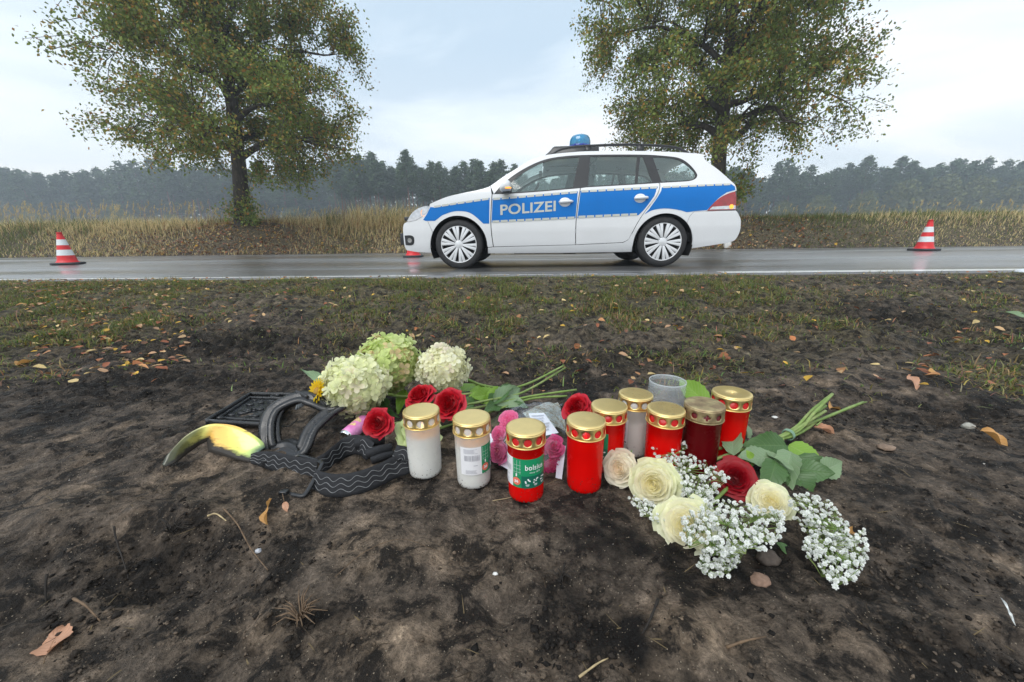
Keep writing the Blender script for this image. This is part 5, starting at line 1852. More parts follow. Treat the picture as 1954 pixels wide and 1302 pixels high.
def candle(loc, label, kind, lit=True, lab=None, wet=0, dull=False, dent=False, rot=0.3, h=H_LID, barcode=None, level=.078, tilt=(0, 0), scl=1.0, grp='grave candles on the burnt ground'):
    c = empty('grave_candle', loc, rot=(tilt[0], tilt[1], 0))
    c.scale = (scl, scl, scl)
    tag(c, label, 'candle', grp)
    phi0 = math.atan2(-loc[1], -loc[0])
    cupm, waxm = {'w': (M_CUPW, M_WAXW), 'r': (M_CUPR, M_WAXR), 'd': (M_CUPD, M_WAXD)}[kind]
    zt = h - .024
    mb_ = MB()
    mb_.lathe([(0, .0015), (.0245, .0015), (.0275, .0025), (.0283, .006), (.0288, .03), (.0296, zt - .004), (.0311, zt - .002), (.0313, zt + .001), (.0300, zt + .003), (.0298, zt + .018), (.0289, zt + .018), (.0288, zt - .004)], 48)
    mb_.build('cup', cupm, c)
    wx = MB()
    wx.lathe([(0, .003), (.026, .003), (.0274, .008), (.0285, level - .002), (.0278, level), (.02, level - .0012), (.004, level - .002), (0, level - .002)], 36)
    wax = wx.build('wax', waxm, c)
    wk = MB(); wk.tube([(0, 0, level - .003), (.0005, .0003, level + .006)], .0008, 5); wk.build('wick', M_WICK, wax)
    if lit:
        fl_ = MB(); fl_.lathe([(0, level + .004), (.0018, level + .006), (.0026, level + .0095), (.0018, level + .014), (.0006, level + .0185), (0, level + .020)], 10)
        fl_.build('flame', M_FLAME, wax)
    key = (dull, round(h, 4))
    if key not in _skirts:
        _skirts[key] = lid_skirt(R_LID, h - .0225, h - .0022, dull, 0)
    Vs, Fs = _skirts[key]
    ld = MB()
    ld.add(Vs, Fs)
    ld.lathe([(R_LID + .0004, h - .0243), (R_LID + .0009, h - .0234), (R_LID, h - .0225)], 60)
    ld.lathe([(R_LID, h - .0022), (R_LID - .0005, h - .0008), (R_LID - .002, h), (R_LID - .006, h + .0003), (.012, h + .0004 - (.0012 if dent else 0)), (0, h + .0004 - (.003 if dent else 0))], 60)
    lo = ld.build('lid', M_GOLDD if dull else M_GOLD, c)
    lo.rotation_euler = (0, 0, rot)
    sf = lo.modifiers.new('sheet', 'SOLIDIFY'); sf.thickness = .0006; sf.offset = -1
    if wet:
        rw = random.Random(int(loc[0] * 1e4))
        w_ = MB()
        for k in range(wet):
            a = rw.uniform(0, 2 * PI); rr_ = .026 * math.sqrt(rw.random()); s = rw.uniform(.0009, .0024)
            w_.lathe([(s * 1.15, 0), (s * 1.1, s * .35), (s * .7, s * .62), (0, s * .75)], 9, (rr_ * math.cos(a), rr_ * math.sin(a), h - .0006))
        w_.build('water_droplets', M_WATER, lo).rotation_euler = (0, 0, 0)
    if lab is not None:
        r = .0293
        rr_ = lambda z: np.interp(z, [.006, .03, .1], [.0283, .0288, .0297])
        a_col = phi0 + R_(lab)
        z0, z1 = .030, .080
        a0, a1, a2, a3 = a_col - R_(70), a_col, a_col + R_(29), a_col + R_(113)
        rl_ = float(rr_(.055)) + .0006
        m_ = MB(); cyl_patch(m_, a0, a1, z0, z1, rl_); lw = m_.build('paper_label', M_LABW, c)
        m_ = MB(); cyl_patch(m_, a1, a3, z0 + .021, z1, rl_); cyl_patch(m_, a1, a2, z0, z0 + .021, rl_); m_.build('label_green', M_LABG, lw)
        m_ = MB(); cyl_patch(m_, a2, a3, z0, z0 + .021, rl_); m_.build('label_band', M_LABD, lw)
        m_ = MB(); cyl_disc(m_, (a1 + a2) / 2 - .02, z0 + .011, .0068, rl_ + .0004); m_.build('hours_disc', M_LABR, lw)
        m_ = MB()
        cyl_text(m_, TXT_B, (a2 + a3) / 2 - .02, z0 + .0315, .031, .0092, rl_ + .0005)
        cyl_text(m_, TXT_S, (a2 + a3) / 2 + .0, z0 + .0262, .018, .0028, rl_ + .0005)
        cyl_text(m_, TXT_36, (a1 + a2) / 2 - .02, z0 + .0088, .0072, .0050, rl_ + .0008)
        for k, (ic) in enumerate((.22, .52, .82)):
            ac = a2 + (a3 - a2) * ic
            for j in range(5):
                cyl_disc(m_, ac + .0035 * math.cos(j * 1.3 + k) / r, z0 + .0128 + .0030 * math.sin(j * 1.7 + k), .0014, rl_ + .0005, 7)
            cyl_patch(m_, ac - .10, ac + .10, z0 + .0060, z0 + .0070, rl_ + .0005, 3)
            cyl_patch(m_, ac - .07, ac + .07, z0 + .0042, z0 + .0050, rl_ + .0005, 3)
        # thin drawn lines of the green strip, small candle sign
        for k in range(3):
            cyl_patch(m_, a1 + .06, a2 - .02, z0 + .0270 + .006 * k, z0 + .0273 + .006 * k, rl_ + .0005, 3)
        for fa in (.15, .5, .85):
            cyl_patch(m_, a1 + (a2 - a1) * fa, a1 + (a2 - a1) * fa + .010, z0 + .024, z1 - .002, rl_ + .0005, 2)
        cyl_patch(m_, (a1 + a2) / 2 - .06, (a1 + a2) / 2 + .02, z0 + .0195, z0 + .0245, rl_ + .0006, 2)
        m_.build('label_print', M_PRINT, lw, smooth=False)
        m_ = MB()
        rb = random.Random(5)
        aa = a0 + .25
        while aa < a1 - .12:
            wv = rb.choice((.010, .016, .024)); cyl_patch(m_, aa, aa + wv, z0 + .026, z0 + .036, rl_ + .0005, 2); aa += wv + rb.choice((.012, .02, .03))
        for k in range(6):
            cyl_patch(m_, a0 + .22, a1 - .15 - rb.random() * .3, z0 + .0395 + k * .0014, z0 + .0400 + k * .0014, rl_ + .0005, 6)
        for k in range(5):
            cyl_patch(m_, a0 + .30, a0 + .85 + rb.random() * .25, z0 + .003 + k * .0014, z0 + .0035 + k * .0014, rl_ + .0005, 6)
        cyl_patch(m_, a0 + .75, a0 + .98, z0 + .017, z0 + .018, rl_ + .0005, 4)
        m_.build('label_barcode', M_PRINTG, lw, smooth=False)
    rm_ = random.Random(int(abs(loc[0]) * 1e5) + 3)
    md = MB()
    for k in range(46):
        zz_ = .003 + .030 * rm_.random() ** 2.6
        cyl_disc(md, phi0 + rm_.uniform(-1.6, 1.6), zz_, rm_.uniform(.0003, .0011) * (1.3 if zz_ < .007 else 1), float(np.interp(zz_, [.0025, .006, .03, .1], [.0279, .0287, .0292, .0300])), 6)
    md.build('mud_splash', M_MUD, c, smooth=False)
    if barcode is not None:
        m_ = MB(); a0 = phi0 + R_(barcode[0]); a1 = phi0 + R_(barcode[1]); cyl_patch(m_, a0, a1, .028, .078, .0299); lw = m_.build('paper_label', M_LABW, c)
        m_ = MB(); rb = random.Random(9); z = .038
        while z < .070:
            s = rb.choice((.0006, .001, .0015)); cyl_patch(m_, a0 + .2, a1 - .12, z, z + s, .0304, 4); z += s + rb.choice((.0008, .0012, .0018))
        cyl_patch(m_, a0 + .2, a1 - .05, .031, .0335, .0304, 4)
        for k in range(4): cyl_patch(m_, a0 + .25 + .02 * k, a0 + .55, .0725 + k * .001, .0729 + k * .001, .0304, 3)
        m_.build('label_barcode', M_PRINTK, lw, smooth=False)
    return c


ZC = -.040
candle((-.186, .604, ZC), 'lit white candle nearest the goggle strap, leftmost of the candles', 'w', rot=.2)
candle((-.095, .579, ZC), 'lit white candle with a barcode label, between another white one and the red ones', 'w', lab=27, rot=.55)
candle((-.005, .547, ZC), 'red candle whose green label faces the camera', 'r', lab=-43, rot=.1, lit=False)
candle((.092, .571, ZC), 'plain red candle with no label showing, beside the cream roses', 'r', rot=.5, h=.1215)
candle((.140, .628, ZC), 'red candle half hidden behind the plain red one, edge of green label showing', 'r', lab=-110, rot=.4, lit=False)
candle((.200, .681, ZC), 'white candle with dewy gold lid and upright barcode among the red ones', 'w', lit=False, wet=60, rot=.3, barcode=(-78, -18), level=.07)
candle((.234, .616, ZC), 'red candle with many water drops on its lid, behind the white blossoms', 'r', lit=False, wet=130, rot=.15)
candle((.302, .626, ZC), 'dark red candle under a dull lid pierced with crosses', 'd', lit=False, dull=True, rot=-.25, scl=1.04)
candle((.371, .672, ZC), 'red candle with shiny dented lid behind the rose leaves, rightmost', 'r', lit=False, dent=True, rot=.3, scl=1.06)

cup = empty('plastic_cup', (.280, .744, ZC + .002))
tag(cup, 'empty clear ribbed plastic cup standing behind the candles', 'cup')
pr = [(0, .002), (.027, .002), (.030, .005)] + [(.0305 + .0012 * (k % 2) + .004 * k / 30, .012 + .0028 * k) for k in range(34)] + [(.0350, .110), (.0358, .114), (.0352, .121), (.0342, .121), (.0340, .112)]
m_ = MB(); m_.lathe(pr, 48); m_.build('cup_wall', M_CUPC, cup)
m_ = MB(); m_.lathe([(.0352, .1185), (.0360, .1195), (.0355, .1215), (.0343, .1215), (.0340, .119)], 48, close=True); m_.build('rim', plastic('cup_rim', (.75, .78, .8), (1, 1, 1), .15, .5), cup)
# ================================================================== flowers
def wpart(root, name, V, F, mat, smooth=True, colors=None, parent=None, fmat=None):
    """mesh given in world coordinates as a part of root (an unrotated Empty)"""
    V = np.asarray(V, float) - np.array(root.location)
    return mk(name, V, F, mat, parent or root, smooth, colors, None, fmat)


def frame_of(axis, spin=0.0):
    a = Vector(axis).normalized()
    x = a.orthogonal().normalized(); y = a.cross(x)
    x2 = x * math.cos(spin) + y * math.sin(spin); y2 = a.cross(x2)
    return np.array([x2, y2, a])


M_PETAL = simple('petal', (.8, .7, .5), rough=.55, var=.06, scale=120, attr=True, translucent=.52, bump=.12, bscale=900)
M_PETALR = simple('red_petal', (.5, .01, .02), rough=.50, var=.12, scale=120, attr=True, translucent=.15, bump=.15, bscale=900, spec=.35)
M_STEM = simple('green_stem', (.16, .25, .055), rough=.5, var=.2, scale=60, two=(.24, .30, .10), bump=.2, bscale=300)
M_SEPAL = simple('sepal', (.12, .20, .05), rough=.55, var=.2, scale=90)


def leaf_material(name, c1, c2, vein):
    mt, t, b = nmat(name)
    uv = N(t, 'ShaderNodeAttribute', attribute_name='Col')
    sepc = N(t, 'ShaderNodeSeparateColor'); t.links.new(uv.outputs['Color'], sepc.inputs[0])
    tcn = N(t, 'ShaderNodeTexCoord')
    nz = N(t, 'ShaderNodeTexNoise', {'Scale': 60.0, 'Detail': 4.0}); t.links.new(tcn.outputs['Object'], nz.inputs['Vector'])
    mx = N(t, 'ShaderNodeMix', {'A': (*c1, 1), 'B': (*c2, 1)}, data_type='RGBA'); t.links.new(nz.outputs['Fac'], mx.inputs['Factor'])
    # veins: herring-bone along the leaf, R = along, G = across (0.5 on the midrib)
    ab = N(t, 'ShaderNodeMath', operation='SUBTRACT'); t.links.new(sepc.outputs[1], ab.inputs[0]); ab.inputs[1].default_value = .5
    ab2 = N(t, 'ShaderNodeMath', operation='ABSOLUTE'); t.links.new(ab.outputs[0], ab2.inputs[0])
    m1 = N(t, 'ShaderNodeMath', operation='MULTIPLY_ADD'); t.links.new(ab2.outputs[0], m1.inputs[0]); m1.inputs[1].default_value = -.55
    t.links.new(sepc.outputs[0], m1.inputs[2])
    m2 = N(t, 'ShaderNodeMath', operation='MULTIPLY'); t.links.new(m1.outputs[0], m2.inputs[0]); m2.inputs[1].default_value = 9.0
    m3 = N(t, 'ShaderNodeMath', operation='FRACT'); t.links.new(m2.outputs[0], m3.inputs[0])
    m4 = N(t, 'ShaderNodeMath', operation='SUBTRACT'); t.links.new(m3.outputs[0], m4.inputs[0]); m4.inputs[1].default_value = .5
    m5 = N(t, 'ShaderNodeMath', operation='ABSOLUTE'); t.links.new(m4.outputs[0], m5.inputs[0])
    v1 = N(t, 'ShaderNodeMapRange', {'From Min': .0, 'From Max': .10, 'To Min': 1.0, 'To Max': .0}); t.links.new(m5.outputs[0], v1.inputs['Value'])
    v2 = N(t, 'ShaderNodeMapRange', {'From Min': .0, 'From Max': .035, 'To Min': 1.0, 'To Max': .0}); t.links.new(ab2.outputs[0], v2.inputs['Value'])
    mxm = N(t, 'ShaderNodeMath', operation='MAXIMUM'); t.links.new(v1.outputs[0], mxm.inputs[0]); t.links.new(v2.outputs[0], mxm.inputs[1])
    sc = N(t, 'ShaderNodeMath', operation='MULTIPLY'); t.links.new(mxm.outputs[0], sc.inputs[0]); sc.inputs[1].default_value = .5
    mv = N(t, 'ShaderNodeMix', {'B': (*vein, 1)}, data_type='RGBA'); t.links.new(sc.outputs[0], mv.inputs['Factor']); t.links.new(mx.outputs['Result'], mv.inputs['A'])
    t.links.new(mv.outputs['Result'], b.inputs['Base Color'])
    b.inputs['Roughness'].default_value = .42
    bp = N(t, 'ShaderNodeBump', {'Strength': .5, 'Distance': .0012}, invert=True); t.links.new(mxm.outputs[0], bp.inputs['Height']); t.links.new(bp.outputs[0], b.inputs['Normal'])
    tr = N(t, 'ShaderNodeBsdfTranslucent'); t.links.new(mv.outputs['Result'], tr.inputs['Color'])
    ms = N(t, 'ShaderNodeMixShader'); ms.inputs[0].default_value = .22
    t.links.new(b.outputs[0], ms.inputs[1]); t.links.new(tr.outputs[0], ms.inputs[2]); t.links.new(ms.outputs[0], t.nodes['Material Output'].inputs['Surface'])
    return mt


M_LEAFD = leaf_material('rose_leaf_dark', (.045, .115, .030), (.085, .17, .05), (.15, .25, .09))
M_LEAFP = leaf_material('rose_leaf_pale', (.17, .27, .13), (.25, .35, .20), (.33, .42, .27))
M_LEAFL = leaf_material('fresh_leaf', (.15, .30, .03), (.24, .40, .05), (.32, .48, .12))


def rose(R, Hh, colfn, seed, n=38, open_=1.0, pos=(0, 0, 0), axis=(0, -.6, .8), spin=0., fill=.80):
    """petals wound in a spiral round the axis; returns world mesh data"""
    r = random.Random(seed)
    nu, nv = 8, 7
    Vs = []; Fs = []; Cs = []
    for i in range(n):
        t_ = i / (n - 1)
        a0 = i * 2.39996 + r.uniform(-.2, .2)
        hw = 1.5 - .75 * t_ + r.uniform(-.08, .08) if t_ < .35 else 1.05 - .25 * t_ + r.uniform(-.06, .06)
        rb = .04 + .30 * t_
        rt = (.07 + .86 * t_ ** 1.05) * (1 + r.uniform(-.05, .05))
        hh = (1.0 - .12 * t_ - .30 * t_ ** 3 * open_) * (1 + r.uniform(-.05, .04))
        curl = (.02 + .30 * max(0, t_ - .3) ** 1.2) * open_
        wv = r.uniform(0, 6.28)
        b0 = len(Vs)
        for iu in range(nu + 1):
            u = -1 + 2 * iu / nu
            for iv in range(nv + 1):
                v = iv / nv
                tipf = 1 - .16 * abs(u) ** 2.4 * v - .03 * math.sin(u * 5 + wv) * v
                z = hh * tipf * v ** .82
                rr_ = rb + (rt - rb) * v ** .62
                if v > .70:
                    q = (v - .70) / .30
                    rr_ += curl * q * q * (.8 + .25 * math.sin(u * 3 + wv)); z -= curl * .55 * q * q
                rr_ += .018 * math.sin(u * 4 + wv + v * 2) * (t_ + .2) + (.030 * abs(u) ** 3 * t_ * v)
                wu = hw * u * (.55 + .45 * math.sin(PI * min(1, v * .8 + .1)))
                an = a0 + wu
                Vs.append((R * rr_ * math.cos(an), R * rr_ * math.sin(an), Hh * z))
                Cs.append(colfn(t_, v, u, r))
        for iu in range(nu):
            for iv in range(nv):
                k = b0 + iu * (nv + 1) + iv
                Fs.append((k, k + nv + 1, k + nv + 2, k + 1))
    # filler dome for the packed petals, added so gaps between tips stay bright
    b0 = len(Vs); nr, na_ = 8, 20
    for i in range(nr + 1):
        t_ = i / nr * .86
        rr_ = (.0 if i == 0 else .05 + .80 * t_ ** 1.05); zf = (1.0 - .12 * t_ - .30 * t_ ** 3 * open_) * fill
        for k in range(na_):
            an = 2 * PI * k / na_
            Vs.append((R * rr_ * math.cos(an), R * rr_ * math.sin(an), Hh * zf)); Cs.append(colfn(t_, .75, 0, r))
    for i in range(nr):
        for k in range(na_):
            k2 = (k + 1) % na_
            Fs.append((b0 + i * na_ + k, b0 + (i + 1) * na_ + k, b0 + (i + 1) * na_ + k2, b0 + i * na_ + k2))
    V = np.array(Vs); V[:, 2] -= Hh * .45
    M_ = frame_of(axis, spin)
    return V @ M_ + np.array(pos), Fs, np.array(Cs)


def calyx(R, Hh, pos, axis):
    m_ = MB()
    m_.lathe([(.004, -.62 * Hh), (R * .20, -.56 * Hh), (R * .32, -.44 * Hh), (R * .40, -.30 * Hh)], 12)
    for k in range(5):
        a = k * 1.257
        ca, sa = math.cos(a), math.sin(a)
        w_ = R * .2
        m_.add([(R * .3 * ca - w_ * sa, R * .3 * sa + w_ * ca, -.45 * Hh), (R * .3 * ca + w_ * sa, R * .3 * sa - w_ * ca, -.45 * Hh), (R * .62 * ca + w_ * .6 * sa, R * .62 * sa - w_ * .6 * ca, -.36 * Hh), (R * .95 * ca, R * .95 * sa, -.46 * Hh), (R * .62 * ca - w_ * .6 * sa, R * .62 * sa + w_ * .6 * ca, -.36 * Hh)], [(0, 1, 2, 4), (2, 3, 4)])
    V = np.array(m_.V) @ frame_of(axis) + np.array(pos)
    return V, m_.F


def add_rose(root, pos, R, colfn, mat, seed, axis, n=30, open_=1.0, hf=1.15, name='rose'):
    V, F, C = rose(R, R * hf, colfn, seed, n, open_, pos, axis, 0., .68 if mat == M_PETALR else .77)
    o = wpart(root, name, V, F, mat, True, C)
    V, F = calyx(R, R * hf, pos, axis)
    wpart(root, 'calyx', V, F, M_SEPAL, True, None, o)
    return o


def c_red(t_, v, u, r): k = .55 + .5 * v + .15 * t_; return (.46 * k, .006 * k + .012 * v * t_, .014 * k + .012 * t_)
def c_bright(t_, v, u, r): k = .5 + .5 * v; return (.47 * k, .004 * k + .016 * v * t_ ** 4, .012 * k + .03 * v * t_ ** 4)
def c_dark(t_, v, u, r): k = .45 + .55 * v; return (.26 * k, .002 * k, .008 * k)
def c_cream(t_, v, u, r):
    g = max(0, t_ - .62) * 1.6; q = (1 - v)
    i = max(0., 1 - t_ * 1.25)
    return (.98 - .08 * g, .96 - .05 * i, .80 - .24 * g - .20 * i - .06 * q)
def c_peach(t_, v, u, r):
    g = max(0, t_ - .6) * 1.5; i = 1 - t_
    return (.98 - .06 * g, .95 - .08 * i, .84 - .16 * i - .10 * g)
def c_green(t_, v, u, r): g = .5 * t_; return (.80 - .2 * g, .82 - .02 * g, .50 - .18 * g)
def c_pink(t_, v, u, r): k = .8 + .35 * v; return (.85 * k, .16 * k + .08 * v, .42 * k)
def c_pinkd(t_, v, u, r): k = .75 + .4 * v; return (.80 * k, .09 * k + .06 * v, .34 * k)


def leaf_mesh(name, L_, Wd, bend, fold, mat, serr=.0, wav=.05, seed=0):
    r = random.Random(seed)
    nu, nv = 14, 8
    V = []; F = []; C = []
    for i in range(nu + 1):
        f = i / nu
        wl = math.sin(PI * f ** .72) ** .85 * (1 - .12 * f) if 0 < f < 1 else 0.0
        wl = max(wl, .02)
        s = serr * (1 if i % 2 else -1)
        for j in range(nv + 1):
            g = -1 + 2 * j / nv
            ww = Wd / 2 * wl * (1 + (s if abs(g) > .9 else 0))
            V.append((g * ww, L_ * f, fold * abs(g) * ww - bend * L_ * f * f + wav * Wd * math.sin(f * 9 + seed + (2 if g > 0 else 0)) * abs(g) ** 2))
            C.append((f, .5 + .5 * g, 0))
    for i in range(nu):
        for j in range(nv):
            k = i * (nv + 1) + j
            F.append((k, k + 1, k + nv + 2, k + nv + 1))
    return fast_mesh(name, V, F, C, True, [mat])


LEAFM = {}
for nm_, mt_ in (('d', M_LEAFD), ('p', M_LEAFP), ('l', M_LEAFL)):
    for k, (bd_, fo_) in enumerate(((.15, .25), (.45, .35), (-.15, .15), (.8, .5))):
        LEAFM[nm_ + str(k)] = leaf_mesh('leaf_' + nm_ + str(k), 1.0, .62, bd_, fo_, mt_, .05, .06, k * 3 + 1)


def add_leaf(root, key, base, tip, nrm, width=None, name='leaf'):
    """leaf from base to tip (world), nrm = side it shows"""
    b0 = Vector(base); d = Vector(tip) - b0
    L_ = d.length; y = d.normalized(); n_ = Vector(nrm); n_ = (n_ - y * n_.dot(y)).normalized(); x = y.cross(n_)
    o = bpy.data.objects.new(name, LEAFM[key])
    w_ = (width or L_ * .62) / .62
    mm_ = Matrix(((x.x * w_, y.x * L_, n_.x * L_, 0), (x.y * w_, y.y * L_, n_.y * L_, 0), (x.z * w_, y.z * L_, n_.z * L_, 0), (0, 0, 0, 1)))
    mm_.translation = b0 - Vector(root.location)
    link(o, root)
    o.matrix_local = mm_
    return o


def pz(px, py, h):
    """point h above the ground level seen at a photo pixel"""
    return gp(px, py, -.04 + h)


def stem(root, pts, r0=.0026, r1=.0022, name='stem', mat=None):
    cp = catmull(pts, 6)
    m_ = MB()
    rr_ = [r0 + (r1 - r0) * k / (len(cp) - 1) + .0003 * math.sin(k * 2.1) for k in range(len(cp))]
    m_.tube(cp, rr_, 8)
    return wpart(root, name, m_.V, m_.F, mat or M_STEM)


TOCAM = Vector((0, -.75, .6))
# ------------------------------------------------------------------ hydrangeas
def hydrangea(root, c, R, cols, seed, flor=330, name='flower_head'):
    r = np.random.default_rng(seed)
    Vs = []; Fs = []; Cs = []
    c = np.array(c)
    for i in range(flor):
        z = 1 - 2 * (i + .5) / flor; th = i * 2.39996
        d = np.array([math.sqrt(1 - z * z) * math.cos(th), math.sqrt(1 - z * z) * math.sin(th), z]) + r.normal(0, .09, 3)
        d /= np.linalg.norm(d)
        rad_ = R * (.80 + .24 * r.random()) * (1 + .10 * math.sin(2.1 * d[0] * 3 + seed) * math.cos(2.7 * d[2] * 2 + seed * 2))
        n_ = d + r.normal(0, .28, 3)
        fr_ = frame_of(n_, r.random() * 6)
        s = R * (.16 + .075 * r.random())
        p0 = c + d * rad_ * np.array([1, 1, .92])
        q = r.random()
        base = np.array(cols[0]) * (1 - q) + np.array(cols[1]) * q
        if r.random() < cols[3]: base = np.array(cols[2])
        base = base * (.86 + .2 * r.random())
        cup_ = .15 + .45 * r.random()
        for k in range(4):
            a = k * PI / 2 + r.normal(0, .1)
            ca, sa = math.cos(a), math.sin(a)
            loc_ = [(0, 0, 0), (.42, -.36, .12), (.80, -.42, .26), (1.10, -.16, .30), (1.10, .16, .30), (.80, .42, .26), (.42, .36, .12), (.62, 0, .08)]
            b0 = len(Vs)
            for (a1, b1, z1) in loc_:
                l = np.array([(a1 * ca - b1 * sa) * s, (a1 * sa + b1 * ca) * s, z1 * s * cup_ * 2.2])
                Vs.append(p0 + l @ fr_)
                Cs.append(base * (.80 + .26 * a1))
            for f in ((0, 1, 7), (1, 2, 7), (2, 3, 7), (3, 4, 7), (4, 5, 7), (5, 6, 7), (6, 0, 7)):
                Fs.append(tuple(b0 + q_ for q_ in f))
    o = wpart(root, name, Vs, Fs, M_PETAL, True, np.clip(np.array(Cs), 0, .95))
    m_ = MB()
    pr_ = [(R * .84 * math.sin(PI * k / 10), R * .80 * -math.cos(PI * k / 10)) for k in range(11)]
    m_.lathe(pr_, 16, tuple(c))
    wpart(root, 'flower_core', m_.V, m_.F, simple(name + '_core', tuple(np.array(cols[1]) * .7), rough=.8), True, None, o)
    return o


def dome_at(px, py, Y):
    return yp(px, py, Y)


hb_root = empty('hydrangea_bouquet', (-.33, .84, ZC))
tag(hb_root, 'three big cream and lime hydrangea heads lying behind the red roses', 'bouquet')
ha = yp(680, 735, .80); hbp = yp(742, 694, .93); hc = yp(846, 703, .90)
hydrangea(hb_root, ha, .068, ((.90, .94, .56), (.93, .94, .70), (.92, .84, .66), .08), 3, 380)
hydrangea(hb_root, hbp, .076, ((.68, .79, .32), (.80, .87, .46), (.84, .66, .40), .12), 4, 380)
hydrangea(hb_root, hc, .060, ((.94, .93, .62), (.96, .94, .76), (.95, .86, .72), .06), 5, 320)
for a, b_ in ((ha, (-.24, .95, ZC + .01)), (hbp, (-.12, 1.0, ZC + .01)), (hc, (-.02, .98, ZC + .01))):
    stem(hb_root, [a, (a + Vector(b_)) / 2 + Vector((0, 0, -.02)), Vector(b_)], .004, .0035)
add_leaf(hb_root, 'p2', pz(632, 733, .06), pz(582, 714, .06), (.2, -.6, .8), .024)
add_leaf(hb_root, 'l0', pz(770, 745, .03), pz(760, 785, .01), (.3, -.8, .5), .03)
add_leaf(hb_root, 'd1', pz(740, 760, .03), pz(700, 800, .005), (-.2, -.8, .5), .045)
add_leaf(hb_root, 'd0', pz(790, 745, .03), pz(820, 800, .004), (.1, -.8, .6), .05)
add_leaf(hb_root, 'd1', pz(700, 770, .02), pz(775, 815, .004), (0, -.6, .8), .04)

# ------------------------------------------------------------------ yellow flower beside the hydrangeas
gr_ = empty('yellow_daisy', pz(606, 775, 0))
tag(gr_, 'yellow daisy peeping out left of the hydrangeas', 'flower')
gpos = yp(606, 747, .76); gax = Vector((-.55, -.65, .45))
Vs = []; Fs = []; Cs = []
for ring_, (n_, ln_, up_) in enumerate(((18, .030, .15), (16, .026, .45))):
    for k in range(n_):
        a = 2 * PI * k / n_ + ring_ * .2
        ca, sa = math.cos(a), math.sin(a)
        b0 = len(Vs)
        for (x_, y_, z_) in ((.006, -.002, 0), (.006, .002, 0), (ln_ * .6, .0042, up_ * .014), (ln_, .0015, up_ * .018), (ln_, -.0015, up_ * .018), (ln_ * .6, -.0042, up_ * .014)):
            Vs.append((x_ * ca - y_ * sa, x_ * sa + y_ * ca, z_)); Cs.append((.84, .52 + .1 * x_ / ln_, .015))
        Fs += [(b0, b0 + 1, b0 + 2, b0 + 5), (b0 + 5, b0 + 2, b0 + 3, b0 + 4)]
wpart(gr_, 'petals', np.array(Vs) @ frame_of(gax) + np.array(gpos), Fs, M_PETAL, True, np.array(Cs))
m_ = MB(); m_.lathe([(.009, 0), (.009, .003), (.006, .006), (0, .007)], 14)
wpart(gr_, 'flower_disc', np.array(m_.V) @ frame_of(gax) + np.array(gpos), m_.F, simple('daisy_disc', (.35, .2, .03), rough=.8, bump=.6, bscale=600))
stem(gr_, [gpos, gpos + Vector((.02, .02, -.025)), Vector((gpos.x + .06, gpos.y + .08, ZC + .004))])
add_leaf(gr_, 'l1', pz(625, 770, .012), pz(600, 735, .03), (-.2, -.9, .3), .03)
add_leaf(gr_, 'd0', pz(640, 780, .012), pz(604, 776, .01), (-.1, -.8, .5), .03)

# ------------------------------------------------------------------ bunch of red roses, stems to the back
rb_ = empty('red_rose_bouquet', (-.13, .80, ZC))
tag(rb_, 'bunch of red roses behind the white candles, cut stems pointing back', 'bouquet')
R1 = yp(722, 808, .665); R2 = yp(802, 757, .77); R3 = yp(858, 772, .745); RW = yp(800, 822, .69)
add_rose(rb_, R1, .0300, c_bright, M_PETALR, 21, (-.05, -.85, .45), 36, 1.0)
add_rose(rb_, R2, .034, c_bright, M_PETALR, 22, (-.3, -.35, .9), 38, 1.1)
add_rose(rb_, R3, .036, c_bright, M_PETALR, 23, (-.25, -.7, .55), 36, 1.0, 1.3)
add_rose(rb_, RW, .046, c_green, M_PETAL, 24, (.2, -.5, .85), 26, 1.0, 1.1, 'white_rose')
tie = pz(985, 752, .012)
ends = [pz(1076, 698, .020), pz(1079, 702, .006), pz(1100, 744, .008), pz(1082, 756, .004)]
mids = [pz(1000, 735, .018), pz(1000, 748, .012), pz(1010, 757, .010), pz(1010, 762, .006)]
for k, (p0, e_, mm_) in enumerate(zip((R2, R3, R1, RW), ends, mids)):
    stem(rb_, [p0 + Vector((.01, .03, -.018)), p0.lerp(mm_, .5) + Vector((0, .015, -.012)), mm_, e_], .0030, .0031)
for key, a, b_, nn, w_ in (('l0', (905, 735, .018), (870, 748, .02), (-.2, -.5, .8), .04), ('l2', (950, 752, .02), (890, 760, .03), (0, -.8, .6), .045), ('l0', (905, 765, .02), (925, 730, .04), (0, -.9, .4), .045), ('l1', (960, 752, .02), (930, 760, .03), (.1, -.8, .6), .05),
                          ('p0', (940, 770, .02), (1000, 735, .03), (0, -.85, .5), .055), ('d0', (935, 775, .018), (985, 722, .035), (-.2, -.7, .6), .045), ('d0', (950, 772, .012), (930, 780, .03), (0, -.8, .5), .035), ('p2', (950, 768, .012), (990, 778, .004), (0, -.5, .8), .028),
                          ('p0', (965, 760, .016), (1003, 768, .01), (0, -.4, .9), .03), ('d1', (905, 775, .015), (875, 765, .03), (-.1, -.8, .5), .04), ('d0', (960, 772, .01), (1010, 772, .006), (0, -.3, .9), .03), ('d0', (870, 790, .02), (866, 812, .01), (.6, -.7, .3), .014)):
    add_leaf(rb_, key, pz(*a), pz(*b_), nn, w_)

# single red rose beside the red candles
sr = empty('red_rose', pz(1100, 810, 0))
tag(sr, 'single red rose standing behind the plain red candle', 'rose')
R4 = yp(1101, 779, .69)
add_rose(sr, R4, .031, c_bright, M_PETALR, 31, (-.55, -.45, .75), 38, 1.05, 1.15, 'rose_head')
stem(sr, [R4 + Vector((.01, .01, -.02)), R4 + Vector((.03, .02, -.045)), Vector((R4.x + .09, R4.y + .05, ZC + .004))])

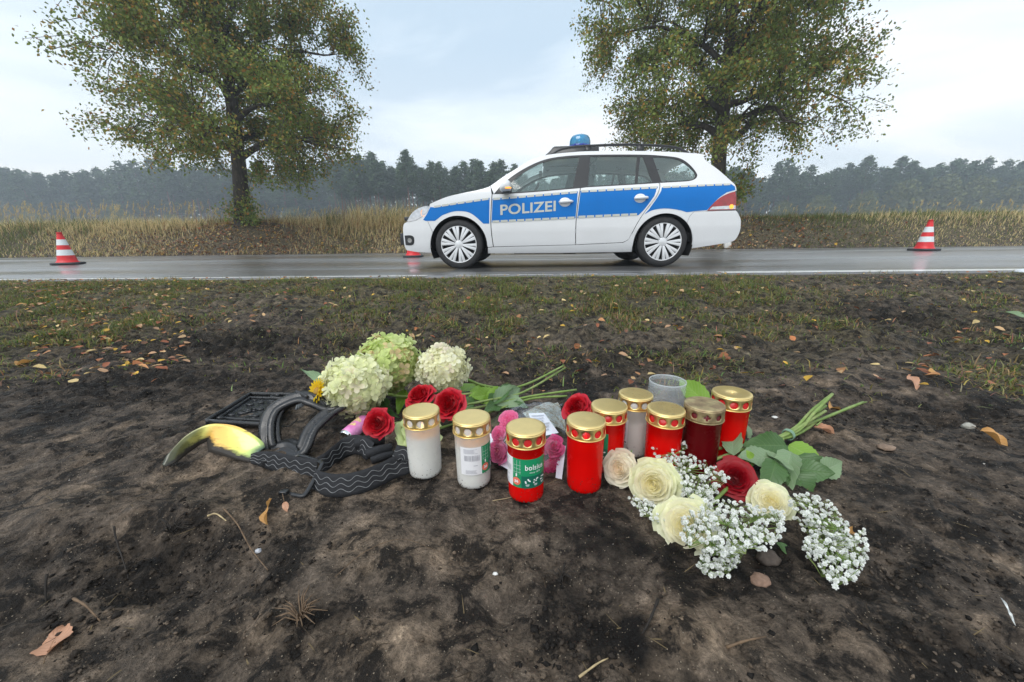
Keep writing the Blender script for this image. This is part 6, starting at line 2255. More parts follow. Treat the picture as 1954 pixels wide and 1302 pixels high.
# ------------------------------------------------------------------ pink foam roses in clear wrap
pk = empty('wrapped_pink_roses', (.03, .66, ZC))
tag(pk, 'pink artificial roses in crumpled clear wrap behind the labelled red candle', 'bouquet')
for k, (px, py, Y, rr_, cfn, ax) in enumerate(((972, 803, .68, .022, c_pink, (-.3, -.6, .8)), (955, 830, .655, .019, c_pink, (-.4, -.6, .6)), (953, 862, .635, .023, c_pink, (-.45, -.75, .4)),
                                               (1054, 852, .63, .023, c_pinkd, (.25, -.8, .5)), (1052, 890, .615, .020, c_pinkd, (.3, -.85, .35)), (1010, 850, .65, .022, c_pink, (0, -.7, .7)))):
    add_rose(pk, yp(px, py, Y), rr_, cfn, M_PETAL, 40 + k, ax, 20, .6, 1.2, 'foam_rose')
M_WRAP = glass_mat('clear_wrap', (.95, .98, .98), .18, .07)
rw = random.Random(4)


def wrap_sheet(pts_rows, name, mat, jit=.004, sub=4):
    rows = [catmull(r_, sub) for r_ in pts_rows]
    cols_ = [catmull([r_[j] for r_ in rows], sub) for j in range(len(rows[0]))]
    m_ = MB()
    nj = len(cols_); ni = len(cols_[0])
    V = []
    for j in range(nj):
        for i in range(ni):
            p = cols_[j][i]
            V.append((p.x + rw.uniform(-jit, jit), p.y + rw.uniform(-jit, jit), p.z + rw.uniform(-jit, jit)))
    F = []
    for j in range(nj - 1):
        for i in range(ni - 1):
            q = (j * ni + i, (j + 1) * ni + i, (j + 1) * ni + i + 1, j * ni + i + 1)
            F += [(q[0], q[1], q[2]), (q[0], q[2], q[3])]
    return wpart(pk, name, V, F, mat, False)


wrap_sheet([[pz(938, 800, .02), pz(960, 785, .04), pz(1000, 772, .05), pz(1040, 768, .045), pz(1072, 772, .03)],
            [pz(940, 830, .03), pz(965, 800, .055), pz(1005, 790, .062), pz(1045, 790, .06), pz(1075, 800, .04)],
            [pz(942, 865, .03), pz(960, 845, .055), pz(1005, 835, .06), pz(1050, 832, .058), pz(1080, 835, .035)],
            [pz(948, 890, .004), pz(965, 885, .02), pz(1005, 890, .03), pz(1055, 895, .03), pz(1078, 880, .006)]], 'clear_wrap', M_WRAP, .0035, 4)
M_GLIT = simple('glitter_paper', (.45, .50, .48), rough=.3, var=.5, scale=350, metal=.3, two=(.32, .25, .17), bump=.7, bscale=350)
wrap_sheet([[pz(998, 790, .018), pz(1030, 772, .03), pz(1066, 768, .02)], [pz(1010, 800, .03), pz(1045, 795, .042), pz(1076, 800, .018)], [pz(1030, 812, .03), pz(1055, 815, .04), pz(1082, 822, .01)]], 'glitter_paper', M_GLIT, .002, 4)
M_PAPER = simple('white_paper', (.72, .72, .80), rough=.6, var=.05, scale=30)
tagV = [pz(1008, 789, .056), pz(1038, 788, .062), pz(1066, 826, .050), pz(1030, 834, .052)]
tg = wpart(pk, 'price_tag', tagV, [(0, 3, 2, 1)], M_PAPER, False)
tm_ = MB()
for k in range(6):
    f0 = .12 + .13 * k
    a = Vector(tagV[0]).lerp(Vector(tagV[3]), f0); b_ = Vector(tagV[1]).lerp(Vector(tagV[2]), f0)
    up_ = Vector((0, -.0006, .0012)); dn_ = (Vector(tagV[3]) - Vector(tagV[0])) * .035
    p, q = a.lerp(b_, .12), a.lerp(b_, .88 - .25 * (k % 3) / 2)
    tm_.add([p + up_, q + up_, q + dn_ + up_, p + dn_ + up_], [(0, 3, 2, 1)])
wpart(pk, 'tag_print', tm_.V, tm_.F, M_PRINTG, False, None, tg)
pv_ = [pz(934, 828, .012), pz(948, 836, .016), pz(952, 900, .004), pz(975, 908, .004), pz(945, 895, .002)]
wpart(pk, 'paper_back', [pz(932, 826, .02), pz(965, 838, .028), pz(985, 905, .006), pz(940, 880, .003)], [(0, 3, 2, 1)], M_PAPER, False)
wpart(pk, 'paper_edge', [pz(1064, 868, .02), pz(1080, 850, .03), pz(1072, 915, .002), pz(1060, 912, .002)], [(0, 3, 2, 1)], M_PAPER, False)

# ------------------------------------------------------------------ tied bouquet of cream roses, one red rose and white gypsophila
bq = empty('rose_bouquet', (.33, .58, ZC))
tag(bq, 'tied bouquet of cream roses, one dark red rose and tiny white blossoms', 'bouquet')
BR = {}
BR['w1'] = yp(1188, 893, .580); BR['w2'] = yp(1250, 920, .545); BR['w3'] = yp(1312, 1005, .462); BR['w4'] = yp(1468, 962, .525); BR['d'] = yp(1402, 914, .560)
add_rose(bq, BR['w1'], .0335, c_peach, M_PETAL, 51, (-.55, -.75, .40), 36, .6, 1.4, 'cream_rose')
add_rose(bq, BR['w2'], .0415, c_cream, M_PETAL, 52, (-.45, -.80, .35), 44, .6, 1.35, 'cream_rose')
add_rose(bq, BR['w3'], .0430, c_cream, M_PETAL, 53, (-.45, -.60, .55), 40, .6, 1.3, 'cream_rose')
add_rose(bq, BR['w4'], .0340, c_cream, M_PETAL, 54, (-.25, -.55, .75), 38, .6, 1.4, 'cream_rose')
add_rose(bq, BR['d'], .0325, c_dark, M_PETALR, 55, (-.30, -.62, .70), 44, 1.25, .95, 'dark_red_rose')
tie = pz(1505, 829, .022)
ends = [pz(1584, 753, .060), pz(1588, 756, .045), pz(1580, 773, .035), pz(1650, 768, .012), pz(1574, 786, .03), pz(1560, 795, .02)]
for k, (nm_, e_) in enumerate(zip(('w1', 'w2', 'w3', 'w4', 'd', 'd'), ends)):
    p0 = BR[nm_]
    off = Vector((.004 * math.cos(k * 1.05), .004 * math.sin(k * 1.05), .004 * math.sin(k * 2.1)))
    st0 = p0 + Vector((.02, .025, -.012))
    stem(bq, [st0, st0.lerp(tie, .5) + Vector((0, .006 * (k - 2), .008)), tie + off, (tie + e_) / 2 + off * 1.6, e_ + off], .0029, .0033)
tp_ = pz(1655, 767, .012)
stem(bq, [ends[3], tp_], .0018, .0006, 'stem_tip')
for nx, ny, hh in ((1545, 800, .03), (1535, 808, .03), (1558, 812, .025)):
    stem(bq, [pz(nx, ny, hh), pz(nx + 10, ny - 8, hh + .004)], .0016, .0012, 'side_shoot')
m_ = MB()
for w_ in range(3):
    ax_ = (ends[1] - tie).normalized()
    fr_ = frame_of(ax_)
    m_.tube([tie + ax_ * (.003 * w_ - .004) + Vector(fr_[0]) * (.0105 * math.cos(a)) + Vector(fr_[1]) * (.0095 * math.sin(a)) for a in np.linspace(0, 2 * PI, 25)], .0010, 5, cap=False)
wpart(bq, 'string_tie', m_.V, m_.F, simple('green_string', (.20, .33, .24), rough=.7))
for key, a, b_, nn, w_ in (('d0', (1455, 855, .03), (1380, 862, .02), (0, -.6, .8), .032), ('d0', (1500, 850, .03), (1428, 848, .045), (0, -.75, .6), .05), ('p0', (1400, 870, .03), (1395, 795, .075), (-.6, -.7, .3), .036), ('p2', (1480, 872, .025), (1400, 880, .03), (0, -.5, .85), .045),
                          ('d2', (1392, 850, .035), (1380, 795, .07), (-.3, -.9, .3), .030), ('l0', (1405, 812, .06), (1425, 762, .085), (.1, -.8, .5), .030), ('p0', (1425, 835, .04), (1420, 790, .06), (.4, -.8, .3), .035), ('d1', (1370, 858, .02), (1318, 848, .022), (0, -.5, .8), .024), ('l1', (1372, 852, .022), (1345, 860, .02), (0, -.6, .7), .022),
                          ('l0', (1505, 850, .022), (1570, 880, .018), (.1, -.55, .8), .050), ('d3', (1520, 870, .02), (1618, 930, .006), (-.2, -.6, .7), .045), ('p0', (1565, 900, .012), (1612, 882, .030), (.1, -.8, .5), .040), ('d2', (1520, 895, .02), (1590, 905, .02), (-.1, -.7, .6), .040), ('d3', (1515, 900, .016), (1548, 940, .003), (-.2, -.6, .8), .05),
                          ('p1', (1510, 862, .03), (1488, 940, .010), (-.6, -.7, .4), .040), ('d1', (1480, 880, .03), (1470, 935, .012), (-.3, -.8, .5), .040), ('p2', (1465, 862, .03), (1510, 905, .022), (.3, -.7, .6), .024), ('d0', (1495, 880, .02), (1530, 930, .006), (.1, -.7, .6), .035), ('p0', (1320, 850, .02), (1300, 830, .05), (-.3, -.8, .4), .018),
                          ('d0', (1268, 842, .03), (1215, 806, .055), (-.3, -.8, .4), .014), ('d0', (1488, 1035, .004), (1502, 1055, .003), (.2, -.4, .9), .016), ('l0', (1436, 875, .05), (1425, 860, .062), (-.2, -.9, .2), .012), ('d1', (1365, 935, .02), (1335, 925, .01), (0, -.5, .8), .03)):
    add_leaf(bq, key, pz(*a), pz(*b_), nn, w_)
lf_ = empty('bay_leaf', pz(1318, 762, 0)); tag(lf_, 'bright green upright leaf between the clear cup and the dented gold lid', 'leaf')
add_leaf(lf_, 'l0', pz(1352, 775, .085), pz(1292, 716, .115), (-.25, -.9, .35), .044, 'leaf_blade')
stem(lf_, [pz(1352, 775, .085), pz(1372, 800, .05), Vector((.36, .70, ZC))], .0012, .001)
add_leaf(lf_, 'l2', pz(1408, 790, .075), pz(1400, 768, .085), (-.2, -.9, .3), .028, 'leaf_blade')
o = empty('dry_leaf', pz(1400, 812, .05)); tag(o, 'small orange dry leaf stuck upright on the red candle among rose leaves', 'leaf')
M_ORL = leaf_material('orange_leaf', (.50, .24, .06), (.62, .36, .13), (.35, .15, .04))
LEAFM['o0'] = leaf_mesh('leaf_o0', 1, .62, .25, .3, M_ORL, .02, .1, 5); LEAFM['o1'] = leaf_mesh('leaf_o1', 1, .62, .6, .9, M_ORL, .02, .15, 8)
M_TNL = leaf_material('tan_leaf', (.50, .25, .15), (.60, .33, .20), (.36, .19, .10))
LEAFM['t0'] = leaf_mesh('leaf_t0', 1, .62, .10, .15, M_TNL, .06, .10, 6); LEAFM['t1'] = leaf_mesh('leaf_t1', 1, .62, .5, .9, M_TNL, .02, .15, 2)
add_leaf(o, 'o0', pz(1398, 822, .045), pz(1408, 790, .065), (-.3, -.9, .1), .010, 'leaf_blade')

# gypsophila: hundreds of tiny double blossoms on hair-thin stalks
M_GYP = simple('gypsophila_blossom', (.80, .82, .78), rough=.7, var=.05, scale=200, attr=True, translucent=.2)
grng = np.random.default_rng(77)


def blossom_proto():
    V = []; F = []
    for ring_, (n_, rr_, z_, w_) in enumerate(((6, 1.0, .15, .55), (6, .72, .55, .48), (5, .42, .85, .36))):
        for k in range(n_):
            a = 2 * PI * k / n_ + ring_ * .5
            ca, sa = math.cos(a), math.sin(a)
            b0 = len(V)
            for (x_, y_, zz_) in ((.12, 0, z_ * .3), (rr_ * .6, -w_ * .7, z_ * .8), (rr_ * 1.02, -w_ * .35, z_ + .12), (rr_ * 1.02, w_ * .35, z_ + .12), (rr_ * .6, w_ * .7, z_ * .8)):
                V.append((x_ * ca - y_ * sa, x_ * sa + y_ * ca, zz_))
            F += [(b0, b0 + 1, b0 + 2), (b0, b0 + 2, b0 + 3), (b0, b0 + 3, b0 + 4)]
    b0 = len(V)
    for k in range(6):
        a = 2 * PI * k / 6
        V.append((.42 * math.cos(a), .42 * math.sin(a), .1))
    V.append((0, 0, -.55)); V.append((0, 0, .5))
    for k in range(6):
        F.append((b0 + k, b0 + 6, b0 + (k + 1) % 6)); F.append((b0 + k, b0 + (k + 1) % 6, b0 + 7))
    return np.array(V), np.array(F), b0


GV, GF, GB = blossom_proto()


def gyp_spray(poly, n, root_pt, h0, h1, smin=.0021, smax=.0034, over=None):
    """poly: outline in photo pixels of where the spray lies; blossoms are set above the ground there"""
    P_ = np.array(poly, float)
    x0, y0 = P_.min(0); x1, y1 = P_.max(0)
    pts = []
    tries = 0
    while len(pts) < n and tries < n * 40:
        tries += 1
        a = grng.uniform(x0, x1); b_ = grng.uniform(y0, y1)
        if not inside(poly, np.array([a]), np.array([b_]))[0]: continue
        p = pz(a, b_, grng.uniform(h0, h1))
        if all((p - q).length > .0042 for q in pts[-260:]): pts.append(p)
    Vs = []; Fs = []; Cs = []
    st_ = MB()
    rp = sum(pts, Vector()) / len(pts); rp.z = ZC + .004
    hubs = [pts[int(k)] for k in grng.integers(0, len(pts), max(4, len(pts) // 18))]
    for k, hpt in enumerate(hubs):
        st_.tube(catmull([rp, rp.lerp(hpt, .5) + Vector((0, .004, .006)), hpt - Vector((0, 0, .008))], 3), [.0009] * 3 + [.0007] * 4, 4, cap=False)
    off = 0
    for p in pts:
        s = grng.uniform(smin, smax)
        bud = grng.random() < .2
        if bud: s *= .6
        ax_ = Vector((grng.normal(0, .5), -.5 + grng.normal(0, .5), .75 + grng.normal(0, .3)))
        fr_ = frame_of(ax_, grng.random() * 6)
        Vs.append((GV * s * np.array([1, 1, 1.0])) @ fr_ + np.array(p)); Fs.append(GF + off); off += len(GV)
        k = grng.uniform(.88, 1.08)
        c = np.tile(np.array([.80, .82, .79]) * k, (len(GV), 1)); c[GB:] = np.array([.42, .52, .28]); c[GB + 7] = np.array([.66, .70, .60])
        Cs.append(c)
        hh = min(hubs, key=lambda q: (q - p).length_squared)
        st_.tube([hh - Vector((0, 0, .008)), (hh + p) / 2 - Vector((0, 0, .003)), p - Vector(ax_.normalized()) * s * .5], .00035, 3, cap=False)
    o1 = wpart(bq, 'gypsophila_spray', np.concatenate(Vs), np.concatenate(Fs), M_GYP, True, np.clip(np.concatenate(Cs), 0, .95))
    o1['kind'] = 'stuff'
    wpart(bq, 'spray_stalks', st_.V, st_.F, M_STEM, True, None, o1)


g_root = pz(1450, 860, .03)
gyp_spray([(1232, 826), (1300, 818), (1318, 850), (1330, 885), (1290, 890), (1250, 870)], 120, pz(1380, 850, .03), .035, .06)
gyp_spray([(1255, 872), (1330, 868), (1375, 895), (1392, 912), (1360, 950), (1340, 965), (1300, 940), (1290, 900)], 190, g_root, .03, .055)
gyp_spray([(1300, 930), (1350, 940), (1365, 975), (1310, 965), (1290, 960)], 70, g_root, .02, .035)
gyp_spray([(1198, 948), (1215, 945), (1265, 968), (1285, 985), (1262, 1005), (1225, 985)], 75, pz(1290, 960, .015), .006, .02)
gyp_spray([(1300, 985), (1345, 955), (1400, 955), (1440, 965), (1500, 975), (1495, 1020), (1470, 1048), (1420, 1050), (1380, 1060), (1340, 1050), (1300, 1030)], 400, g_root, .035, .065)
gyp_spray([(1340, 1050), (1390, 1040), (1425, 1050), (1405, 1085), (1390, 1105), (1345, 1098), (1330, 1080)], 120, pz(1420, 1000, .02), .008, .03)
gyp_spray([(1500, 945), (1530, 935), (1580, 955), (1610, 985), (1625, 1010), (1600, 1030), (1560, 1010), (1515, 985)], 150, pz(1500, 920, .02), .012, .04)
gyp_spray([(1535, 1020), (1600, 1015), (1650, 1010), (1655, 1060), (1640, 1100), (1590, 1122), (1565, 1085), (1530, 1055)], 230, pz(1560, 970, .02), .006, .035)
gyp_spray([(1510, 985), (1560, 1000), (1620, 1020), (1660, 1030), (1610, 1045), (1540, 1040)], 60, pz(1540, 970, .02), .01, .03)
# ================================================================== burnt goggles and other finds
M_BLKP = simple('black_plastic', (.016, .017, .019), rough=.34, var=.3, scale=60, rvar=.14, bump=.25, bscale=260, coat=.15)
M_STRAP = simple('strap_weave', (.014, .015, .018), rough=.78, var=.3, scale=160, bump=.5, bscale=900)
M_SIL = simple('silicone_line', (.17, .175, .18), rough=.45, var=.15, scale=80)

gg = empty('goggles', pz(520, 850, 0))
tag(gg, 'black goggles with bare frame and elastic strap lying beside the yellow lens', 'goggles')
Z2 = lambda zx, zy, h: pz(300 + zx / 3.908, 740 + zy / 3.908, h)
ringp = [Z2(838, 462, .004), Z2(818, 300, .036), Z2(850, 190, .058), Z2(920, 125, .070), Z2(1060, 72, .080), Z2(1160, 95, .075), Z2(1280, 140, .062), Z2(1380, 118, .066), Z2(1290, 175, .056), Z2(1150, 310, .034), Z2(1068, 480, .005), Z2(950, 448, .004)]
loop = catmull(ringp, 7, True)
loop.append(loop[0])


def profile_tube(path, prof, upref=Vector((0, -.5, .8))):
    m_ = MB()
    V = []; k = len(prof); n_ = len(path)
    for i, p in enumerate(path):
        t_ = (path[min(i + 1, n_ - 1)] - path[max(i - 1, 0)]).normalized()
        a = (upref - t_ * upref.dot(t_))
        a = a.normalized() if a.length > 1e-4 else t_.orthogonal().normalized()
        b_ = t_.cross(a)
        for (u, v) in prof: V.append(p + a * u + b_ * v)
    F = [(i * k + j, i * k + (j + 1) % k, (i + 1) * k + (j + 1) % k, (i + 1) * k + j) for i in range(n_ - 1) for j in range(k)]
    F += [tuple(range(k - 1, -1, -1)), tuple((n_ - 1) * k + j for j in range(k))]
    m_.add(V, F)
    return m_


m_ = profile_tube(loop, [(-.0035, -.0150), (.0030, -.0155), (.0062, -.0070), (.0022, -.001), (.0026, .002), (.0060, .0070), (.003, .0150), (-.0035, .0145)])
wpart(gg, 'goggle_frame', m_.V, m_.F, M_BLKP, False)
cen = sum(loop, Vector()) / len(loop)
inner = [p.lerp(cen, .13) + Vector((.004, .012, -.002)) for p in loop]
m_ = profile_tube(inner, [(-.0045, -.006), (.004, -.0065), (.005, .006), (-.004, .0065)])
wpart(gg, 'inner_rim', m_.V, m_.F, M_BLKP, False)
m_ = MB()
for i in range(0, len(loop) - 1, 4):
    m_.tube([loop[i], inner[i]], .0042, 5)
wpart(gg, 'frame_ribs', m_.V, m_.F, M_BLKP, False)
m_ = MB()
m_.tube(catmull([Z2(1100, 62, .078), Z2(1180, 75, .08), Z2(1250, 150, .06)], 4), .005, 7, squash=(1.6, .6))
wpart(gg, 'frame_outrigger', m_.V, m_.F, M_BLKP, True)
m_ = MB()
m_.tube(catmull([Z2(1035, 48, .084), Z2(1075, 60, .082), Z2(1120, 85, .078)], 4), .0055, 7, squash=(1.8, .6))
wpart(gg, 'frame_outrigger', m_.V, m_.F, M_BLKP, True)
m_ = MB()
m_.tube(catmull([Z2(930, 290, .02), Z2(990, 285, .012), Z2(1050, 230, .02)], 4), .0012, 5)
wpart(gg, 'loose_cord', m_.V, m_.F, M_BLKP, True)
m_ = MB()
for k in range(5):
    m_.tube([Z2(1045 + 16 * k, 130 - 6 * k, .072), Z2(1035 + 16 * k, 165 - 8 * k, .066)], .0020, 5)
wpart(gg, 'vent_fins', m_.V, m_.F, simple('worn_plastic', (.10, .11, .12), rough=.4, var=.3, scale=60), True)


def ribbon(path, wvec, half, name, lines=True, bend=0.0, endpinch=None):
    """strap: path (world), wvec(i/n) gives the direction across; thick sheet with wavy silicone lines"""
    n_ = len(path)
    th = .0011
    rows = []
    NV = 6
    for i, p in enumerate(path):
        t_ = (path[min(i + 1, n_ - 1)] - path[max(i - 1, 0)]).normalized()
        f = i / (n_ - 1)
        w_ = Vector(wvec(f)); w_ = (w_ - t_ * w_.dot(t_)).normalized()
        nn = t_.cross(w_)
        hw = half(f)
        rows.append((p, w_, nn, hw))
    V = []; F = []
    for sgn in (1, -1):
        for (p, w_, nn, hw) in rows:
            for j in range(NV + 1):
                s = -1 + 2 * j / NV
                V.append(p + w_ * (hw * s) + nn * (sgn * th * (1 - .5 * abs(s) ** 4) + bend * (1 - s * s)))
    k = NV + 1
    for i in range(n_ - 1):
        for j in range(NV):
            q = (i * k + j, i * k + j + 1, (i + 1) * k + j + 1, (i + 1) * k + j)
            F.append(q); o_ = n_ * k
            F.append(tuple(o_ + z for z in q[::-1]))
        for j in (0, NV):
            q = (i * k + j, (i + 1) * k + j, n_ * k + (i + 1) * k + j, n_ * k + i * k + j)
            F.append(q if j == 0 else q[::-1])
    so_ = wpart(gg, name, V, F, M_STRAP, True)
    if lines:
        lm = MB()
        acc = 0.0
        for c_ in (-.45, .02, .5):
            for sgn in (1, -1):
                acc = 0.0; pts = []
                for i, (p, w_, nn, hw) in enumerate(rows):
                    if i: acc += (rows[i][0] - rows[i - 1][0]).length
                    a = .20 * math.sin(acc / .026 * 2 * PI + .4)
                    s = c_ + a * .8
                    pts.append(p + w_ * (hw * s) + nn * (sgn * (th * 1.05 + .0001) + bend * (1 - s * s)))
                lm.tube(pts, .00055, 5, squash=(1, 1))
        wpart(gg, 'wave_lines', lm.V, lm.F, M_SIL, True, None, so_)
    return so_


pa = catmull([Z2(700, 530, .012), Z2(760, 530, .014), Z2(850, 545, .016), Z2(960, 575, .016), Z2(1080, 600, .016), Z2(1190, 615, .014)], 24)
ribbon(pa, lambda f: (0, .35, 1), lambda f: .009 + .009 * min(1, f * 2.2), 'strap_end')
pb = catmull([Z2(1165, 690, .013), Z2(1230, 715, .013), Z2(1320, 730, .013), Z2(1440, 722, .014), Z2(1560, 690, .015), Z2(1680, 640, .016), Z2(1780, 590, .018), Z2(1845, 570, .020), Z2(1862, 545, .024), Z2(1830, 515, .028), Z2(1760, 500, .030)], 24)
ribbon(pb, lambda f: (0, .45, 1) if f < .75 else (0, .8, .7), lambda f: .0185, 'strap')
pc = catmull([Z2(1215, 590, .012), Z2(1260, 560, .014), Z2(1330, 500, .016), Z2(1400, 450, .018), Z2(1470, 425, .024), Z2(1540, 440, .03), Z2(1590, 480, .024)], 24)
ribbon(pc, lambda f: (0, .35, 1), lambda f: .0185, 'strap_back')
m_ = MB()
for k, (a, b_, hh, rr_) in enumerate((((1480, 420), (1690, 385), .028, .012), ((1560, 500), (1740, 450), .022, .0095), ((1600, 545), (1760, 500), .014, .0075))):
    m_.tube(catmull([Z2(a[0], a[1], hh), Z2((a[0] + b_[0]) / 2, (a[1] + b_[1]) / 2 - 6, hh + .004), Z2(b_[0], b_[1], hh)], 5), rr_, 12, squash=(1.0, .85))
wpart(gg, 'strap_roll', m_.V, m_.F, M_STRAP, True)
m_ = MB()
bkp = [Z2(1055, 505, .026), Z2(1120, 520, .028), Z2(1215, 552, .028), Z2(1228, 575, .026), Z2(1180, 670, .016), Z2(1135, 750, .008), Z2(1100, 800, .004), Z2(1060, 808, .003), Z2(985, 792, .003)]
pp = profile_tube(catmull(bkp, 4), [(-.0018, -.0030), (.0018, -.0030), (.0022, .0028), (-.0015, .0032)])
wpart(gg, 'buckle', pp.V, pp.F, M_BLKP, False)
m_ = MB(); c0 = Z2(950, 790, .004); m_.box((c0.x - .007, c0.y - .005, c0.z - .004), (c0.x + .006, c0.y + .005, c0.z + .006)); bevel_mod(wpart(gg, 'strap_clip', m_.V, m_.F, M_BLKP, False), .0015); m_ = MB(); c0 = Z2(808, 580, .004); m_.box((c0.x - .006, c0.y - .003, c0.z - .004), (c0.x + .006, c0.y + .003, c0.z + .012))
bevel_mod(wpart(gg, 'strap_clip', m_.V, m_.F, M_BLKP, False), .0015)

# mirrored yellow lens
mt, t, b = nmat('mirror_lens')
tcn = N(t, 'ShaderNodeTexCoord')
nz = N(t, 'ShaderNodeTexNoise', {'Scale': 14.0, 'Detail': 3.0, 'Distortion': .8}); t.links.new(tcn.outputs['Object'], nz.inputs['Vector'])
at = N(t, 'ShaderNodeAttribute', attribute_name='Col'); sp_ = N(t, 'ShaderNodeSeparateColor'); t.links.new(at.outputs['Color'], sp_.inputs[0])
sc0 = N(t, 'ShaderNodeMath', operation='MULTIPLY'); sc0.inputs[1].default_value = .80; t.links.new(sp_.outputs[0], sc0.inputs[0])
ad = N(t, 'ShaderNodeMath', operation='MULTIPLY_ADD'); t.links.new(nz.outputs['Fac'], ad.inputs[0]); ad.inputs[1].default_value = .30; t.links.new(sc0.outputs[0], ad.inputs[2])
rp = N(t, 'ShaderNodeValToRGB'); e0 = rp.color_ramp.elements
e0[0].position = .22; e0[0].color = (.035, .038, .02, 1); e0[1].position = 1.0; e0[1].color = (.03, .07, .05, 1)
for p_, c_ in ((.36, (.17, .18, .06)), (.46, (.70, .66, .18)), (.57, (.94, .54, .12)), (.70, (.93, .62, .14)), (.82, (.72, .78, .16)), (.92, (.38, .50, .15))):
    q = e0.new(p_); q.color = (*c_, 1)
t.links.new(ad.outputs[0], rp.inputs[0])
lmp = N(t, 'ShaderNodeMapping', {'Scale': (.22, 1.0, 1.3), 'Rotation': (0, 0, .5)}); t.links.new(tcn.outputs['Object'], lmp.inputs[0])
nz2 = N(t, 'ShaderNodeTexNoise', {'Scale': 150.0, 'Detail': 6.0, 'Roughness': .7}); t.links.new(lmp.outputs[0], nz2.inputs['Vector'])
sa_ = N(t, 'ShaderNodeMath', operation='MULTIPLY_ADD'); sa_.inputs[1].default_value = .05; t.links.new(sp_.outputs[2], sa_.inputs[0]); t.links.new(nz2.outputs['Fac'], sa_.inputs[2])
mr = N(t, 'ShaderNodeMapRange', {'From Min': .58, 'From Max': .74, 'To Max': .8}); t.links.new(sa_.outputs[0], mr.inputs['Value'])
mge = N(t, 'ShaderNodeMath', operation='MAXIMUM'); t.links.new(mr.outputs[0], mge.inputs[0])
mre = N(t, 'ShaderNodeMapRange', {'From Min': .80, 'From Max': 1.0, 'To Min': 0.0, 'To Max': 1.0}); ade = N(t, 'ShaderNodeMath', operation='MULTIPLY_ADD')
t.links.new(nz2.outputs['Fac'], ade.inputs[0]); ade.inputs[1].default_value = .45; t.links.new(sp_.outputs[1], ade.inputs[2])
mre.inputs['From Min'].default_value = .86; mre.inputs['From Max'].default_value = 1.02
t.links.new(ade.outputs[0], mre.inputs['Value']); t.links.new(mre.outputs[0], mge.inputs[1])
mx = N(t, 'ShaderNodeMix', {'B': (.035, .03, .025, 1)}, data_type='RGBA'); t.links.new(mge.outputs[0], mx.inputs['Factor']); t.links.new(rp.outputs[0], mx.inputs['A'])
t.links.new(mx.outputs['Result'], b.inputs['Base Color'])
b.inputs['Metallic'].default_value = .2
rr = N(t, 'ShaderNodeMapRange', {'To Min': .30, 'To Max': .8}); t.links.new(mge.outputs[0], rr.inputs['Value']); t.links.new(rr.outputs[0], b.inputs['Roughness'])
b.inputs['Coat Weight'].default_value = .4
M_LENS = mt
topc = [(42, 572, .002), (82, 496, .018), (216, 356, .040), (362, 280, .052), (480, 270, .054), (600, 290, .050), (700, 340, .040), (785, 402, .026), (806, 446, .018)]
botc = [(66, 590, .0), (135, 565, .0), (225, 492, .004), (312, 428, .011), (374, 398, .018), (384, 478, .007), (480, 504, .004), (580, 534, .001), (690, 558, .0)]
T_ = catmull([Z2(*q) for q in topc], 5); B_ = []
for i in range(len(botc) - 1):
    a, c_ = Z2(*botc[i]), Z2(*botc[i + 1])
    B_ += [a.lerp(c_, k / 5) for k in range(5)]
B_.append(Z2(*botc[-1]))
V = []; C = []; nv = 8
for i in range(len(T_)):
    for j in range(nv + 1):
        f = j / nv
        p = T_[i].lerp(B_[i], f) + Vector((0, -.003 * math.sin(PI * f), .002 * math.sin(PI * f)))
        u_ = i / (len(T_) - 1)
        V.append(p); C.append((u_, f, max(0., 1 - u_ / .42)))
F = [(i * (nv + 1) + j, i * (nv + 1) + j + 1, (i + 1) * (nv + 1) + j + 1, (i + 1) * (nv + 1) + j) for i in range(len(T_) - 1) for j in range(nv)]
base_ = pz(410, 860, 0)
o = mk('goggle_lens', np.array(V) - np.array(base_), F, M_LENS, smooth=True, colors=C, loc=base_)
sf = o.modifiers.new('sheet', 'SOLIDIFY'); sf.thickness = .0012; sf.offset = 1
tag(o, 'broken yellow mirror lens with soot, lying on the earth at the left', 'goggle lens')

# black tray-like plastic shell
tr_ = empty('plastic_shell', pz(480, 790, 0)); tag(tr_, 'shallow black plastic shell lying flat behind the yellow lens', 'plastic part')
cor = [Z2(372, 272, .004), Z2(700, 66, .004), Z2(1030, 72, .006), Z2(850, 300, .006)]


def quadpt(u, v, h=0.0):
    return cor[0].lerp(cor[3], u).lerp(cor[1].lerp(cor[2], u), v) + Vector((0, 0, h))


path = []
for (u, v) in ((.06, 0), (.5, 0), (.94, 0), (1, .06), (1, .5), (1, .94), (.94, 1), (.5, 1), (.06, 1), (0, .94), (0, .5), (0, .06)):
    path.append(quadpt(u, v, .008))
path = catmull(path, 3, True); path.append(path[0])
pp = profile_tube(path, [(-.007, -.003), (.004, -.0035), (.005, 0), (.004, .0035), (-.007, .004)], Vector((0, 0, 1)))
wpart(tr_, 'shell_rim', pp.V, pp.F, M_BLKP, False)
pin = [quadpt(.5 + (u - .5) * .80, .5 + (v - .5) * .74, .006) for (u, v) in ((.05, 0), (.95, 0), (1, .05), (1, .95), (.95, 1), (.05, 1), (0, .95), (0, .05))]
pin = catmull(pin, 3, True); pin.append(pin[0])
pp = profile_tube(pin, [(-.006, -.002), (.003, -.002), (.003, .002), (-.006, .002)], Vector((0, 0, 1)))
wpart(tr_, 'inner_rib', pp.V, pp.F, M_BLKP, False)
m_ = MB(); n_ = 18
rs = random.Random(3)
m_.sheet(lambda u, v: quadpt(.02 + .96 * u, .02 + .96 * v, .002 + .0012 * rs.random()), n_, n_)
wpart(tr_, 'shell_floor', m_.V, m_.F, simple('wet_plastic', (.022, .024, .027), rough=.18, var=.4, scale=50, rvar=.12, bump=.4, bscale=160), True)
m_ = MB()
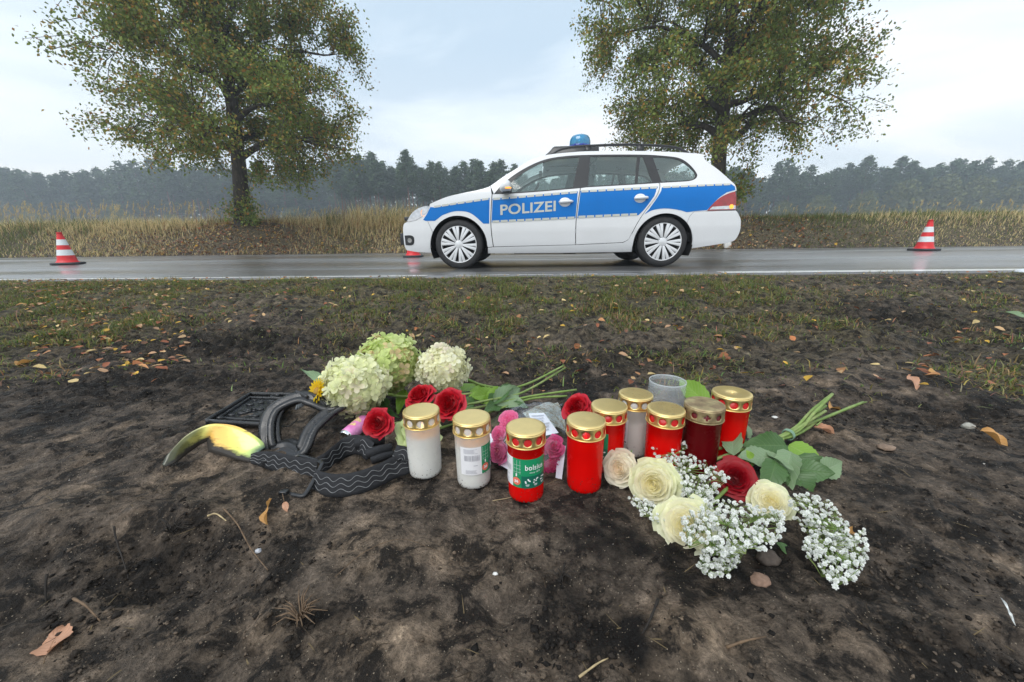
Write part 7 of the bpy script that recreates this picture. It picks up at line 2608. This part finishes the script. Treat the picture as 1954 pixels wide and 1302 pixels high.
for k in range(26):
    u, v = rs.uniform(.15, .85), rs.uniform(.2, .8)
    p = quadpt(u, v, .004); s = rs.uniform(.002, .006)
    m_.box((p.x - s * 1.4, p.y - s * .6, p.z - .003), (p.x + s * 1.4, p.y + s * .6, p.z + s * .5))
wpart(tr_, 'melted_lumps', m_.V, m_.F, M_BLKP, False)['kind'] = 'stuff'
m_ = MB()
m_.lathe([(.010, .003), (.011, .006), (.008, .007), (.0075, .003)], 18, tuple(quadpt(.60, .93, .004)))
wpart(tr_, 'screw_boss', m_.V, m_.F, M_BLKP, False)

# small pink can
cn = empty('pink_can', pz(672, 830, .0)); tag(cn, 'small pink printed can with silver end beside the red rose', 'can')
ca_ = pz(657, 836, .014); cb_ = pz(694, 805, .020); axd = (cb_ - ca_).normalized()
fr_ = frame_of(axd)
Lc = (cb_ - ca_).length * 1.1
m_ = MB(); m_.lathe([(.0150, .006), (.0158, .010), (.0158, Lc - .006), (.013, Lc)], 28); wpart(cn, 'can_wall', np.array(m_.V) @ fr_ + np.array(ca_), m_.F, simple('pink_print', (.72, .20, .52), rough=.3, var=.12, scale=70, coat=.5, two=(.80, .32, .60)))
m_ = MB(); m_.lathe([(0, .002), (.010, .002), (.0125, -.001), (.0142, .001), (.0152, .006)], 28); wpart(cn, 'can_end', np.array(m_.V) @ fr_ + np.array(ca_), m_.F, M_CHROME)
m_ = MB()
fa = math.atan2(*(np.array([-.2, -.7, .7]) @ fr_.T)[1::-1])
for k in range(16):
    an = fa + rs.uniform(-.5, .5); zz_ = rs.uniform(.018, Lc - .012); s = rs.uniform(.0022, .0045)
    cyl_disc(m_, an, zz_, s, .0160 + .0001 * (k % 3), 9)
wpart(cn, 'can_print', np.array(m_.V) @ fr_ + np.array(ca_), m_.F, simple('gold_print', (.72, .52, .28), rough=.4, var=.3, scale=300), False)

# ================================================================== single leaves, twigs, stones
def lone_leaf(key, px0, py0, px1, py1, h0, h1, w_, nrm, label):
    a, c_ = gpz(px0, py0, h0), gpz(px1, py1, h1)
    e_ = empty('fallen_leaf', ((a.x + c_.x) / 2, (a.y + c_.y) / 2, min(a.z, c_.z)))
    tag(e_, label, 'leaf', 'single fallen leaves')
    add_leaf(e_, key, a, c_, nrm, w_, 'leaf_blade')
    d = (a - c_).normalized()
    stem(e_, [a, a + d * .008 + Vector((0, 0, .001)), a + d * .014], .0007, .0005, 'leaf_stalk', M_TWIG)


M_TWIG = simple('dry_twig', (.13, .085, .05), rough=.8, var=.35, scale=120, bump=.4, bscale=400)
M_TWIGK = simple('charred_twig', (.02, .016, .013), rough=.85, var=.4, scale=120, bump=.5, bscale=300)
M_STRAWL = simple('pale_straw', (.40, .31, .17), rough=.7, var=.3, scale=80)
lone_leaf('t0', 93, 1252, 120, 1196, .003, .006, .030, (.1, -.35, .9), 'large tan leaf lying alone at the lower left on black soil')
lone_leaf('o0', 512, 1006, 503, 962, .004, .012, .011, (-.6, -.5, .6), 'narrow orange leaf standing in front of the goggle buckle')
lone_leaf('t1', 1553, 822, 1606, 834, .010, .006, .018, (0, -.5, .9), 'curled tan leaf beside the bouquet stems')
lone_leaf('o1', 1868, 832, 1940, 858, .012, .008, .020, (.1, -.5, .85), 'curled orange brown leaf at the right edge')
lone_leaf('o0', 35, 702, 70, 686, .01, .012, .035, (0, -.5, .9), 'yellow leaf on the verge at the left edge')
lone_leaf('o0', 1612, 1032, 1645, 1030, .012, .012, .014, (0, -.5, .9), 'orange leaf caught under the white blossoms')
lone_leaf('t0', 545, 970, 548, 980, .012, .003, .010, (0, -.5, .9), 'tiny round tan leaf on a thread near the goggle buckle')
lone_leaf('o0', 1585, 783, 1600, 775, .004, .004, .03, (0, -.3, .9), 'yellow leaf on black soil behind the bouquet stems')
lone_leaf('t0', 1735, 725, 1752, 745, .01, .01, .028, (0, -.4, .9), 'pale brown leaf at the edge of the black hollow')
lone_leaf('o0', 1770, 716, 1794, 720, .01, .01, .028, (0, -.4, .9), 'bright yellow leaf above the black hollow')


def twig(pts, r0, label, mat, name='twig'):
    P_ = [gpz(a, b_, h) for a, b_, h in pts]
    e0_ = P_[0].copy()
    cp = catmull(P_, 5)
    m_ = MB(); m_.tube(cp, [r0 * (1 - .6 * k / len(cp)) * (1 + .15 * math.sin(k * 1.9)) for k in range(len(cp))], 6)
    o = mk(name, np.array(m_.V) - np.array(e0_), m_.F, mat, smooth=True, loc=e0_)
    tag(o, label, 'twig', 'twigs on the burnt ground')


twig([(428, 975, .004), (455, 1010, .009), (480, 1055, .007), (512, 1092, .003)], .0013, 'bent grey twig leaning over the black heap at the left', M_TWIG)
twig([(395, 982, .010), (415, 993, .012), (434, 1004, .010)], .0016, 'short pale stick on top of the black heap', M_STRAWL)
twig([(226, 1030, .022), (230, 1055, .016), (240, 1085, .008), (245, 1105, .0)], .0014, 'thin charred stalk standing in the black heap', M_TWIGK)
twig([(640, 1105, .003), (700, 1072, .016), (770, 1050, .018), (838, 1060, .006)], .0006, 'hair-thin arched rootlet in front of the goggles', M_TWIG)
twig([(1385, 1240, .003), (1420, 1232, .006), (1460, 1222, .005)], .0016, 'brown twig lying on pale sand below the bouquet', M_TWIG)
twig([(1255, 1150, .004), (1240, 1190, .006), (1225, 1215, .004)], .0018, 'black charred twig below the cream roses', M_TWIGK)
twig([(100, 1122, .02), (93, 1135, .012), (88, 1150, .0)], .0016, 'charred stub at the left edge of the black heap', M_TWIGK)
twig([(145, 1155, .010), (170, 1172, .012), (192, 1188, .002)], .0016, 'rusty brown twig above the large tan leaf', M_TWIG)
twig([(1105, 1295, .002), (1140, 1275, .006), (1160, 1262, .004)], .0012, 'pale straw stalk at the bottom edge', M_STRAWL)
twig([(940, 958, .002), (990, 948, .003), (1070, 916, .003)], .0006, 'pale straw lying between the two front red candles', M_STRAWL)
# burnt grass stump
for k, (px, py, lab_) in enumerate(((572, 1178, 'scorched grass stump in the middle foreground'), (330, 1010, 'scorched grass stump on the black heap'), (1070, 1105, 'small scorched tuft below the front candles'))):
    m_ = MB(); c0 = gpz(px, py); rk = random.Random(k)
    for j in range(26 if k < 2 else 14):
        a = rk.uniform(0, 2 * PI); ln = rk.uniform(.010, .032) * (1 if k < 2 else .6)
        e_ = c0 + Vector((math.cos(a) * ln, math.sin(a) * ln * .8, rk.uniform(.004, .018)))
        m_.tube([c0 + Vector((rk.uniform(-.004, .004), rk.uniform(-.004, .004), -.002)), c0.lerp(e_, .5) + Vector((0, 0, .006)), e_], [.0009, .0008, .0003], 4, cap=False)
    o = mk('grass_stump', np.array(m_.V) - np.array(c0), m_.F, M_TWIGK if k != 0 else M_TWIG, smooth=True, loc=c0)
    tag(o, lab_, 'grass stump', 'burnt grass stumps')


def stone(px, py, r_, col, label, sq=.7, seed=0, name='pebble'):
    c0 = gpz(px, py, r_ * .3)
    bm = bmesh.new(); bmesh.ops.create_icosphere(bm, subdivisions=3, radius=1)
    rs_ = np.random.default_rng(seed)
    v = np.array([q.co[:] for q in bm.verts])
    d = 1 + .22 * vnoise3(v * 1.6 + seed, 1.0, seed) + .08 * vnoise3(v * 5 + seed, 1.0, seed + 4)
    v = v * d[:, None] * np.array([1.15, .95, sq]) * r_
    f = [tuple(q.index for q in p.verts) for p in bm.faces]
    bm.free()
    o = mk(name, v, f, simple('stone_' + str(seed), col, rough=.8, var=.3, scale=120, bump=.5, bscale=400), smooth=True, loc=c0)
    tag(o, label, 'stone')


stone(1450, 1112, .0095, (.22, .14, .10), 'brown pebble below the white blossoms', .8, 1)
stone(1848, 816, .011, (.34, .33, .29), 'pale grey stone right of the bouquet stems', .8, 2)
stone(1690, 858, .013, (.20, .14, .10), 'flat brown lump of bark right of the bouquet leaves', .35, 3)
stone(1465, 1070, .012, (.07, .055, .045), 'dark clod of earth under the white blossoms', .7, 4)
stone(493, 1053, .0038, (.42, .43, .46), 'whitish ash lump on the black heap', .7, 5)
stone(945, 1096, .0028, (.62, .62, .60), 'small white crumb below the candles', .6, 6)
stone(1478, 798, .0055, (.62, .61, .58), 'small white crumb right of the rightmost candle', .5, 7)

# foil scrap at the right edge
m_ = MB()
rf = random.Random(12)
A_ = [gpz(1906, 1162, .012), gpz(1920, 1182, .010), gpz(1930, 1196, .006)]
for i in range(len(A_) - 1):
    a, c_ = A_[i], A_[i + 1]; w_ = Vector((.001, .003, .001)) * rf.uniform(.6, 1.6)
    m_.add([a - w_, c_ - w_, (c_ + a) / 2 + Vector((0, 0, .004)), c_ + w_, a + w_], [(0, 1, 2), (1, 3, 2), (3, 4, 2), (4, 0, 2)])
c0 = gpz(1930, 1195)
o = mk('foil_scrap', np.array(m_.V) - np.array(c0), m_.F, simple('crumpled_foil', (.80, .80, .76), rough=.25, var=.3, scale=200, metal=.6), smooth=False, loc=c0)
tag(o, 'crumpled scrap of shiny foil at the lower right edge', 'foil scrap')

# leafy plant at the right edge
pl = empty('leafy_weed', gpz(1990, 660)); tag(pl, 'grey green leaves of a plant reaching in at the right edge', 'plant')
b0 = gpz(1990, 660)
for key, a, c_, w_ in (('p2', (1975, 628, .04), (1898, 619, .05), .035), ('p0', (1985, 640, .05), (1945, 626, .07), .05), ('p2', (1985, 692, .03), (1936, 684, .04), .03)):
    add_leaf(pl, key, gpz(*a), gpz(*c_), (0, -.5, .85), w_)
    stem(pl, [b0, gpz(*a)], .002, .0015)
# pale lid lying at the road edge on the right
q = gp(1968, 526, -.01)
m_ = MB(); m_.lathe([(0, .030), (.05, .028), (.085, .018), (.10, .004), (.102, 0), (.097, -.004)], 32)
o = mk('white_lid', m_.V, m_.F, simple('white_plastic', (.62, .66, .70), rough=.35, var=.05), smooth=True, loc=(q.x, q.y, gz(q.x, q.y) + .02))
tag(o, 'pale round lid lying at the road edge, cut by the right border', 'lid')
